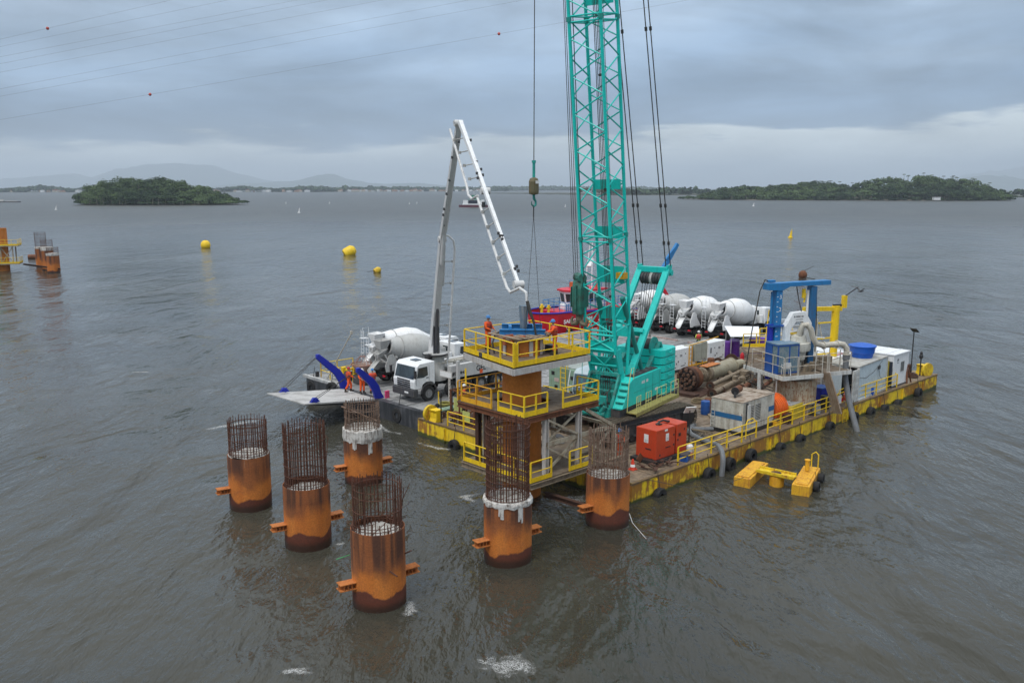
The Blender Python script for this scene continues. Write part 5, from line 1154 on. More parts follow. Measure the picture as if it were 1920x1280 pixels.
def cab(t_,xf,plate=True,axor=True):
    """cab-over; xf is the front face"""
    L=1.75; m=MB()
    pr=[(xf-.02,.95),(xf+.02,1.45),(xf-.05,1.60),(xf-.25,2.47),(xf-.46,2.66),(xf-L,2.72),(xf-L,1.1),(xf-1.68,1.15),(xf-1.55,1.28),(xf-1.35,1.34),(xf-1.0,1.34),(xf-.72,1.2),(xf-.6,.95)]
    m.ext(pr,-1.2,1.2); o=m.build('cab',WHITE,t_,bevel=.07)
    m=MB(); n=(xf-.05,1.63),(xf-.245,2.44); e_=.018
    m.add([(n[0][0]+e_,-1.06,n[0][1]),(n[0][0]+e_,1.06,n[0][1]),(n[1][0]+e_,1.0,n[1][1]),(n[1][0]+e_,-1.0,n[1][1])],[(0,1,2,3)])
    m.build('windshield',GLASS,o)
    for s_ in (-1,1):
        y=s_*1.206; m=MB(); m.ext([(xf-.22,1.72),(xf-.36,2.38),(xf-1.1,2.42),(xf-1.15,1.82),(xf-.75,1.68)],y-.005,y+.005); m.build('side_window',GLASS,o)
        m=MB(); m.ext([(xf-.14,1.20),(xf-.12,1.62),(xf-.33,2.46),(xf-.35,2.46),(xf-.145,1.62),(xf-.16,1.20)],y-.003,y+.003); m.bx(xf-1.26,xf-1.245,y-.003,y+.003,1.4,2.5); m.bx(xf-1.2,xf-1.0,y-.004*0-.012,y+.012,1.62,1.68); m.build('door_seams',DARK,o)
        m=MB(); m.beam((xf-.1,s_*1.2,2.35),(xf+.08,s_*1.36,2.3),.03,.03); m.box((xf+.06,s_*1.38,2.02),(.10,.2,.55)); m.build('mirror',BLACK,o,bevel=.02)
        m=MB(); m.box((xf+.06,s_*.95,.72),(.06,.34,.2)); m.build('headlight',paint('headlamp_glass',(.5,.52,.53),.15,amt=.1,bump=0),o,bevel=.01)
        # wheel arch
        m=MB(); n_=9
        pts=[(xf-1.2+.72*math.cos(PI*k/(n_-1)),.60+.70*math.sin(PI*k/(n_-1))) for k in range(n_)]; inn=[(xf-1.2+.62*math.cos(PI*k/(n_-1)),.60+.6*math.sin(PI*k/(n_-1))) for k in range(n_)]
        m.ext(pts+inn[::-1],s_*1.255-.02,s_*1.255+.02); m.build('wheel_arch',DARK,o)
    m=MB(); m.bx(xf-.3,xf+.1,-1.22,1.22,.42,.93); m.build('bumper',DARK,o,bevel=.05)
    m=MB()
    for k in range(4): m.bx(xf+.002,xf+.035,-.72,.72,1.03+k*.14,1.12+k*.14)
    m.build('grille',BLACK,o)
    m=MB(); M=Matrix.Translation((xf+.04,0,1.3))@Matrix.Rotation(PI/2,4,'Y'); m.torus((0,0,0),.13,.014,'z',20,6,M)
    for k in range(3): a=k*2*PI/3+PI; m.beam(M@Vector((0,0,0)),M@Vector((.125*math.cos(a),.125*math.sin(a),0)),.022,.015)
    m.build('badge',RIM,o)
    if plate: m=MB(); m.bx(xf+.1,xf+.108,.2,.62,.62,.75); m.build('number_plate',LWHITE,o)
    m=MB(); m.bx(xf-1.3,xf-.8,-.32,.32,2.70,2.74); m.build('roof_hatch',GLASS,o)
    m=MB(); m.bx(xf-L-.012,xf-L-.004,-.5,.5,1.95,2.4); m.build('rear_window',GLASS,o)
    return o
def mixer(label,loc,rz,drum=DRUM,ladder=1,grp='concrete mixer trucks',sc_=.9):
    t_=thing('mixer_truck',label,'truck',loc,rz,grp); xf=4.55
    cab(t_,xf)
    for x,d in ((3.35,0),(1.65,0),(-1.55,1),(-2.9,1)):
        for s_ in (-1,1): add_wheel(t_,x,s_,bool(d))
    m=MB()
    for y in (-.42,.42): m.beam((-4.2,y,.98),(3.6,y,.98),.1,.28)
    for x in (-3.9,-2.2,-.5,1.0,2.4): m.beam((x,-.42,.98),(x,.42,.98),.1,.2)
    m.bx(-.9,1.0,-1.15,-.5,.55,1.0); m.cyl((-.6,.85,.8),(.5,.85,.8),.3,14); m.box((-4.15,0,.75),(.12,2.3,.22)); m.build('chassis',BLACK,t_)
    # drum, axis tilted up to the rear
    A=Vector((2.05,0,2.05)); B=Vector((-3.35,0,3.05)); M_,L=MB().frame(A,B); R=Matrix(M_)@Matrix.Rotation(PI/2,4,'Y')
    prof=[(.01,.0),(.58,.02),(.76,.12),(1.22,1.65),(1.31,2.0),(1.31,3.0),(1.25,3.3),(.86,4.75),(.70,5.25),(.66,5.45),(.52,5.45),(.45,5.0)]
    m=MB(); m.lathe(prof,44,R,caps=False); dr=m.build('drum',drum,t_,smooth=True)
    m=MB(); m.torus((0,0,4.45),.955,.045,'z',40,8,R); m.build('drum_ring',GREYP,dr,smooth=True)
    m=MB()
    for zz,rr in ((1.66,1.228),(3.3,1.252)): m.torus((0,0,zz),rr,.008,'z',44,4,R)
    m.build('weld_seams',GREYP,dr)
    # front pedestal, rear pedestal
    m=MB(); m.ext([(1.7,1.12),(2.45,1.12),(2.35,2.4),(1.95,2.4)],-.55,.55); m.box((2.05,.9,1.75),(.5,.55,.9)); m.build('front_pedestal',drum,t_,bevel=.03)
    m=MB()
    for y in (-.86,.8): m.ext([(-2.3,1.12),(-4.0,1.12),(-4.1,1.6),(-3.7,2.5),(-3.3,2.55),(-2.9,1.9)],y,y+.07)
    m.beam((-3.2,-.85,1.75),(-3.2,.85,1.75),.12,.2); m.cyl((-2.95,-.55,2.2),(-2.75,-.55,2.15),.14,10); m.cyl((-2.95,.55,2.2),(-2.75,.55,2.15),.14,10); m.build('rear_pedestal',drum,t_)
    m=MB(); m.add([(-3.3,-.62,3.72),(-3.3,.62,3.72),(-4.3,.52,3.68),(-4.3,-.52,3.68),(-3.6,-.34,3.0),(-3.6,.34,3.0),(-4.1,.28,2.95),(-4.1,-.28,2.95)],[(0,1,5,4),(1,2,6,5),(2,3,7,6),(3,0,4,7)]); o=m.build('hopper',drum,t_)
    sol=o.modifiers.new('S','SOLIDIFY'); sol.thickness=.05; sol.offset=0
    m=MB(); m.add([(-3.6,-.55,3.0),(-3.6,.55,3.0),(-4.45,.42,2.6),(-4.45,-.42,2.6),(-3.85,-.2,2.35),(-3.85,.2,2.35),(-4.35,.18,2.2),(-4.35,-.18,2.2)],[(0,1,5,4),(1,2,6,5),(2,3,7,6),(3,0,4,7)]); o=m.build('collector',drum,t_); sol=o.modifiers.new('S','SOLIDIFY'); sol.thickness=.04
    m=MB(); n_=8; vs=[];fs=[]
    for i,(px_,pz_) in enumerate([(-4.05,2.25),(-4.6,1.9),(-5.25,1.35)]):
        for k in range(n_+1): a=PI+PI*k/n_; vs.append((px_,.28*math.cos(a)+(-.2)*i*.6,pz_+.26*math.sin(a)))
    for i in range(2):
        for k in range(n_): fs.append((i*(n_+1)+k,i*(n_+1)+k+1,(i+1)*(n_+1)+k+1,(i+1)*(n_+1)+k))
    m.add(vs,fs); o=m.build('chute',drum,t_,smooth=True); sol=o.modifiers.new('S','SOLIDIFY'); sol.thickness=.03
    m=MB(); m.beam((-3.2,.95,1.4),(-4.6,1.0,1.9),.5,.05); m.cyl((-3.3,-.5,1.5),(-4.4,-.3,2.1),.04,6); m.beam((-3.9,-.7,1.9),(-4.5,.1,2.5),.06,.06); m.beam((-3.9,.7,1.9),(-4.5,-.1,2.5),.06,.06); m.build('chute_brace',GREYP,t_)
    m=MB(); xl=-4.55; y_=ladder*1.05
    for y in (y_-.2,y_+.2): m.cyl((xl,y,1.2),(xl+.05,y,3.9),.022,6)
    for k in range(9): m.cyl((xl,y_-.2,1.35+k*.3),(xl,y_+.2,1.35+k*.3),.015,5)
    m.box((xl+.2,y_,3.2),(.55,.55,.04)); m.tube([(xl-.1,y_-.28,3.2),(xl-.1,y_-.28,4.15),(xl+.5,y_-.28,4.15),(xl+.5,y_-.28,3.2)],.018,5); m.build('ladder',WHITE,t_)
    m=MB()
    for s_ in (-1,1):
        m.ext([(-3.55,1.12),(-3.6,1.2),(-.85,1.2),(-.8,.9),(-.86,.9),(-.92,1.14)],s_*.95-.3,s_*.95+.3); 
    m.build('fender',DARK,t_)
    m=MB(); m.cyl((2.45,-.95,1.25),(2.45,-.95,2.0),.2,12); m.build('water_tank',WHITE,t_,smooth=True)
    m=MB()
    for s_ in (-1,1): m.box((-4.25,s_*.85,.85),(.06,.3,.12))
    m.build('tail_light',RED,t_)
    t_.scale=(sc_,sc_,sc_)
    return t_
GM='concrete mixer trucks'
mixer('grey drum mixer truck parked behind the pump truck, nearer of the left pair',W(7.1,26.5,FDECK),TH-.02,DRUMG,ladder=1)
mixer('bright white drum mixer truck at the far ferry edge, farther of the left pair',W(8.5,29.3,FDECK),TH-.01,DRUM,ladder=1)
mixer('white mixer truck with the whole cab in view, nearest of the right row',W(41.2,20.1,FDECK),TH,DRUM,ladder=1,sc_=.99)
mixer('white mixer truck second in the right row, beside the nearest one',W(40.6,23.4,FDECK),TH+.01,DRUM,ladder=1,sc_=.99)
mixer('cream grey mixer truck third in the right row, seen through mast ropes',W(40.8,26.8,FDECK),TH-.02,DRUMG,ladder=-1,sc_=.97)
mixer('white mixer truck last in the right row, behind the crane mast',W(41.0,30.1,FDECK),TH,DRUM,ladder=-1,sc_=.99)
m=MB()
for k,(s_,t_v) in enumerate([(34.6,20.0),(34.8,24.2),(35.0,27.6)]):
    tag(MB().beam(W(s_,t_v-1.5,FDECK+.07),W(s_+.1,t_v+1.4,FDECK+.07),.16,.12).build('timber_beam',paint('pinkish_timber',(.42,.30,.27),.8,amt=.5)),['pale timber stop behind the nearest right hand mixer truck','pale timber stop behind the second mixer truck of the row','pale timber stop behind the cream grey mixer truck'][k],'timber','timber stops behind the mixer trucks')
# ---------------------------------------------------------------- pump truck
pt=thing('pump_truck','white concrete pump truck with tall folded boom reaching the work tower','truck',W(6.2,21.25,FDECK),TH+PI)
cab(pt,4.5)
for x,d in ((3.3,0),(1.25,0),(-1.45,1),(-2.95,1)):
    for s_ in (-1,1): add_wheel(pt,x,s_,bool(d))
m=MB()
for y in (-.42,.42): m.beam((-4.6,y,.98),(3.7,y,.98),.1,.28)
m.bx(-.6,.6,-1.1,-.45,.5,1.0); m.bx(-.6,.5,.5,1.1,.5,1.0); m.bx(-4.7,-3.7,-.8,.8,.6,1.1); m.build('chassis',BLACK,pt)
m=MB(); m.ext([(1.3,1.25),(1.38,1.7),(1.38,2.15),(-3.9,2.25),(-4.1,1.35),(-3.7,1.2)],-1.24,-.85); m.ext([(1.3,1.25),(1.38,1.7),(1.38,2.15),(-3.9,2.25),(-4.1,1.35),(-3.7,1.2)],.85,1.24); m.build('side_body',GREYP if 0 else paint('body_light_grey',(.52,.52,.51),.5,amt=.35,dirt=(.30,.28,.26)),pt,bevel=.03)
m=MB(); m.bx(-3.9,.9,-.84,.84,1.15,1.9); m.box((-.6,.2,2.0),(1.2,.8,.3)); m.box((-2.2,-.2,2.05),(1.4,.8,.35)); m.build('deck_gear',GREYP,pt)
m=MB()
for y in (.55,.2): m.cyl((-3.2,y,2.35),(1.9,y,2.32),.09,10)
m.cyl((1.9,.55,2.32),(2.2,.3,2.5),.09,10)
for k in range(5): m.cyl((-3.0+k*1.15,.55,2.35),(-2.93+k*1.15,.55,2.35),.12,10)
m.build('delivery_pipe',PIPEW,pt,smooth=True)
m=MB()
for k in range(4): m.bx(-1.7-k*.55,-1.25-k*.55,-.3,.3,2.24,2.28)
m.bx(-3.95,-2.6,-.9,.9,2.27,2.31); m.build('grates',DARK,pt)
# turret
TX=1.75
m=MB(); m.lathe([(.78,1.1),(.78,1.5),(.66,1.75),(.62,2.75),(.82,2.85),(.84,2.97),(.5,3.0)],30,Matrix.Translation((TX,0,0))); m.build('turret',GREYP,pt,smooth=True)
m=MB(); m.torus((TX,0,2.9),.84,.07,'z',30,8); m.box((TX+.75,.2,2.8),(.35,.4,.4)); m.build('turret_ring',BLACK,pt)
# outrigger legs
for s_ in (-1,1):
    m=MB(); m.beam((.6,s_*1.1,1.35),(.95,s_*1.5,1.7),.2,.3); m.beam((.95,s_*1.5,2.5),(.95,s_*1.5,.5),.2,.2,up=(1,0,0)); m.beam((-3.9,s_*1.1,1.3),(-4.1,s_*1.45,1.4),.2,.3); m.beam((-4.1,s_*1.45,2.0),(-4.1,s_*1.45,.4),.18,.18,up=(1,0,0))
    m.build('outrigger',paint('body_light_grey',()),pt)
m=MB()
for s_ in (-1,1): m.cyl((.95,s_*1.5,.35),(.95,s_*1.5,.5),.05,8); m.lathe([(.25,.0),(.25,.06),(.06,.12),(.05,.5)],14,Matrix.Translation((.95,s_*1.5,0))); m.lathe([(.25,.0),(.25,.06),(.06,.12),(.05,.4)],14,Matrix.Translation((-4.1,s_*1.45,0)))
m.build('outrigger_foot',DARK,pt)
m=MB(); m.add([(-3.75,-.7,1.9),(-3.75,.7,1.9),(-4.8,.65,1.8),(-4.8,-.65,1.8),(-3.9,-.35,.9),(-3.9,.35,.9),(-4.5,.3,.9),(-4.5,-.3,.9)],[(0,1,5,4),(1,2,6,5),(2,3,7,6),(3,0,4,7),(4,5,6,7)]); o=m.build('hopper',GREYP,pt); sol=o.modifiers.new('S','SOLIDIFY'); sol.thickness=.04
# lettering on the side seen from the camera (local +y is the near side)
text_mesh('GEL',.54,'lettering',INK,pt,face_m((-1.42,1.245,1.66),(-1,0,0)),bold=.010,sx=1.0)
m=MB(); m.bx(-1.56,-1.28,1.247,1.252,1.27,1.56); m.build('orange_mark',ORNG,pt)
m=MB()
for k in range(5): m.bx(-2.6,-2.05,1.241,1.246,1.55+k*.07,1.58+k*.07)
m.build('grey_stripes',GREYP,pt)
text_mesh('SCHWING',.25,'lettering',INK,pt,face_m((.62,1.245,1.56),(-1,0,0)),bold=.012)
m=MB(); m.ext([(1.28,1.42),(1.12,1.42),(1.22,1.68)],1.241,1.246); m.build('logo',INK,pt)
# boom in the plane from turret to tower
tw0=W(6.2-TX,21.25,0); tw1=W(-2.6,5.1,0); bdir=(tw1-tw0); bl=bdir.length; bdir.normalize()
ang_l=math.atan2(bdir.y,bdir.x)-(TH+PI)
def pb(r,z,y=0): # boom-plane coords -> truck local
    c,s_=math.cos(ang_l),math.sin(ang_l); return Vector((TX+r*c-y*s_,r*s_+y*c,z-FDECK))
def arm(name,a,b,w0,h0,w1,h1,mat_=WHITE):
    m=MB(); d=(b-a).normalized(); lat=Vector((-math.sin(ang_l),math.cos(ang_l),0)); up=d.cross(lat)
    m.taper(a,b,w0,h0,w1,h1,up=tuple(up)); return m.build(name,mat_,pt,bevel=.02)
sg=1.0
P0=pb(-.45,4.6); P1=pb(2.25,12.2); P2=pb(6.35,19.35); P3=pb(11.5,15.35); P4=pb(16.9,10.7)
LG=paint('boom_light_grey',(.58,.58,.57),.42,amt=.35,dirt=(.34,.32,.30))
m=MB(); m.taper(pb(-.1,4.0),pb(-.42,5.0),.62,.75,.45,.5,up=tuple(bdir)); m.build('turret_head',LG,pt,bevel=.03)
m=MB()
for q in (-.14,.14): m.beam(pb(.35,4.1,q),pb(.35,6.9,q),.1,.16)
m.cyl(pb(.32,4.3),pb(.75,7.4),.12,10); m.cyl(pb(.75,7.4),pb(.9,8.6),.07,8); m.build('lift_ram',DARK,pt)
arm('boom_arm',P0,P1,.50,.62,.36,.48,LG); arm('boom_arm',P1+Vector((0,0,0)),P2,.34,.44,.26,.30,LG); arm('boom_arm',pb(6.75,19.4),P3,.24,.30,.2,.24); arm('boom_arm',pb(11.7,15.45,-.1),P4,.2,.24,.16,.18)
m=MB(); m.cyl(pb(2.0,10.5,-.0)+Vector((0,0,0)),pb(2.9,13.6),.11,10); m.cyl(pb(1.2,9.0,.3),pb(1.7,11.8,.3),.1,10); m.build('elbow_ram',LG,pt,smooth=True)
for c_ in (P1,P2,P3,P4): m=MB(); m.cyl(c_-Vector((-math.sin(ang_l),math.cos(ang_l),0))*.26,c_+Vector((-math.sin(ang_l),math.cos(ang_l),0))*.26,.2,14); m.build('elbow_joint',LG,pt,smooth=True)
m=MB(); y_=-.42
m.tube([pb(.3,3.2,.7),pb(.35,4.0,.85),pb(.55,5.2,.9),pb(2.3,11.5,.85),pb(2.35,12.1,.75),pb(2.3,12.4,.45),pb(2.2,12.45,.2),pb(2.2,12.8,.3)],.075,8)
m.tube([pb(2.2,12.7,.3),pb(5.9,19.15,.3),pb(6.2,19.5,.25),pb(6.4,19.4,-.3)],.07,8)
m.tube([pb(6.0,19.0,-.42),pb(9.4,15.6,-.42),pb(9.7,15.1,-.42),pb(10.4,14.9,-.42),pb(11.5,15.1,-.42)],.075,8)
m.tube([pb(11.4,15.0,-.42),pb(16.3,10.5,-.42),pb(16.8,10.3,-.4),pb(17.6,10.6,-.2),pb(18.0,10.4,0),pb(18.15,9.9,0)],.075,8)
m.build('boom_pipe',paint('white_pipe',(.66,.66,.65),.42,amt=.3),pt,smooth=True)
for a,b,n_,y0,o_ in ((P0,P1,5,.85,(.12,0)),(pb(6.6,19.2),P3,5,-.42,(-.6,-.1)),(pb(11.6,15.3),P4,6,-.42,(-.1,-.3))):
    for k in range(1,n_): 
        m=MB(); p=a.lerp(b,k/n_); q=p+(pb(o_[0],FDECK,y0)-pb(0,FDECK,0))+Vector((0,0,o_[1])); m.cyl(p,q,.035,6)
        m.cyl(q-Vector((0,0,.08)),q+Vector((0,0,.08)),.10,8); m.build('pipe_bracket',GREYP,pt)
m=MB(); rg=random.Random(4)
for a,b in ((P1,P2),(pb(6.7,19.3),P3),(pb(11.7,15.4),P4)):
    for k in range(7):
        p=a.lerp(b,rg.uniform(.08,.92)); m.box(p+(pb(.18,FDECK,rg.uniform(-.25,.25))-pb(0,FDECK,0)),(.1,.1,.16))
m.box(pb(11.2,14.6,.0),(.14,.14,.3)); m.build('boom_valves',DARK,pt)
m=MB(); m.tube([pb(18.15,10.0),pb(18.3,9.5,.08),pb(18.5,9.0,.22),pb(18.5,8.3,.34)],[.085,.09,.055,.05],8); m.build('end_hose',HOSEB,pt,smooth=True)
# ================================================================ tug
tg=thing('tug_boat','red tug with white wheelhouse moored behind the ferry barge','boat',W(37.4,36.6,0),TH+PI); tg.scale=(1,1,.86)
m=MB(); hw_=2.4; pts=[(8.3,0),(7.9,1.1),(6.6,2.0),(4.5,hw_),(-7,hw_),(-7.6,1.9),(-7.6,-1.9),(-7,-hw_),(4.5,-hw_),(6.6,-2.0),(7.9,-1.1)]
n=len(pts); vs=[(x*.95,y*.86,-.6) for x,y in pts]+[(x,y,(3.5 if x>4 else 3.1 if x>-2 else 2.7)) for x,y in pts]; fs=[(k,(k+1)%n,(k+1)%n+n,k+n) for k in range(n)]+[tuple(range(n))[::-1]]
m.add(vs,fs); o=m.build('hull',RED,tg)
m=MB(); m.exz([(x*.93,y*.92) for x,y in pts],1.55,1.6); m.build('deck',paint('tug_deck_blue',(.03,.06,.22),.6,amt=.5),tg)
m=MB(); 
top=[(x,y,(3.5 if x>4 else 3.1 if x>-2 else 2.7)) for x,y in pts]; m.tube(top,.10,6,closed=True); m.build('rubbing_strake',ULTRA,tg)
m=MB(); m.bx(-4.5,5.2,-1.7,1.7,1.6,3.35); m.build('deckhouse',RED,tg,bevel=.05)
m=MB(); m.exz([(3.6,0),(3.2,1.1),(2.2,1.45),(-1.5,1.45),(-1.5,-1.45),(2.2,-1.45),(3.2,-1.1)],2.9,3.9); m.build('lower_wheelhouse',WHITE,tg)
m=MB(); n6=[(3.3,0),(2.9,1.05),(2.0,1.35),(-1.2,1.35),(-1.2,-1.35),(2.0,-1.35),(2.9,-1.05)]; k=len(n6); vs=[(x,y,3.9) for x,y in n6]+[(x*1.08+.05,y*1.05,5.6) for x,y in n6]; m.add(vs,[(i,(i+1)%k,(i+1)%k+k,i+k) for i in range(k)]+[tuple(range(k,2*k))]); wh=m.build('wheelhouse',WHITE,tg)
m=MB()
for i in range(k):
    a=Vector(n6[i]).to_3d(); b=Vector(n6[(i+1)%k]).to_3d(); d=b-a; L=d.length; nq=max(1,round(L/.85)); nr=Vector((d.y,-d.x,0)).normalized(); 
    if nr.dot(a+b)<0: nr=-nr
    for q in range(nq):
        u0,u1=(q+.12)/nq,(q+.88)/nq
        P=lambda u,z: Vector(((a+d*u).x*(1+.08*(z-3.9)/1.7)+.05*(z-3.9)/1.7,(a+d*u).y*(1+.05*(z-3.9)/1.7),z))+nr*.02
        m.add([P(u0,4.25),P(u1,4.25),P(u1,5.3),P(u0,5.3)],[(0,1,2,3)])
m.build('wheelhouse_window',GLASS,wh)
m=MB(); m.exz([(3.75,0),(3.3,1.3),(2.2,1.65),(-1.5,1.65),(-1.5,-1.65),(2.2,-1.65),(3.3,-1.3)],5.6,5.8); m.build('wheelhouse_roof',RED,wh)
m=MB(); rail(m,[(1.5,-1.2,5.8),(1.5,1.2,5.8),(-1,1.2,5.8)],.9,1.2,.03,(.5,),.04); rail(m,[(5.1,1.6,3.36),(2,1.66,3.36),(-4,1.66,3.36)],1.2,.8,.035,(.33,.66),.05); rail(m,[(5.1,1.6,3.36),(5.1,-1.6,3.36),(-4,-1.6,3.36)],1.2,.8,.035,(.33,.66),.05)
for k_ in range(4): m.bx(3.9+k_*.3,4.1+k_*.3,1.63,1.66,3.45,4.4)
m.build('blue_rail',BLUEL,tg)
m=MB()
for y_ in (-.5,.5): m.cyl((-.2,y_,5.8),(-.6,y_*.3,11.5),.06,6)
for k_ in range(6): m.cyl((-.25-.06*k_,-.5+.06*k_,6.4+k_*.9),(-.25-.06*k_,.5-.06*k_,6.9+k_*.9),.03,5)
m.beam((-.6,-.9,10.2),(-.6,.9,10.2),.06,.08); m.taper((-.3,0,8.4),(-.9,0,9.3),.5,.2,.3,.2); m.build('mast',WHITE,tg)
m=MB(); m.box((1.2,-.9,6.2),(.7,.5,.6)); m.cyl((-1.0,.6,3.9),(-1.0,.6,6.8),.22,12); m.build('funnel',paint('funnel_orange',(.50,.12,.03),.5),tg)
m=MB()
for x_,y_ in ((6.4,.5),(6.4,-.5),(6.9,.0)): m.cyl((x_,y_,1.6),(x_,y_,4.3),.14,10); m.cyl((x_-.3,y_,4.0),(x_+.3,y_,4.0),.08,8)
m.build('bitts',YEL,tg)
for x_ in (5.2,-.8,-3.8,2.2):
    m=MB(); m.torus((x_,2.5 if x_<4 else 2.36,1.0),.42,.15,'y',22,8); m.build('tyre_fender',RUBBER,tg,smooth=True)
m=MB(); m.cyl((5.9,2.25,2.2),(5.5,2.62,1.1),.03,5); m.cyl((2.5,2.45,2.1),(2.0,2.62,1.0),.03,5); m.build('fender_rope',PIPEW,tg)
text_mesh('SANGUE BOM',.62,'name_lettering',LWHITE,tg,face_m((4.0,2.46,2.45),(-1,0,0),(0,-.03,1)),bold=.022,sx=1.12)
text_mesh('SANGUE BOM',.62,'name_lettering',LWHITE,tg,face_m((2.9,-2.46,2.45),(1,0,0),(0,.03,1)),bold=.022,sx=1.12)
# ================================================================ hydraulic crane arm seen behind the mixers
ha=thing('knuckle_boom','blue folded knuckle boom with red ram behind the mixer trucks','crane arm',W(47.5,33.5,0),TH)
m=MB(); m.cyl((0,0,1),(0,0,3.6),.35,12); m.beam((0,0,3.5),(-1.6,.3,5.6),.3,.4); m.build('post',RED,ha)
m=MB(); m.taper((-1.6,.3,5.4),(1.4,-.2,9.3),.45,.5,.35,.4); m.taper((1.4,-.2,9.3),(-.4,.0,7.6),.3,.3,.25,.25); m.build('arm',BLUEL,ha,bevel=.02)
# ================================================================ equipment on the yellow barge
def at(name,label,cat,s,t,z=DECK,rz=0,group=None): return thing(name,label,cat,W(s,t,z),TH+rz,group)
# red-orange generator in two cabinets
g=at('generator','red orange generator of two cabinets on a black skid near the barge corner','generator',3.5,1.22)
g.scale=(.96,.96,.92)
m=MB(); m.bx(-.35,3.0,-.15,1.55,0,.22); m.bx(-.35,3.0,-.2,-.13,.02,.14); m.build('skid',BLACK,g,bevel=.02)
m=MB(); m.bx(0,1.72,0,1.42,.225,1.98); m.build('cabinet',GENRED,g,bevel=.03); m=MB(); m.bx(1.86,2.85,0,1.42,.225,2.0); m.build('cabinet',GENRED,g,bevel=.03)
m=MB(); m.bx(1.72,1.86,.1,1.3,.23,1.8); m.tube([(1.0,.75,1.98),(1.2,.75,2.15),(1.5,.7,2.2),(1.79,.65,2.1),(2.0,.65,2.05)],.06,8); m.bx(1.05,1.3,.6,.9,1.98,2.05)
for x_,z_ in ((1.6,1.45),(1.6,.85),(.35,.45),(2.6,1.6),(2.0,1.05)): m.bx(x_-.05,x_+.05,-.012,.0,z_-.06,z_+.06)
m.bx(2.05,2.25,-.012,0,1.25,1.45); m.bx(-.012,0,.35,.75,.75,.82); m.bx(.85,1.3,-.012,0,.78,.84); m.build('exhaust_and_latches',BLACK,g)
m=MB(); m.bx(-.016,-.004,.55,.85,1.15,1.65); m.bx(.85,1.12,-.016,-.004,1.2,1.65); m.bx(.75,1.0,-.016,-.004,1.8,1.92); m.build('notice_sheets',LWHITE,g)
m=MB(); 
for k in range(3): m.bx(-.022,-.017,.6,.8,1.2+k*.06,1.22+k*.06); m.bx(.9,1.07,-.022,-.017,1.25+k*.06,1.27+k*.06)
m.build('notice_print',GREYP,g)
# scrap by the corner
sc=at('scrap_steel','heap of rusty steel offcuts at the near corner of the barge deck','scrap',2.9,.75); m=MB(); rg=random.Random(3)
for k in range(16): a=rg.uniform(0,6.28); x_,y_=rg.uniform(-.6,1.0),rg.uniform(-.3,.4); m.beam((x_,y_,.05+rg.random()*.2),(x_+math.cos(a)*.5,y_+math.sin(a)*.4,.08+rg.random()*.3),rg.uniform(.05,.2),.04)
m.build('offcuts',RUSTD,sc)
dp=at('steel_plate','small square rusty plate leaning on the generator skid','plate',3.0,1.9); m=MB(); m.bx(-.2,.2,-.02,.02,-.2,.2,Matrix.Translation((0,0,.3))@Matrix.Rotation(PI/4,4,'Y')); m.build('plate',RUST,dp)
tc_=at('traffic_cone','small red and white traffic cone beside the corner pile cage','cone',1.9,1.5); m=MB(); m.lathe([(.16,.04),(.05,.55),(.04,.56)],14); m.bx(-.18,.18,-.18,.18,0,.04); m.build('cone',paint('cone_red',(.65,.05,.02),.5),tc_); m=MB(); m.lathe([(.137,.16),(.11,.29)],14,Matrix.Scale(1.02,4),caps=False); m.build('band',LWHITE,tc_)
def lamp(label,s,t,h,plate=(.62,.42),rz=0):
    t_=at('sign_post',label,'sign',s,t,rz=rz); m=MB(); m.cyl((0,0,0),(0,0,h),.035,8); m.cyl((0,0,0),(0,0,.08),.14,10); m.build('post',BLACK,t_); m=MB(); M=Matrix.Translation((0,0,h+.05))@Matrix.Rotation(-.9,4,'X'); m.bx(-plate[0]/2,plate[0]/2,-plate[1]/2,plate[1]/2,-.02,.02,M); m.build('panel',LWHITE,t_); return t_
lamp('black post with tilted white panel behind the red orange generator',7.0,1.6,2.25,(.62,.5),rz=-.5)
lp_=at('sign_post','black post with small white board at the left of the yellow barge','sign',1.15,15.4); m=MB(); m.cyl((0,0,0),(0,0,3.0),.03,8); m.cyl((0,0,0),(0,0,.06),.16,10); m.build('post',BLACK,lp_); m=MB(); m.box((-.05,.55,2.95),(.03,1.25,.42),0); m.build('board',PALE,lp_,bevel=.01); m=MB(); m.box((-.068,.55,2.95),(.006,1.1,.3)); m.build('sheet',LWHITE,lp_)
bl_=at('lantern_post','short black lantern post on the front left of the yellow barge','lamp post',.4,15.6); m=MB(); m.cyl((0,0,0),(0,0,1.7),.04,8); m.lathe([(.09,1.65),(.12,1.75),(.1,1.95),(.05,2.05)],12); m.build('lantern',BLACK,bl_)
# brown steel baskets, front left
def basket(label,s,t,w,d,h,rz=0,plates=True,mat_=RUST):
    t_=at('steel_basket',label,'basket',s,t,rz=rz,group='rusty steel baskets on the front left of the barge'); m=MB()
    for x_ in (0,w):
        for y_ in (0,d): m.beam((x_,y_,0),(x_,y_,h),.09,.09,up=(1,0,0))
    for z_ in (.06,h/2,h-.04):
        m.beam((0,0,z_),(w,0,z_),.07,.09); m.beam((0,d,z_),(w,d,z_),.07,.09); m.beam((0,0,z_),(0,d,z_),.07,.09); m.beam((w,0,z_),(w,d,z_),.07,.09)
    m.beam((0,0,.1),(w,0,h-.1),.05,.06); m.beam((0,0,h-.1),(0,d,.1),.05,.06); m.build('frame',mat_,t_)
    m=MB(); m.bx(.05,w-.05,.05,d-.05,.1,.2); m.build('tray',RUSTD,t_)
    if plates: m=MB(); m.bx(-.06,-.045,d*.25,d*.75,h*.25,h*.75); m.build('panel',paint('faded_lime_panel',(.50,.55,.16),.6,amt=.5,dirt=(.3,.3,.15)),t_)
    return t_
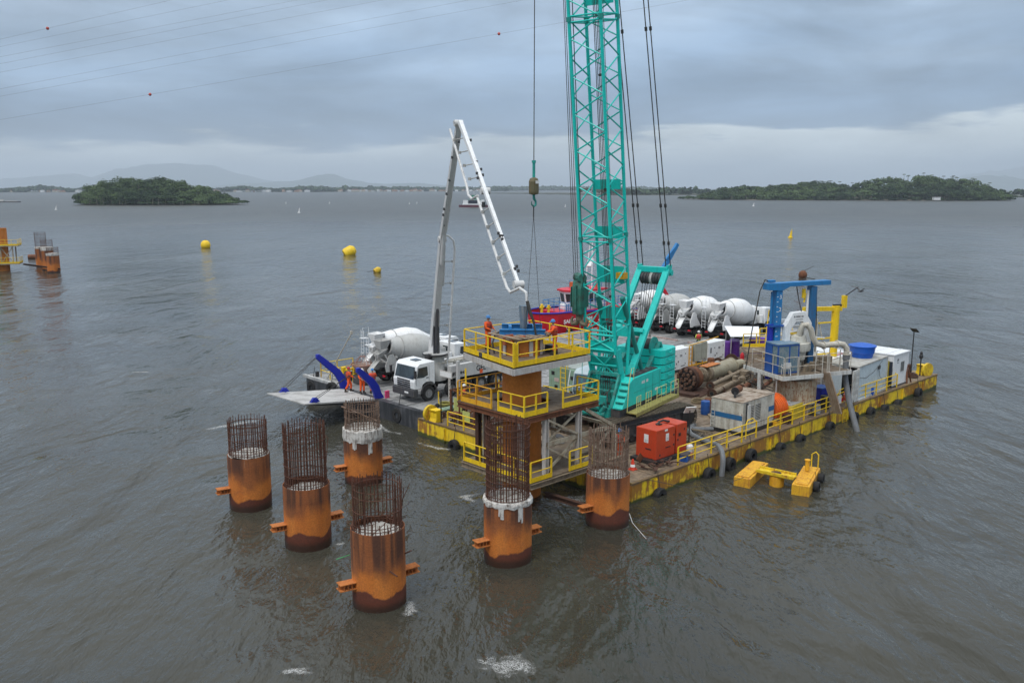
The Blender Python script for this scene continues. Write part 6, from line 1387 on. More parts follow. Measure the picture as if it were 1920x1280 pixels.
basket('brown steel basket with a lime panel, nearer of the two stacked beside the tower',.9,13.0,1.2,1.4,1.35)
basket('brown steel basket with a lime panel, behind the nearer one',1.6,14.6,1.3,1.5,1.9,mat_=RUST)
basket('open rusty steel crate without panels in front of the pump truck',2.4,12.6,1.5,1.6,2.3,plates=False)
st_=at('steel_stand','low brown rusty stool frame beside the rope coil','stand',.8,14.7); m=MB()
for x_,y_ in ((-.3,-.3),(.3,-.3),(-.3,.3),(.3,.3)): m.beam((x_*1.2,y_*1.2,0),(x_,y_,.7),.06,.06)
m.box((0,0,.72),(.7,.7,.06)); m.build('frame',RUST,st_)
rc_=at('rope_coil','coil of yellow and green rope on the ferry edge','rope',2.6,17.9,z=FDECK); m=MB()
for k in range(5): m.torus((rg.uniform(-.1,.1),rg.uniform(-.1,.1),.06+k*.06),.35+rg.uniform(-.06,.06),.045,'z',18,6)
m.build('coil',paint('yellow_green_rope',(.35,.32,.08),.8,amt=.5),rc_)
gt=at('pipe_bundle','pale green pipes lying between the ferry and the yellow barge','pipes',.8,16.9); m=MB(); m.cyl((0,0,.35),(2.8,-.1,.4),.10,8); m.cyl((0,.25,.35),(3.0,.2,.4),.10,8); m.build('pipes',GREEN,gt)
for k,(s_,t_v,l_) in enumerate([(.7,10.6,'near the short front railing'),(.6,9.2,'beside the lower tower platform'),(1.2,16.5,'beside the left corner fairlead')]):
    b_=at('mooring_bitt','rusty mooring bitt on the barge edge '+l_,'bitt',s_,t_v,group='rusty mooring bitts'); m=MB(); m.cyl((-.18,0,0),(-.18,0,.38),.09,12); m.cyl((.18,0,0),(.18,0,.38),.09,12); m.cyl((-.3,0,.26),(.3,0,.26),.04,8); m.bx(-.35,.35,-.14,.14,0,.04); m.build('bitt',RUSTD,b_,smooth=False)
# green power pack with yellow ladder
pp=at('power_pack','pale green power pack with yellow ladder and rail between tower and crane','power pack',8.6,11.6)
m=MB(); m.bx(0,3.4,0,2.6,.35,2.75); m.build('housing',GREEN,pp,bevel=.05); m=MB(); m.bx(-.1,3.5,-.1,2.7,0,.34); m.build('base',YELO,pp)
m=MB(); m.bx(.2,3.2,.3,2.3,2.76,2.82); m.build('roof_plate',paint('grey_green_roof',(.34,.38,.35),.6,amt=.6),pp)
m=MB(); 
for y_ in (.9,1.35): m.cyl((-.16,y_,.3),(-.16,y_,3.2),.035,6)
for k in range(8): m.cyl((-.16,.9,.5+k*.33),(-.16,1.35,.5+k*.33),.022,5)
rail(m,[(-.6,.1,.36),(-.6,2.5,.36)],1.1,1.1,.03,(.5,),.05); m.tube([(-.16,.7,2.8),(-.16,.7,3.5),(-.16,1.55,3.5),(-.16,1.55,2.8)],.03,6); m.build('ladder',YEL,pp)
m=MB(); 
for y_,z_ in ((.45,2.2),(1.9,1.4),(2.2,2.3),(.5,1.2)): m.bx(-.02,-.005,y_-.14,y_+.14,z_-.12,z_+.12)
m.bx(.6,1.1,-.02,-.005,1.3,1.9); m.bx(2.0,2.4,-.02,-.005,1.8,2.2); m.build('openings',BLACK,pp)
m=MB(); m.bx(-.02,-.005,1.65,2.05,1.75,2.0); m.build('label_plate',ORNG if 0 else paint('faded_sign',(.55,.42,.38),.6),pp)
# timber and steel bundle behind the tower
for k in range(5):
    b_=tag(MB().hbeam(W(6.4+k*.15,8.6+k*.62,DECK+.2+.04*k),W(10.5,8.9+k*.6,DECK+.25),.22,.26,.03).build('steel_beam',RUST if k%2 else MUD),['first','second','third','fourth','fifth'][k]+' of the rusty beams lying beside the crane, counted from the tower side','beam','rusty beams beside the crane')
# big dirty white generator
wg=at('generator','long dirty white generator with blue stripe and open door by the barge edge','generator',11.4,.95,rz=.02)
m=MB(); m.bx(0,3.7,0,2.15,.22,2.02); m.build('housing',paint('weathered_white',(.56,.54,.48),.6,amt=.75,dirt=(.26,.22,.16),rust=.2,scale=1.4),wg,bevel=.03); m=MB(); m.bx(-.02,3.75,-.05,2.2,0,.20); m.build('skid',BLACK,wg)
m=MB(); m.bx(-.02,3.72,-.02,2.17,2.025,2.07); m.bx(2.9,3.6,.1,2.0,2.07,2.12); m.build('roof',paint('rust_stained_roof',(.36,.30,.24),.8,amt=.8,dirt=(.16,.10,.06),rust=.35,streak=False),wg)
m=MB(); m.bx(-.012,-.004,0.02,2.13,.95,1.25); m.bx(3.0,3.69,-.012,-.004,1.0,1.3); m.build('blue_stripe',paint('stripe_blue',(.02,.13,.30),.5,amt=.3),wg)
m=MB(); m.bx(.35,.62,-.006,.002,.35,1.95); 
for k in range(10): m.bx(.95,1.25,-.012,-.002,.75+k*.1,.79+k*.1); m.bx(1.45,2.05,-.012,-.002,.75+k*.1,.79+k*.1)
m.bx(.7,3.6,-.01,-.002,.55,.57); m.build('door_opening',DARK,wg)
m=MB(); m.bx(.02,.32,-.34,-.30,.4,1.95,Matrix.Rotation(0,4,'Z')); m.build('open_door',WHITED,wg)
m=MB()
for y_ in (1.85,2.1): m.cyl((-.08,y_,.3),(-.08,y_,1.9),.02,5)
for k in range(7): m.cyl((-.08,1.85,.45+k*.22),(-.08,2.1,.45+k*.22),.014,5)
m.build('ladder',WHITED,wg)
m=MB(); m.cyl((.9,1.1,2.45),(1.7,1.3,2.45),.22,16); m.build('muffler',RUST,wg,smooth=True); m=MB(); m.cyl((.85,1.08,2.45),(.9,1.1,2.45),.24,16); m.cyl((.75,1.0,2.07),(.85,1.08,2.4),.07,8); m.build('exhaust_pipe',BLACK,wg)
# orange reel
orr=at('hose_reel','bright orange ribbed hose reel against the dirty white generator','hose reel',16.0,1.7)
m=MB(); M=Matrix.Translation((0,0,.85))@Matrix.Rotation(PI/2,4,'Y'); m.lathe([(.35,-.75),(.82,-.7),(.86,-.5),(.86,.35),(.8,.5),(.45,.75),(.2,.8)],26,M)
for k in range(6): m.torus((0,0,-.55+k*.2),.87,.03,'z',26,6,M)
m.build('drum',ORANGE,orr,smooth=True); m=MB(); m.bx(-.8,.8,-.6,.6,0,.12); m.build('skid',DARK,orr)
# hoses on deck and overboard
def hose(pts,r,label,mat_=HOSE,cat='hose'):
    P=[Vector(p) for p in pts]; out=[]
    for i in range(len(P)-1):
        p0=P[max(i-1,0)];p1=P[i];p2=P[i+1];p3=P[min(i+2,len(P)-1)]
        for k in range(6):
            u=k/6; out.append(.5*((2*p1)+(-p0+p2)*u+(2*p0-5*p1+4*p2-p3)*u*u+(-p0+3*p1-3*p2+p3)*u**3))
    out.append(P[-1]); m=MB(); m.tube(out,r,8); o=m.build('hose',mat_,smooth=True); return tag(o,label,cat)
hose([W(11.2,4.2,1.15),W(9.6,3.4,1.15),W(8.9,2.3,1.15),W(8.3,1.2,1.25),W(7.8,.2,1.35),W(7.3,-.45,1.0),W(7.05,-.6,0),W(7.05,-.6,-.4)],.15,'thick grey hose running over the barge edge into the water')
hose([W(10.9,6.0,1.15),W(11.3,4.8,1.15),W(10.4,3.7,1.15),W(11.2,2.8,1.15)],.13,'grey hose curling behind the dirty white generator')
for k in range(8):
    a=rg.uniform(0,1); hose([W(9.7+a,5.0+a,1.08),W(9.2+rg.uniform(-.4,.8),3.6+rg.uniform(-.4,.6),1.08+.03*k),W(10.2+rg.uniform(-.8,.6),2.6+rg.uniform(-.4,.5),1.1),W(8.8+rg.uniform(-.5,.6),2.2+rg.uniform(-.5,.6),1.08),W(7.8+rg.uniform(-.3,.6),2.9+rg.uniform(-.5,.5),1.08)],rg.choice([.03,.04,.05]),'tangle hose between the crawler track and the dirty white generator, '+['lowest strand','brown strand','thin strand','outer loop','inner loop','crossing strand','short strand','top strand'][k],rg.choice([HOSEB,paint('brown_hose',(.16,.12,.07),.7,amt=.5)]),'hose')
for k in range(3): hose([W(13.5,6.4,1.1),W(12.4+k*.3,6.0+k*.4,1.3),W(11.2,6.8+k*.3,1.1),W(12.2,8.0,1.1),W(13.6+k*.2,7.4,1.25),W(12.7,5.6,1.1)],.05,'black hose looped on the mud behind the crawler track, '+['small loop','middle loop','large loop'][k],HOSEB,'hose')
# yellow skid box, brown crate, bin
yb=at('fuel_tank','squat yellow steel tank with grey lid in front of the rusty casing','tank',16.6,.7,rz=.05); m=MB(); m.ext([(0,0),(1.9,0),(1.75,.95),(.15,.95)],0,1.3); m.build('body',paint('dirty_yellow_tank',(.62,.47,.04),.6,amt=.6,dirt=(.28,.18,.05)),yb,bevel=.03); m=MB(); m.bx(.2,1.7,.1,1.2,.955,1.0); m.cyl((.6,.6,1.0),(.6,.6,1.12),.22,14); m.build('lid',GREYP,yb)
bc=at('steel_box','small brown rusty steel box by the yellow guard rail','box',17.0,.42,rz=.1); m=MB(); m.bx(0,.75,-.05,.4,0,.6); m.build('box',RUSTD,bc,bevel=.02); bc.location=W(15.9,.52,1.0)
bb=at('waste_bin','blue square waste bin below the right rig platform','bin',23.0,2.0,rz=-.2); m=MB(); m.add([(-.42,-.35,0),(.42,-.35,0),(.42,.35,0),(-.42,.35,0),(-.5,-.42,1.0),(.5,-.42,1.0),(.5,.42,1.0),(-.5,.42,1.0)],[(0,3,2,1),(0,1,5,4),(1,2,6,5),(2,3,7,6),(3,0,4,7),(4,5,6,7)]); m.build('body',ULTRA,bb,bevel=.02); m=MB(); m.bx(-.55,.55,-.47,.47,1.0,1.07); m.build('lid',BLUE,bb)
lr=at('life_ring','orange and white life ring hung on the guard rail','life ring',22.95,.18,z=1.75); m=MB(); m.torus((0,0,0),.3,.08,'y',24,8); m.build('ring',paint('ring_orange',(.62,.10,.05),.5),lr,smooth=True)
m=MB()
for k in range(4):
    a=k*PI/2+.4; M=Matrix.Rotation(a,4,'Y'); m.torus((.3,0,0),.085,.018,'z',10,5,M)
m.build('bands',LWHITE,lr)
ws=at('notice_board','small white notice board beside the life ring','sign',22.0,.2,z=1.35); m=MB(); m.bx(-.28,.28,-.02,.0,0,.55); m.build('board',LWHITE,ws)
# ---------------------------------------------------------------- reverse circulation drill rig
RZ=math.radians(20); rg_c=W(19.1,1.9,DECK); rig=thing('drill_rig','blue portal drill rig with white swivel standing on a rusty casing','drill rig',tuple(rg_c),RZ)
CAS=paint('rust_streaked_casing',(.52,.45,.33),.7,amt=.8,dirt=(.30,.12,.035),rust=.72,scale=2.0)
m=MB(); m.lathe([(1.2,0),(1.2,.75),(1.36,.8),(1.38,2.3),(1.3,2.35)],40); m.build('casing',CAS,rig,smooth=True)
m=MB(); m.torus((0,0,.82),1.39,.05,'z',40,6); m.lathe([(1.05,2.36),(1.05,2.7),(.5,2.7)],30); m.box((-1.0,-1.0,.35),(.4,.3,.7)); m.box((.9,-1.1,.35),(.5,.3,.6)); m.build('casing_clamp',GREYP,rig)
PZ=2.85
m=MB(); m.bx(-2.3,.75,-1.75,2.4,PZ-.12,PZ); m.bx(1.25,3.2,-1.5,2.4,PZ-.12,PZ); m.build('platform_floor',FLOOR,rig)
m=MB(); m.beam((-2.3,-1.78,PZ-.12),(.75,-1.78,PZ-.12),.06,.26); m.beam((-2.33,-1.78,PZ-.12),(-2.33,2.4,PZ-.12),.06,.26); m.beam((1.25,-1.53,PZ-.12),(3.2,-1.53,PZ-.12),.06,.26); m.beam((3.22,-1.5,PZ-.12),(3.22,2.4,PZ-.12),.06,.26)
m.beam((-2.3,-.8,PZ-.3),(3.2,-.8,PZ-.3),.16,.2); m.beam((-2.3,1.2,PZ-.3),(3.2,1.2,PZ-.3),.16,.2); m.build('platform_frame',WHITED,rig)
RW=paint('grimy_white_rail',(.55,.52,.46),.6,amt=.7,dirt=(.28,.20,.12),rust=.1)
for pts in ([(-2.25,1.6,PZ),(-2.25,-1.7,PZ)],[(-2.15,-1.72,PZ),(-1.2,-1.72,PZ)],[(-1.12,-1.72,PZ),(.15,-1.72,PZ),(.7,-1.72,PZ)],[(1.3,-.4,PZ),(1.3,-1.45,PZ),(1.35,-1.45,PZ)],[(1.45,-1.47,PZ),(3.15,-1.47,PZ),(3.15,.6,PZ)]):
    m=MB(); rail(m,pts,1.2,.95,.022,(.5,),.04); m.build('platform_rail',RW,rig)
m=MB(); m.cyl((-2.9,-.2,.1),(-2.35,.6,2.7),.13,10); m.cyl((-2.2,-1.0,.05),(-2.2,-1.0,2.6),.05,8); m.build('leg_strut',GREYP,rig)
# operator booth
m=MB(); 
for x_ in (-2.15,-1.3,-.6):
    for y_ in (-.95,.3): m.beam((x_,y_,PZ),(x_,y_,PZ+1.85),.08,.08,up=(1,0,0))
for z_ in (PZ+.05,PZ+1.82):
    for y_ in (-.95,.3): m.beam((-2.15,y_,z_),(-.6,y_,z_),.08,.08)
    for x_ in (-2.15,-.6): m.beam((x_,-.95,z_),(x_,.3,z_),.08,.08)
m.bx(-2.17,-2.13,-.35,.26,PZ+.05,PZ+1.8); m.build('booth_frame',BLUE,rig)
m=MB(); m.bx(-2.2,-.55,-1.0,.35,PZ+1.87,PZ+1.93); m.build('booth_roof',paint('booth_roof_blue',(.13,.22,.30),.5,amt=.6,dirt=(.32,.36,.38)),rig)
m=MB(); m.bx(-2.14,-2.11,-.9,-.36,PZ+.6,PZ+1.78); m.bx(-2.1,-1.33,-.965,-.94,PZ+.12,PZ+1.78); m.bx(-1.27,-.64,-.965,-.94,PZ+.12,PZ+1.78); m.build('booth_glass',paint('dusty_booth_glass',(.13,.20,.24),.25,amt=.7,dirt=(.30,.30,.27),bump=0),rig)
m=MB(); m.bx(-2.14,-2.1,-.9,-.36,PZ+.06,PZ+.6); m.build('booth_panel',BLUE,rig)
# portal legs with rams
for x_,nm in ((-1.35,0),(1.35,1)):
    m=MB(); m.bx(x_-.22,x_+.22,.25,.75,PZ+.0,PZ+5.35); m.build('portal_leg',BLUEL if nm==0 else paint('steel_blue_leg',(.02,.13,.30),.45,amt=.4),rig,bevel=.02)
    m=MB(); m.cyl((x_+(-.42 if nm==0 else -.35),.5,PZ-.6),(x_+(-.42 if nm==0 else -.35),.5,PZ+3.0),.2,14); m.build('portal_ram',ULTRA if nm==0 else BLACK,rig,smooth=True)
    m=MB(); m.cyl((x_+(-.42 if nm==0 else -.3),.5,PZ+3.0),(x_+(-.42 if nm==0 else -.3),.5,PZ+5.1),.08,10); m.build('ram_rod',BLUEL if nm==0 else LWHITE,rig,smooth=True)
m=MB(); m.beam((-1.95,.5,PZ+2.9),(-.9,.5,PZ+2.9),.7,.12); m.build('leg_bracket',BLUE,rig)
m=MB(); m.ext([(-2.3,PZ+5.25),(-1.2,PZ+5.15),(-.6,PZ+5.42),(2.6,PZ+5.42),(2.6,PZ+5.72),(-2.3,PZ+5.66)],.2,.8); m.box((-1.9,.5,PZ+5.8),(.5,.3,.15)); m.build('portal_beam',BLUEL,rig,bevel=.02)
m=MB(); m.bx(-.9,1.2,.8,1.0,PZ+3.0,PZ+3.2); m.bx(-.9,1.2,.8,1.0,PZ+2.6,PZ+2.75); m.build('rear_tie',WHITE,rig)
m=MB()
for k in range(14): m.bx(-1.57+.02,-1.57+.12+(.08 if k%5==0 else 0),.243,.249,PZ+.6+k*.32,PZ+.64+k*.32)
m.build('scale_marks',LWHITE,rig)
text_mesh('3',.38,'scale_number',LWHITE,rig,face_m((-1.28,.244,PZ+4.75),(1,0,0))); text_mesh('2',.38,'scale_number',LWHITE,rig,face_m((-1.28,.244,PZ+3.95),(1,0,0)))
# white octagonal swivel frame
m=MB(); oc=[(-.95,PZ+1.3),(-1.0,PZ+2.9),(-.45,PZ+3.75),(.5,PZ+3.8),(1.05,PZ+3.0),(1.05,PZ+1.4),(.72,PZ+1.4),(.72,PZ+2.7),(.3,PZ+3.15),(-.2,PZ+3.15),(-.6,PZ+2.6),(-.6,PZ+1.3)]; m.ext(oc,-.05,.35); m.build('swivel_frame',WHITE,rig,bevel=.03)
m=MB()
for k,(a,w_) in enumerate([(-.38,.05),(-.26,.05),(-.14,.09),(0,.05),(.12,.05),(.25,.08)]): m.bx(a,a+w_,-.06,-.052,PZ+3.42,PZ+3.54)
m.bx(-.25,.3,-.06,-.052,PZ+3.28,PZ+3.31); m.build('frame_marks',INK,rig)
m=MB(); m.lathe([(.95,PZ+1.25),(1.0,PZ+1.4),(.98,PZ+1.75),(.7,PZ+1.8),(.55,PZ+2.2),(.3,PZ+2.3)],24,Matrix.Translation((.05,0,0))@Matrix.Diagonal((.9,.7,1,1))); m.lathe([(.3,PZ+.0),(.3,PZ+.5),(.5,PZ+.7),(.55,PZ+1.25)],20,Matrix.Translation((.05,0,0))); m.build('rotary_head',paint('cream_head',(.55,.54,.48),.5,amt=.6,dirt=(.3,.26,.18)),rig,smooth=True)
m=MB(); m.tube([(.0,-.1,PZ+1.8),(.0,-.25,PZ+2.6),(.1,-.35,PZ+2.95),(.35,-.45,PZ+3.0),(.62,-.5,PZ+2.7),(.75,-.55,PZ+2.2),(1.0,-.6,PZ+1.75),(1.5,-.65,PZ+1.6),(2.7,-.8,PZ+1.65),(3.0,-.85,PZ+1.6),(3.25,-.9,PZ+1.3),(3.25,-.9,PZ+.9)],.19,14)
for p,q in (((1.55,-.66,PZ+1.6),(1.62,-.66,PZ+1.6)),((2.5,-.78,PZ+1.64),(2.57,-.78,PZ+1.64)),((3.25,-.9,PZ+.9),(3.25,-.9,PZ+.98))): m.cyl(p,q,.26,16)
m.build('gooseneck_pipe',PIPEW,rig,smooth=True)
m=MB(); m.tube([(.9,-.6,PZ+2.15),(1.6,-.7,PZ+2.1)],.03,6); m.build('pipe_rail',WHITE,rig)
m=MB(); m.cyl((3.25,-.9,PZ+.92),(3.25,-.9,PZ+.6),.23,14); m.tube([(3.25,-.9,PZ+.65),(3.22,-.95,PZ-.6),(3.15,-1.6,PZ-2.2),(3.0,-2.6,-.9),(2.95,-3.0,-1.8)],.19,12); m.build('discharge_hose',HOSE,rig,smooth=True)
m=MB(); m.tube([(-2.0,.5,PZ+5.75),(-2.35,.5,PZ+5.9),(-2.7,.5,PZ+5.2),(-3.1,.6,PZ+2.6),(-3.3,.8,PZ+.1)],.04,6); m.tube([(.1,.5,PZ+5.45),(.15,.3,PZ+4.6),(.2,.0,PZ+3.8)],.035,6); m.tube([(.4,.5,PZ+5.75),(.9,.5,PZ+5.9),(1.5,.5,PZ+5.8)],.03,6); m.tube([(1.7,.5,PZ+5.2),(1.75,.4,PZ+3),(1.7,.3,PZ+1.0)],.035,6); m.build('hydraulic_hose',HOSEB,rig)
m=MB(); m.cyl((.7,.5,PZ+4.6),(.7,.5,PZ+5.2),.12,10); m.cyl((.75,.5,PZ+4.3),(.85,.5,PZ+4.9),.06,8); m.build('lamp',YEL,rig)
m=MB(); rgg=random.Random(9)
for k in range(16): x_,y_=rgg.uniform(-.5,.7),rgg.uniform(-1.2,1.8); m.box((x_,y_,PZ+rgg.uniform(.1,.5)),(rgg.uniform(.15,.5),rgg.uniform(.15,.4),rgg.uniform(.15,.6)),rgg.uniform(0,3))
for k in range(4): m.box((2.0+k*.35,.6,PZ+.3),(.3,.5,.6))
m.build('deck_clutter',MUD,rig)
m=MB(); m.beam((.85,-1.9,PZ+.1),(1.6,-2.35,.3),.75,.08,up=(1,0,0)); m.build('spoil_chute',paint('mud_caked_sheet',(.27,.19,.13),.85,amt=.7,dirt=(.42,.38,.32),rust=.2),rig)
ch=thing('plastic_chair','white plastic chair on the rig platform before the blue booth','chair',tuple(rg_c+Vector((math.cos(RZ)*-1.75-math.sin(RZ)*-1.3,math.sin(RZ)*-1.75+math.cos(RZ)*-1.3,PZ))),RZ+1.2)
m=MB(); m.bx(-.22,.22,-.22,.22,.42,.46); m.build('seat',PLASW,ch,bevel=.02); m=MB(); m.ext([(-.24,.46),(-.20,.46),(-.27,.85),(-.31,.85)],-.2,.2); m.build('backrest',PLASW,ch)
for x_ in (-.2,.2):
    for y_ in (-.2,.2): m=MB(); m.beam((x_*1.15,y_*1.15,0),(x_,y_,.42),.04,.04); m.build('leg',PLASW,ch)
m=MB()
for y_ in (-.24,.24): m.tube([(.2,y_,.44),(.2,y_,.64),(-.26,y_,.66)],.02,6)
m.build('armrest',PLASW,ch)
# yellow mast structure behind the rig
ym=at('pipe_mast','tall yellow post with crossbar and ladder behind the drill rig','mast',27.6,3.6,rz=-.35)
m=MB(); m.cyl((0,0,0),(0,0,6.1),.28,16); m.beam((-3.0,0,6.0),(.5,0,5.85),.25,.3); m.box((.75,0,6.35),(.28,.3,.9)); m.build('post',YEL,ym)
m=MB()
for k in range(3): m.beam((-1.6,0,2.6+k*1.15),(-.2,0,2.6+k*1.15),.08,.1)
m.build('rungs',YEL,ym)
m=MB(); m.cyl((-1.7,0,1),(-1.7,0,5.2),.09,10); m.beam((-1.5,0,5.0),(-.4,.1,1.6),.06,.06); m.cyl((-1.9,.1,1),(-1.9,.1,5.4),.05,8); m.build('pipe',PIPEW,ym); m=MB(); m.cyl((.75,-.1,6.8),(1.8,-.2,7.4),.04,6); m.box((.1,0,6.12),(.7,.2,.15)); m.build('loose_lines',BLACK,ym)
bd=thing('bird','dark sea bird flying with raised wings above the yellow post','bird',tuple(W(29.2,2.6,8.1)),.5)
m=MB(); m.lathe([(.005,-.34),(.03,-.2),(.07,-.05),(.075,.08),(.045,.2),(.05,.27),(.008,.38)],10,Matrix.Rotation(PI/2,4,'Y')); b_=m.build('body',DARK,bd,smooth=True)
for s_ in (-1,1):
    m=MB(); q=[(.10,0,.02),(-.08,0,.02),(.10,s_*.38,.28),(-.10,s_*.36,.25),(-.02,s_*.85,.32),(-.10,s_*.80,.30)]; m.add(q,[(0,1,3,2),(2,3,5,4)]); o=m.build('wing',DARK,bd); so_=o.modifiers.new('S','SOLIDIFY'); so_.thickness=.015
# ---------------------------------------------------------------- containers and cabin
ct=at('shipping_container','weathered pale blue grey container with one door swung open','container',24.7,.25,rz=.07)
CL,CWd,CH=5.4,2.3,2.45
def corr(mb,L,h,y,axis='x',x0=0,d=.04,n=24,z0=.1):
    vs=[];fs=[]
    for k in range(n*4+1):
        u=k/(n*4); q=[0,d,d,0][k%4]; 
        for z in (z0,h): vs.append((x0+L*u,y-q,z) if axis=='x' else (x0-q,y+L*u,z))
    for k in range(n*4): fs.append((2*k,2*k+2,2*k+3,2*k+1))
    mb.add(vs,fs)
m=MB(); corr(m,CL-.2,CH-.1,.02,x0=.1,n=18); m.bx(.1,CL-.1,CWd-.05,CWd,.1,CH-.1); m.bx(CL-.06,CL-.01,.06,CWd-.06,.1,CH-.1); m.bx(.05,.08,CWd*.5,CWd-.1,.15,CH-.15); m.build('wall',SKYB,ct)
m=MB(); m.bx(-.01,CL+.01,-.03,CWd+.03,CH-.09,CH+.02); m.build('roof',paint('dirty_grey_roof',(.42,.42,.39),.7,amt=.8,dirt=(.25,.22,.17),rust=.15,streak=False),ct)
m=MB()
for x_ in (0.04,CL-.04):
    for y_ in (0.02,CWd-.04): m.beam((x_,y_,0),(x_,y_,CH-.1),.13,.13,up=(1,0,0))
m.beam((0,-.02,.06),(CL,-.02,.06),.12,.14); m.build('frame',WHITED,ct)
m=MB(); m.bx(.3,CL-.2,.1,CWd-.2,.12,.14); m.build('floor',DARK,ct)
m=MB(); m.bx(-1.15,-.02,-.09,-.03,.12,CH-.12); 
for k in range(5): m.bx(-1.08,-.08,-.11,-.088,.35+k*.42,.55+k*.42)
m.cyl((-.85,-.13,.15),(-.85,-.13,CH-.15),.02,6); m.build('door',WHITED,ct)
m=MB(); m.box((3.6,-.09,1.9),(.3,.08,.25)); m.tube([(.1,-.1,1.7),(1.2,-.1,1.5),(2.6,-.1,1.75),(3.6,-.1,2.1),(4.1,-.1,2.3)],.015,5); m.tube([(3.5,-.1,1.9),(3.8,-.1,1.2),(4.3,-.1,.9)],.012,5); m.build('light_and_cable',DARK,ct)
tk=at('water_tank','round blue plastic water tank on the container roof','water tank',28.3,1.75,z=DECK+CH+.03)
m=MB(); m.lathe([(.72,0),(.80,.35),(.84,.36),(.90,.78),(.96,.80),(.96,.86),(.5,.98),(.12,1.03),(.02,1.04)],32); m.torus((0,0,.36),.82,.03,'z',32,6); m.build('tank',TANKB,tk,smooth=True)
cbn=at('site_cabin','white site cabin with open doorway and barred window at the far end of the barge','cabin',30.75,.45)
cbn.scale=(.62,.9,.8)
m=MB(); m.bx(0,4.3,0,3.6,.12,3.0); m.build('wall',WHITE,cbn,bevel=.02); m=MB(); m.bx(-.08,4.38,-.08,3.68,3.0,3.1)
for k in range(3): m.bx(-.05,4.35,.6+k*1.1,.66+k*1.1,3.1,3.14)
m.build('roof',WHITE,cbn); m=MB(); m.bx(-.02,4.32,-.02,3.62,0,.12); m.build('base',DARK,cbn)
m=MB(); m.bx(2.05,2.95,-.02,-.004,1.35,2.2); m.build('window',GLASS,cbn)
m=MB(); 
for k in range(4): m.bx(2.05+k*.29,2.09+k*.29,-.035,-.02,1.35,2.2)
m.bx(2.0,3.0,-.04,-.02,1.30,1.35); m.bx(2.0,3.0,-.04,-.02,2.2,2.25); m.build('window_bars',GREYP,cbn)
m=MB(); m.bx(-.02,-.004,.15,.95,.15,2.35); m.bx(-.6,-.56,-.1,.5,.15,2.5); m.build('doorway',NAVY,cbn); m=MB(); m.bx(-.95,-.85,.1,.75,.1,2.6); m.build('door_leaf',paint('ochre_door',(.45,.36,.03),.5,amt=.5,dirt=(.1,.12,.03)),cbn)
m=MB(); m.bx(1.0,1.15,-.012,-.004,2.35,2.6); m.bx(1.25,1.4,-.012,-.004,2.4,2.6); m.bx(1.0,1.35,-.012,-.004,2.2,2.26); m.build('notice',DARK,cbn)
pl=at('timber_prop','brown A shaped timber prop leaning beside the cabin','timber',33.0,.3); m=MB(); m.beam((0,0,0),(.25,.2,1.45),.12,.05); m.beam((.75,0,0),(.35,.2,1.4),.12,.05); m.build('planks',RUST,pl)
wh_=at('corrugated_roof','white sheet and red corrugated roofing between the rig and the container','roofing',25.4,4.4,z=DECK)
m=MB(); m.bx(0,5.2,-1.2,1.6,2.3,2.42,Matrix.Rotation(.05,4,'X')); m.build('white_sheet',WHITE,wh_); m=MB(); corr(m,5.0,2.28,-1.28,x0=.1,d=.05,n=16,z0=2.12)
for k in range(16): m.bx(.1+k*.31,.3+k*.31,-1.9,-1.22,2.16,2.2)
m.build('red_sheet',paint('faded_red_roof',(.30,.10,.07),.8,amt=.5,dirt=(.2,.1,.08)),wh_)
m=MB(); rgt=random.Random(2)
for k in range(9): x_=2.3+k*.2; m.bx(x_,x_+.14,-.85,-.65,2.425,2.43,Matrix.Rotation(.05,4,'X')); 
for k in range(7): x_=2.6+k*.2; m.bx(x_,x_+.13,-.5,-.36,2.425,2.43,Matrix.Rotation(.05,4,'X'))
m.build('red_print',RED,wh_)
m=MB()
for x_,y_ in ((.1,-1.1),(5.1,-1.1),(.1,1.5),(5.1,1.5)): m.beam((x_,y_,0),(x_,y_,2.2),.1,.1,up=(1,0,0))
m.build('posts',GREYP,wh_)
wc=at('plastic_chair','white plastic chair in the shade beside the container door','chair',23.9,2.3,rz=2.5)
for ch_ in kids(ch):
    c=ch_.copy(); C.objects.link(c); c.parent=wc
bk=at('plastic_drum','small blue drum behind the far guard rail','drum',27.4,.55); m=MB(); m.lathe([(.22,0),(.25,.1),(.25,.5),(.2,.58),(.02,.6)],18); m.build('drum',TANKB,bk,smooth=True)
sp=at('solar_lamp','black pole with small solar panel at the far end of the barge','lamp post',36.1,1.3); m=MB(); m.cyl((0,0,0),(0,0,3.5),.045,8); m.build('pole',BLACK,sp); m=MB(); m.bx(-.35,.35,-.25,.25,-.03,.03,Matrix.Translation((.1,0,3.6))@Matrix.Rotation(.5,4,'Y')); m.build('solar_panel',BLACK,sp)
ln=at('lantern_post','black lantern post at the far right corner of the barge','lamp post',36.6,.8); m=MB(); m.cyl((0,0,0),(0,0,1.4),.05,8); m.lathe([(.08,1.35),(.16,1.45),(.14,1.62),(.1,1.7),(.1,1.85),(.04,1.95)],12); m.build('lantern',BLACK,ln)
cg=at('deck_gear','dark ropes and mooring gear at the far end of the barge','gear',35.6,1.0); m=MB(); m.torus((0,0,.1),.4,.08,'z',18,6); m.torus((.1,.1,.22),.36,.07,'z',18,6); m.box((.9,.8,.4),(.5,.6,.8)); m.cyl((1.0,1.6,0),(1.1,1.7,1.1),.2,10); m.build('gear',RUSTD,cg)
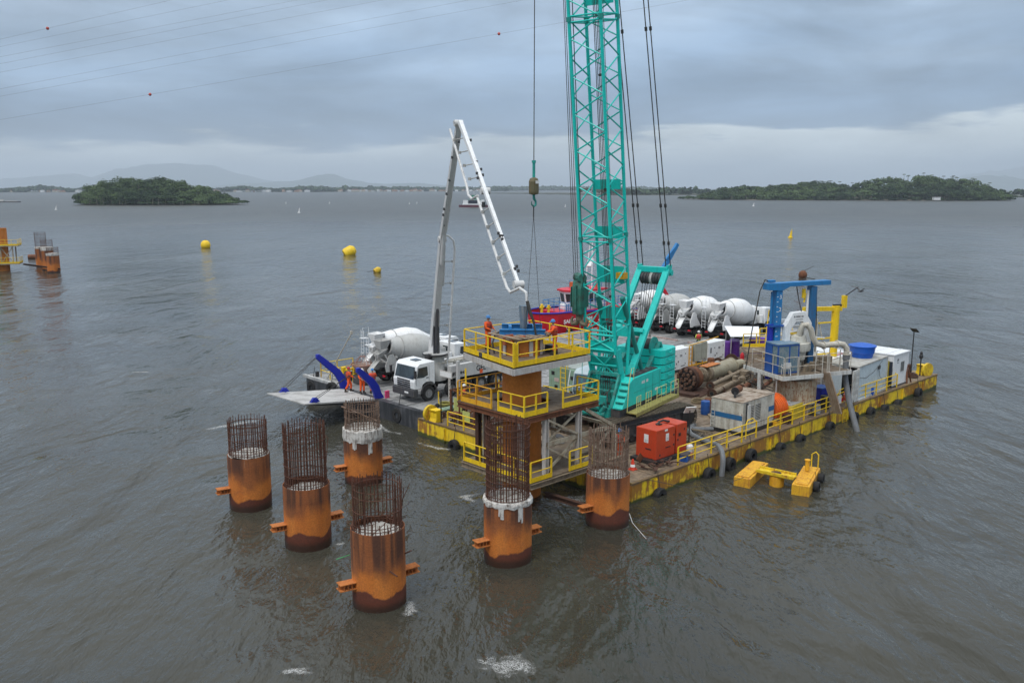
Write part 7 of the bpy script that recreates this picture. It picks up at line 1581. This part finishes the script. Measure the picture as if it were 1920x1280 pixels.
# ---------------------------------------------------------------- drill string, bit and pipes lying on deck
AX=math.radians(-3)
db=at('drill_bit','huge rusty roller drill bit and collar lying on the muddy deck','drill bit',18.9,10.2,rz=math.radians(4)); db.scale=(.93,.78,.78)
m=MB(); M=Matrix.Translation((0,0,1.15))@Matrix.Rotation(PI/2,4,'Y'); m.lathe([(.3,-.12),(1.1,-.1),(1.15,.1),(1.1,.32),(.5,.35),(.42,.6)],32,M); bt=m.build('bit_plate',RUSTD,db,smooth=True)
m=MB(); rq=random.Random(6)
for r_,n_ in ((.88,10),(.45,5),(0,1)):
    for k in range(n_):
        a=2*PI*k/n_+rq.uniform(-.1,.1); c=M@Vector((r_*math.cos(a),r_*math.sin(a),-.22)); d=(M.to_3x3()@Vector((math.cos(a+1.4),math.sin(a+1.4),-.7))).normalized(); m.cyl(c-d*.2,c+d*.16,.17,8,.06); m.box(c+d*.05,(.2,.16,.3),a)
        for q in range(8): b2=2*PI*q/8; 
m.build('roller_cutter',paint('cutter_brown',(.16,.085,.055),.8,amt=.7,dirt=(.05,.03,.02),rust=.2),db)
m=MB(); m.lathe([(.02,-.13),(1.0,-.13)],32,M,caps=False); m.build('bit_face',BLACK,db)
m=MB(); m.torus((0,0,.35),1.05,.10,'z',32,8,M); m.lathe([(.95,.42),(1.06,.5),(1.06,.9),(.95,1.0)],32,M,caps=False); m.build('stabiliser_ring',RUST,db)
m=MB(); m.lathe([(.42,.35),(.42,1.9),(.7,1.95),(.72,2.15),(.45,2.2),(.45,3.0)],20,M)
for k in range(6): a=k*PI/3; m.beam(M@Vector((.42*math.cos(a),.42*math.sin(a),.6)),M@Vector((.42*math.cos(a),.42*math.sin(a),1.8)),.12,.3,up=tuple(M.to_3x3()@Vector((math.cos(a),math.sin(a),0))))
m.lathe([(.75,2.6),(.8,2.7),(.8,2.9),(.75,3.0)],24,M,caps=True); m.build('drill_collar',MUD,db)
m=MB(); m.lathe([(.6,3.0),(.72,3.1),(.72,7.0),(.66,7.15),(.45,7.2),(.42,8.6)],28,M); m.torus((0,0,6.95),.74,.05,'z',28,6,M); m.build('weight_barrel',paint('khaki_barrel',(.33,.30,.21),.65,amt=.6,dirt=(.20,.15,.09),rust=.12),db,smooth=True)
m=MB(); m.beam(M@Vector((-.75,.0,2.3)),M@Vector((-.75,0,4.4)),.9,.06,up=tuple(M.to_3x3()@Vector((1,0,0)))); m.build('orange_cover',ORB,db)
pads=at('steel_mat','flat dark steel mat under the drill bit','mat',17.9,9.2,rz=.1); m=MB(); m.bx(-.6,2.6,-.8,2.4,0,.06); m.bx(-.5,.2,-.6,2.2,.06,.2); m.build('mat',RUSTD,pads)
def flanged(label,a,b,r,mat_=MUD):
    t_=thing('drill_pipe',label,'pipe',(0,0,0),0,'flanged drill pipes lying on the barge deck'); a=Vector(a); b=Vector(b); t_.location=a; L=(b-a); m=MB(); m.cyl((0,0,0),L,r,16); m.build('pipe',mat_,t_,smooth=True)
    u=L.normalized(); m=MB()
    for p in (Vector((0,0,0)),L-u*.08): m.cyl(p,p+u*.08,r*1.9,20)
    m.build('flange',RUSTD,t_,smooth=True); m=MB(); m.cyl(-u*.01,u*.0,r*.7,14); m.build('bore',BLACK,t_); return t_
fl=[((18.6,7.9,1.45),(26.0,9.6,1.45),.22,'long beige flanged pipe, lowest beside the drill bit',MUD),((21.2,7.2,1.5),(28,9.0,1.5),.22,'orange brown flanged pipe right of the long beige pipe',RUST),((19.4,8.6,1.8),(27,10.3,1.75),.18,'beige pipe on top of the pipe stack',MUD),
((20.4,8.3,1.35),(27.5,9.9,1.3),.18,'muddy pipe beneath the stack',MUD),((22.6,6.6,1.3),(27.6,8.1,1.35),.16,'short rusty pipe at the right of the stack',RUST),((23.0,11.6,1.8),(29,13.0,1.7),.35,'thick muddy pipe behind the drill barrel',MUD),((22.6,12.9,1.4),(28.6,14.0,1.4),.28,'thick grey pipe before the white generators',GREYP)]
for a,b,r,l_,mm in fl: flanged(l_,W(a[0],a[1],a[2]-.22),W(b[0],b[1],b[2]-.22),r*.88,mm)
jk=at('pipe_clutter','heap of muddy drilling fittings around the pipe stack','fittings',24.0,8.5); m=MB(); rj=random.Random(12)
for k in range(46):
    x_,y_=rj.uniform(-1.5,5.5),rj.uniform(-2.2,4.2); kind=rj.random()
    if kind<.4: m.box((x_,y_,rj.uniform(.2,.9)),(rj.uniform(.2,.7),rj.uniform(.2,.6),rj.uniform(.15,.6)),rj.uniform(0,3))
    elif kind<.7: a=rj.uniform(0,3); m.cyl((x_,y_,.3+rj.random()*.5),(x_+math.cos(a)*.7,y_+math.sin(a)*.7,.3+rj.random()*.6),rj.uniform(.06,.18),8)
    else: m.torus((x_,y_,.2+rj.random()*.4),rj.uniform(.2,.45),.06,rj.choice(['z','x','y']),14,6)
m.build('fittings',MUD,jk)
m=MB()
for k in range(6): m.tube([(rj.uniform(-3,0),rj.uniform(-3.5,-1),.1),(rj.uniform(-2,0),rj.uniform(-3,0),.6),(rj.uniform(-1,1),rj.uniform(-2,0),1.2),(rj.uniform(0,2),rj.uniform(-2,1),.5)],.04,6)
m.build('hose_tangle',HOSEB,jk)
# white generators and cabinets behind
def wgen(label,s,t,L=2.6,D=1.1,Hh=1.75):
    t_=at('generator',label,'generator',s,t,rz=.02,group='white generators along the ferry side'); m=MB(); m.bx(0,L,0,D,.18,Hh); m.build('housing',WHITE,t_,bevel=.04); m=MB(); m.bx(-.05,L+.05,-.03,D+.03,0,.17); m.build('base',BLACK,t_)
    m=MB()
    for x_,z_,w_,h_ in ((.35,1.2,.16,.45),(.9,1.35,.1,.1),(1.25,.85,.1,.14),(1.0,.7,.1,.14),(1.6,1.35,.3,.05),(1.6,1.25,.3,.05),(2.2,1.4,.08,.1),(2.2,.6,.08,.1),(1.9,.45,.5,.06),(.7,.4,.5,.06)):
        m.bx(x_-w_/2,x_+w_/2,-.014,-.003,z_-h_/2,z_+h_/2)
        m.bx(-.014,-.003,.3,.8,.5,.55)
    m.build('vents_and_latches',DARK,t_); return t_
wgen('white generator directly behind the counterweights',22.6,14.6,3.2,1.1,1.85); wgen('white generator with dark latches before the ferry, right of the grey cabinets',28.0,14.6,2.5,1.2,1.85)
ec=at('control_cabinet','pale grey electrical cabinets on a yellow frame between the white generators','cabinet',26.2,14.7); m=MB(); m.bx(0,.95,0,.6,.5,1.95); m.bx(1.05,1.8,.05,.6,.6,2.0); m.bx(-.75,-.1,.1,.6,.5,1.9); m.build('cabinets',paint('cabinet_grey',(.40,.40,.33),.6,amt=.5,dirt=(.25,.22,.15)),ec,bevel=.02)
m=MB(); m.beam((-.9,-.08,.3),(2.0,-.08,.3),.06,.1); m.beam((-.9,-.08,1.98),(3.2,-.08,2.25),.06,.06)
for x_ in (-.9,-.5,.1,1.0,1.9): m.beam((x_,-.08,0),(x_,-.08,1.9 if x_<-.4 else .5),.06,.06,up=(1,0,0))
for k in range(4): m.beam((-.9,-.08,.6+k*.35),(-.5,-.08,.6+k*.35),.04,.04)
m.build('yellow_frame',YELO,ec)
# timber gangway, rail, canopy, purple drums
gw=at('gangway','muddy timber and steel gangway stacked before the yellow guard rail','gangway',29.6,11.4,rz=-.65); m=MB()
for k in range(4): m.beam((-.6,k*.38,1.35+.05*k),(5.6,k*.38+.1,1.2),.25,.12)
for k in range(5): m.beam((0+k*1.3,-.1,0),(0+k*1.3,-.1,1.2),.12,.12,up=(1,0,0))
m.beam((-.6,-.2,1.1),(5.8,-.2,.95),.12,.3); m.build('planks',paint('muddy_planks',(.30,.24,.17),.85,amt=.7,dirt=(.15,.10,.07),streak=False),gw)
m=MB(); rail(m,[(-.3,1.5,1.45),(2.0,1.6,1.45),(4.4,1.6,1.45),(5.6,1.7,1.35)],1.15,1.2,.035,(.5,),.07,.3); m.build('yellow_guard',YEL,gw)
ys=at('yellow_guard','second yellow guard rail with ladder in front of the blue rig leg','guard rail',35.0,12.6,rz=-.5); m=MB(); rail(m,[(-1.5,0,1.3),(2.6,.2,1.3)],1.3,1.2,.04,(.5,),.08,0); m.beam((-1.2,-.3,0),(-.7,0,4.2),.06,.06); m.build('rail',YEL,ys)
cn=at('canopy','white tilted canopy sheet on thin posts by the nearest right mixer truck','canopy',33.2,15.2); m=MB(); m.add([(-2.0,-.6,2.0),(.3,-2.0,1.95),(2.6,-.5,2.35),(.4,1.6,2.4),(-2.0,-.6,2.05),(.3,-2.0,2.0),(2.6,-.5,2.4),(.4,1.6,2.45)],[(3,2,1,0),(4,5,6,7),(0,1,5,4),(1,2,6,5),(2,3,7,6),(3,0,4,7)]); m.build('sheet',paint('canopy_white',(.80,.81,.82),.4,amt=.08),cn)
m=MB()
for p in ((-1.8,-.55,2.0),(.3,-1.8,1.95),(2.4,-.5,2.35),(.4,1.4,2.38)): m.cyl((p[0],p[1],0),p,.04,6)
m.build('posts',GREYP,cn)
for k,(s_,t_v,l_) in enumerate([(32.3,15.6,'first at the left under the canopy'),(33.0,15.3,'second under the canopy'),(33.6,15.7,'third under the canopy'),(35.3,14.8,'fourth, right of the canopy post'),(36.0,14.6,'fifth, at the right end')]):
    d_=at('chemical_drum','purple drum behind the yellow rail, '+l_,'drum',s_,t_v,group='purple drums'); m=MB(); m.lathe([(.42,0),(.44,.05),(.44,1.15),(.40,1.2),(.02,1.2)],20); m.torus((0,0,.4),.445,.02,'z',20,5); m.torus((0,0,.8),.445,.02,'z',20,5); m.build('drum',PURPLE,d_,smooth=True); d_.scale=(1,1,1.15)
bt_=at('covered_launch','small grey covered launch behind the yellow rail','boat',38.8,14.2,rz=-.4); m=MB(); m.exz([(-1.6,-.7),(1.0,-.7),(1.9,0),(1.0,.7),(-1.6,.7)],.3,1.0); m.build('hull',GREYP,bt_,bevel=.1); m=MB(); m.ext([(-1.5,1.0),(1.2,1.0),(.6,1.5),(-1.2,1.55)],-.65,.65); m.build('cover',paint('grey_tarp',(.45,.46,.47),.7,amt=.4),bt_,bevel=.1); m=MB(); m.bx(-1.6,1.2,-.72,-.7,.8,.95); m.build('red_band',RED,bt_)
scr=at('timber_crates','stacked brown timber and crates behind the yellow guard rail','timber',36.5,12.0,rz=-.4); m=MB()
for k in range(14): m.beam((rj.uniform(-1,0),rj.uniform(-.8,.8),.2+k*.07),(rj.uniform(1.2,2.4),rj.uniform(-.8,.8),.25+k*.07),.18,.1)
m.box((1.5,1.2,.5),(.9,.7,1.0)); m.box((.2,1.3,.4),(.8,.7,.8)); m.build('stack',WOOD,scr)
rdp=at('fire_extinguisher','small red extinguisher by the timber gangway','extinguisher',30.9,13.2); m=MB(); m.lathe([(.16,0),(.16,.7),(.1,.82),(.03,.9)],14); m.build('cylinder',RED,rdp,smooth=True)
cnv=at('orange_container','small white and orange keg beside the red orange generator','keg',5.9,.75); m=MB(); m.lathe([(.16,.3),(.18,.35),(.18,.62),(.12,.7)],14); m.build('top',PLASW,cnv,smooth=True); m=MB(); m.lathe([(.17,0),(.19,.05),(.19,.3)],14); m.build('base',paint('salmon_plastic',(.6,.25,.14),.6),cnv,smooth=True)

# ---------------------------------------------------------------- small things lying on the deck
for k,(s_,t_v,l_,a_,L_) in enumerate([(6.3,3.3,'between the generator and the crawler track',.3,1.6),(5.0,3.2,'behind the red orange generator',1.2,1.3),(10.6,1.6,'before the dirty white generator',.1,1.5),(10.2,.8,'along the guard rail loop',.05,1.8),(13.8,4.6,'behind the dirty white generator',.8,2.0),(15.6,6.0,'on the open mud in the middle of the deck',2.0,1.4),(17.2,4.4,'between the generator and the rig leg',.5,2.2),(2.2,8.3,'at the foot of the work tower',1.4,2.0),(3.0,10.9,'before the open rusty crate',1.5,2.4),(4.6,16.0,'near the ferry side',.2,2.6),(28.6,.75,'before the container by the rail',.05,2.2)]):
    p_=at('timber_plank','worn timber plank lying '+l_,'plank',s_,t_v,rz=a_,group='timber planks on the barge deck'); m=MB(); m.bx(-L_/2,L_/2,-.1,.1,.0,.05); m.bx(-L_/2+.1,L_/2+.05,-.02,.17,.052,.1); m.build('plank',WOOD,p_)
for k,(s_,t_v,l_,mm) in enumerate([(14.3,5.5,'behind the dirty white generator',BLUE),(15.0,5.7,'beside the blue one behind the dirty white generator',RUST),(21.4,.9,'by the guard rail below the rig',BLACK),(10.9,14.9,'near the ferry behind the crane',YELR),(11.7,15.4,'beside the yellow one behind the crane',BLUE),(26.9,13.6,'before the grey cabinets',RUST)]):
    d_=at('oil_drum',['blue','rusty','black','yellow','blue','rusty'][k]+' oil drum standing '+l_,'drum',s_,t_v,group='oil drums on the barge deck'); m=MB(); m.lathe([(.28,0),(.29,.03),(.29,.86),(.28,.88),(.26,.86),(.01,.86)],20)
    for z_ in (.3,.58): m.torus((0,0,z_),.295,.015,'z',20,5)
    m.build('drum',mm,d_,smooth=True)
for k,(s_,t_v,l_,r_) in enumerate([(1.3,11.6,'on the front left deck',.35),(9.2,.9,'beside the grey hose at the rail',.28),(19.2,.75,'before the rusty casing',.3),(16.6,7.6,'before the drill bit mat',.45),(33.9,2.6,'behind the site cabin',.4)]):
    c_=at('rope_coil','coiled dark rope lying '+l_,'rope',s_,t_v,group='coiled ropes on the barge deck'); m=MB()
    for q in range(5): m.torus((rj.uniform(-.05,.05),rj.uniform(-.05,.05),.04+q*.045),r_+rj.uniform(-.07,.05),.035,'z',20,5)
    m.build('coil',paint('tan_rope',(.28,.21,.12),.85,amt=.5) if k%2 else HOSEB,c_)
for k,(s_,t_v,l_) in enumerate([(15.3,.9,'beside the brown steel box'),(5.2,.55,'under the guard rail near the red orange generator'),(24.0,1.2,'by the container door'),(2.7,7.6,'beside the tower bracing')]):
    b_=at('tool_chest','small grimy tool chest '+l_,'chest',s_,t_v,rz=k*.4,group='tool chests on the barge deck'); m=MB(); m.bx(-.35,.35,-.2,.2,0,.35); m.build('chest',[YELO,BLUE,RED,GREYP][k],b_,bevel=.02); m=MB(); m.bx(-.36,.36,-.21,.21,.352,.40); m.build('lid',DARK,b_); m=MB(); m.tube([(-.12,-.22,.2),(-.1,-.26,.22),(.1,-.26,.22),(.12,-.22,.2)],.012,5); m.build('handle',BLACK,b_)
wl=at('gas_bottle_rack','rack of grey and green gas bottles behind the crawler crane','gas bottles',13.8,9.6); m=MB(); m.bx(-.1,1.5,-.1,.7,0,.1)
for x_ in (-.08,1.46): m.beam((x_,0,.1),(x_,0,1.4),.05,.05,up=(1,0,0)); m.beam((x_,.6,.1),(x_,.6,1.4),.05,.05,up=(1,0,0))
m.beam((-.08,0,1.0),(1.46,0,1.0),.04,.05); m.build('rack',YELR,wl)
for k in range(6): m=MB(); m.lathe([(.1,.1),(.115,.14),(.115,1.2),(.06,1.34),(.035,1.5)],12,Matrix.Translation((.1+(k%3)*.55,.15+(k//3)*.32,0))); m.build('bottle',GREEN if k%2 else GREYP,wl,smooth=True)
# ================================================================ air
hb_=MB(); hb_.bx(-34000,34000,-3000,29000,-6,680); hz_=hb_.build('haze',[])
hm_=bpy.data.materials.new('air'); hm_.use_nodes=True; ht=hm_.node_tree; ht.nodes.clear()
ho=ht.nodes.new('ShaderNodeOutputMaterial'); hv=ht.nodes.new('ShaderNodeVolumePrincipled'); hv.inputs['Color'].default_value=(.78,.89,1.0,1); hv.inputs['Density'].default_value=.0001; hv.inputs['Anisotropy'].default_value=0.0
ht.links.new(hv.outputs[0],ho.inputs['Volume']); hz_.data.materials.append(hm_); hz_['kind']='stuff'; hz_['label']='pale moist air over the estuary'
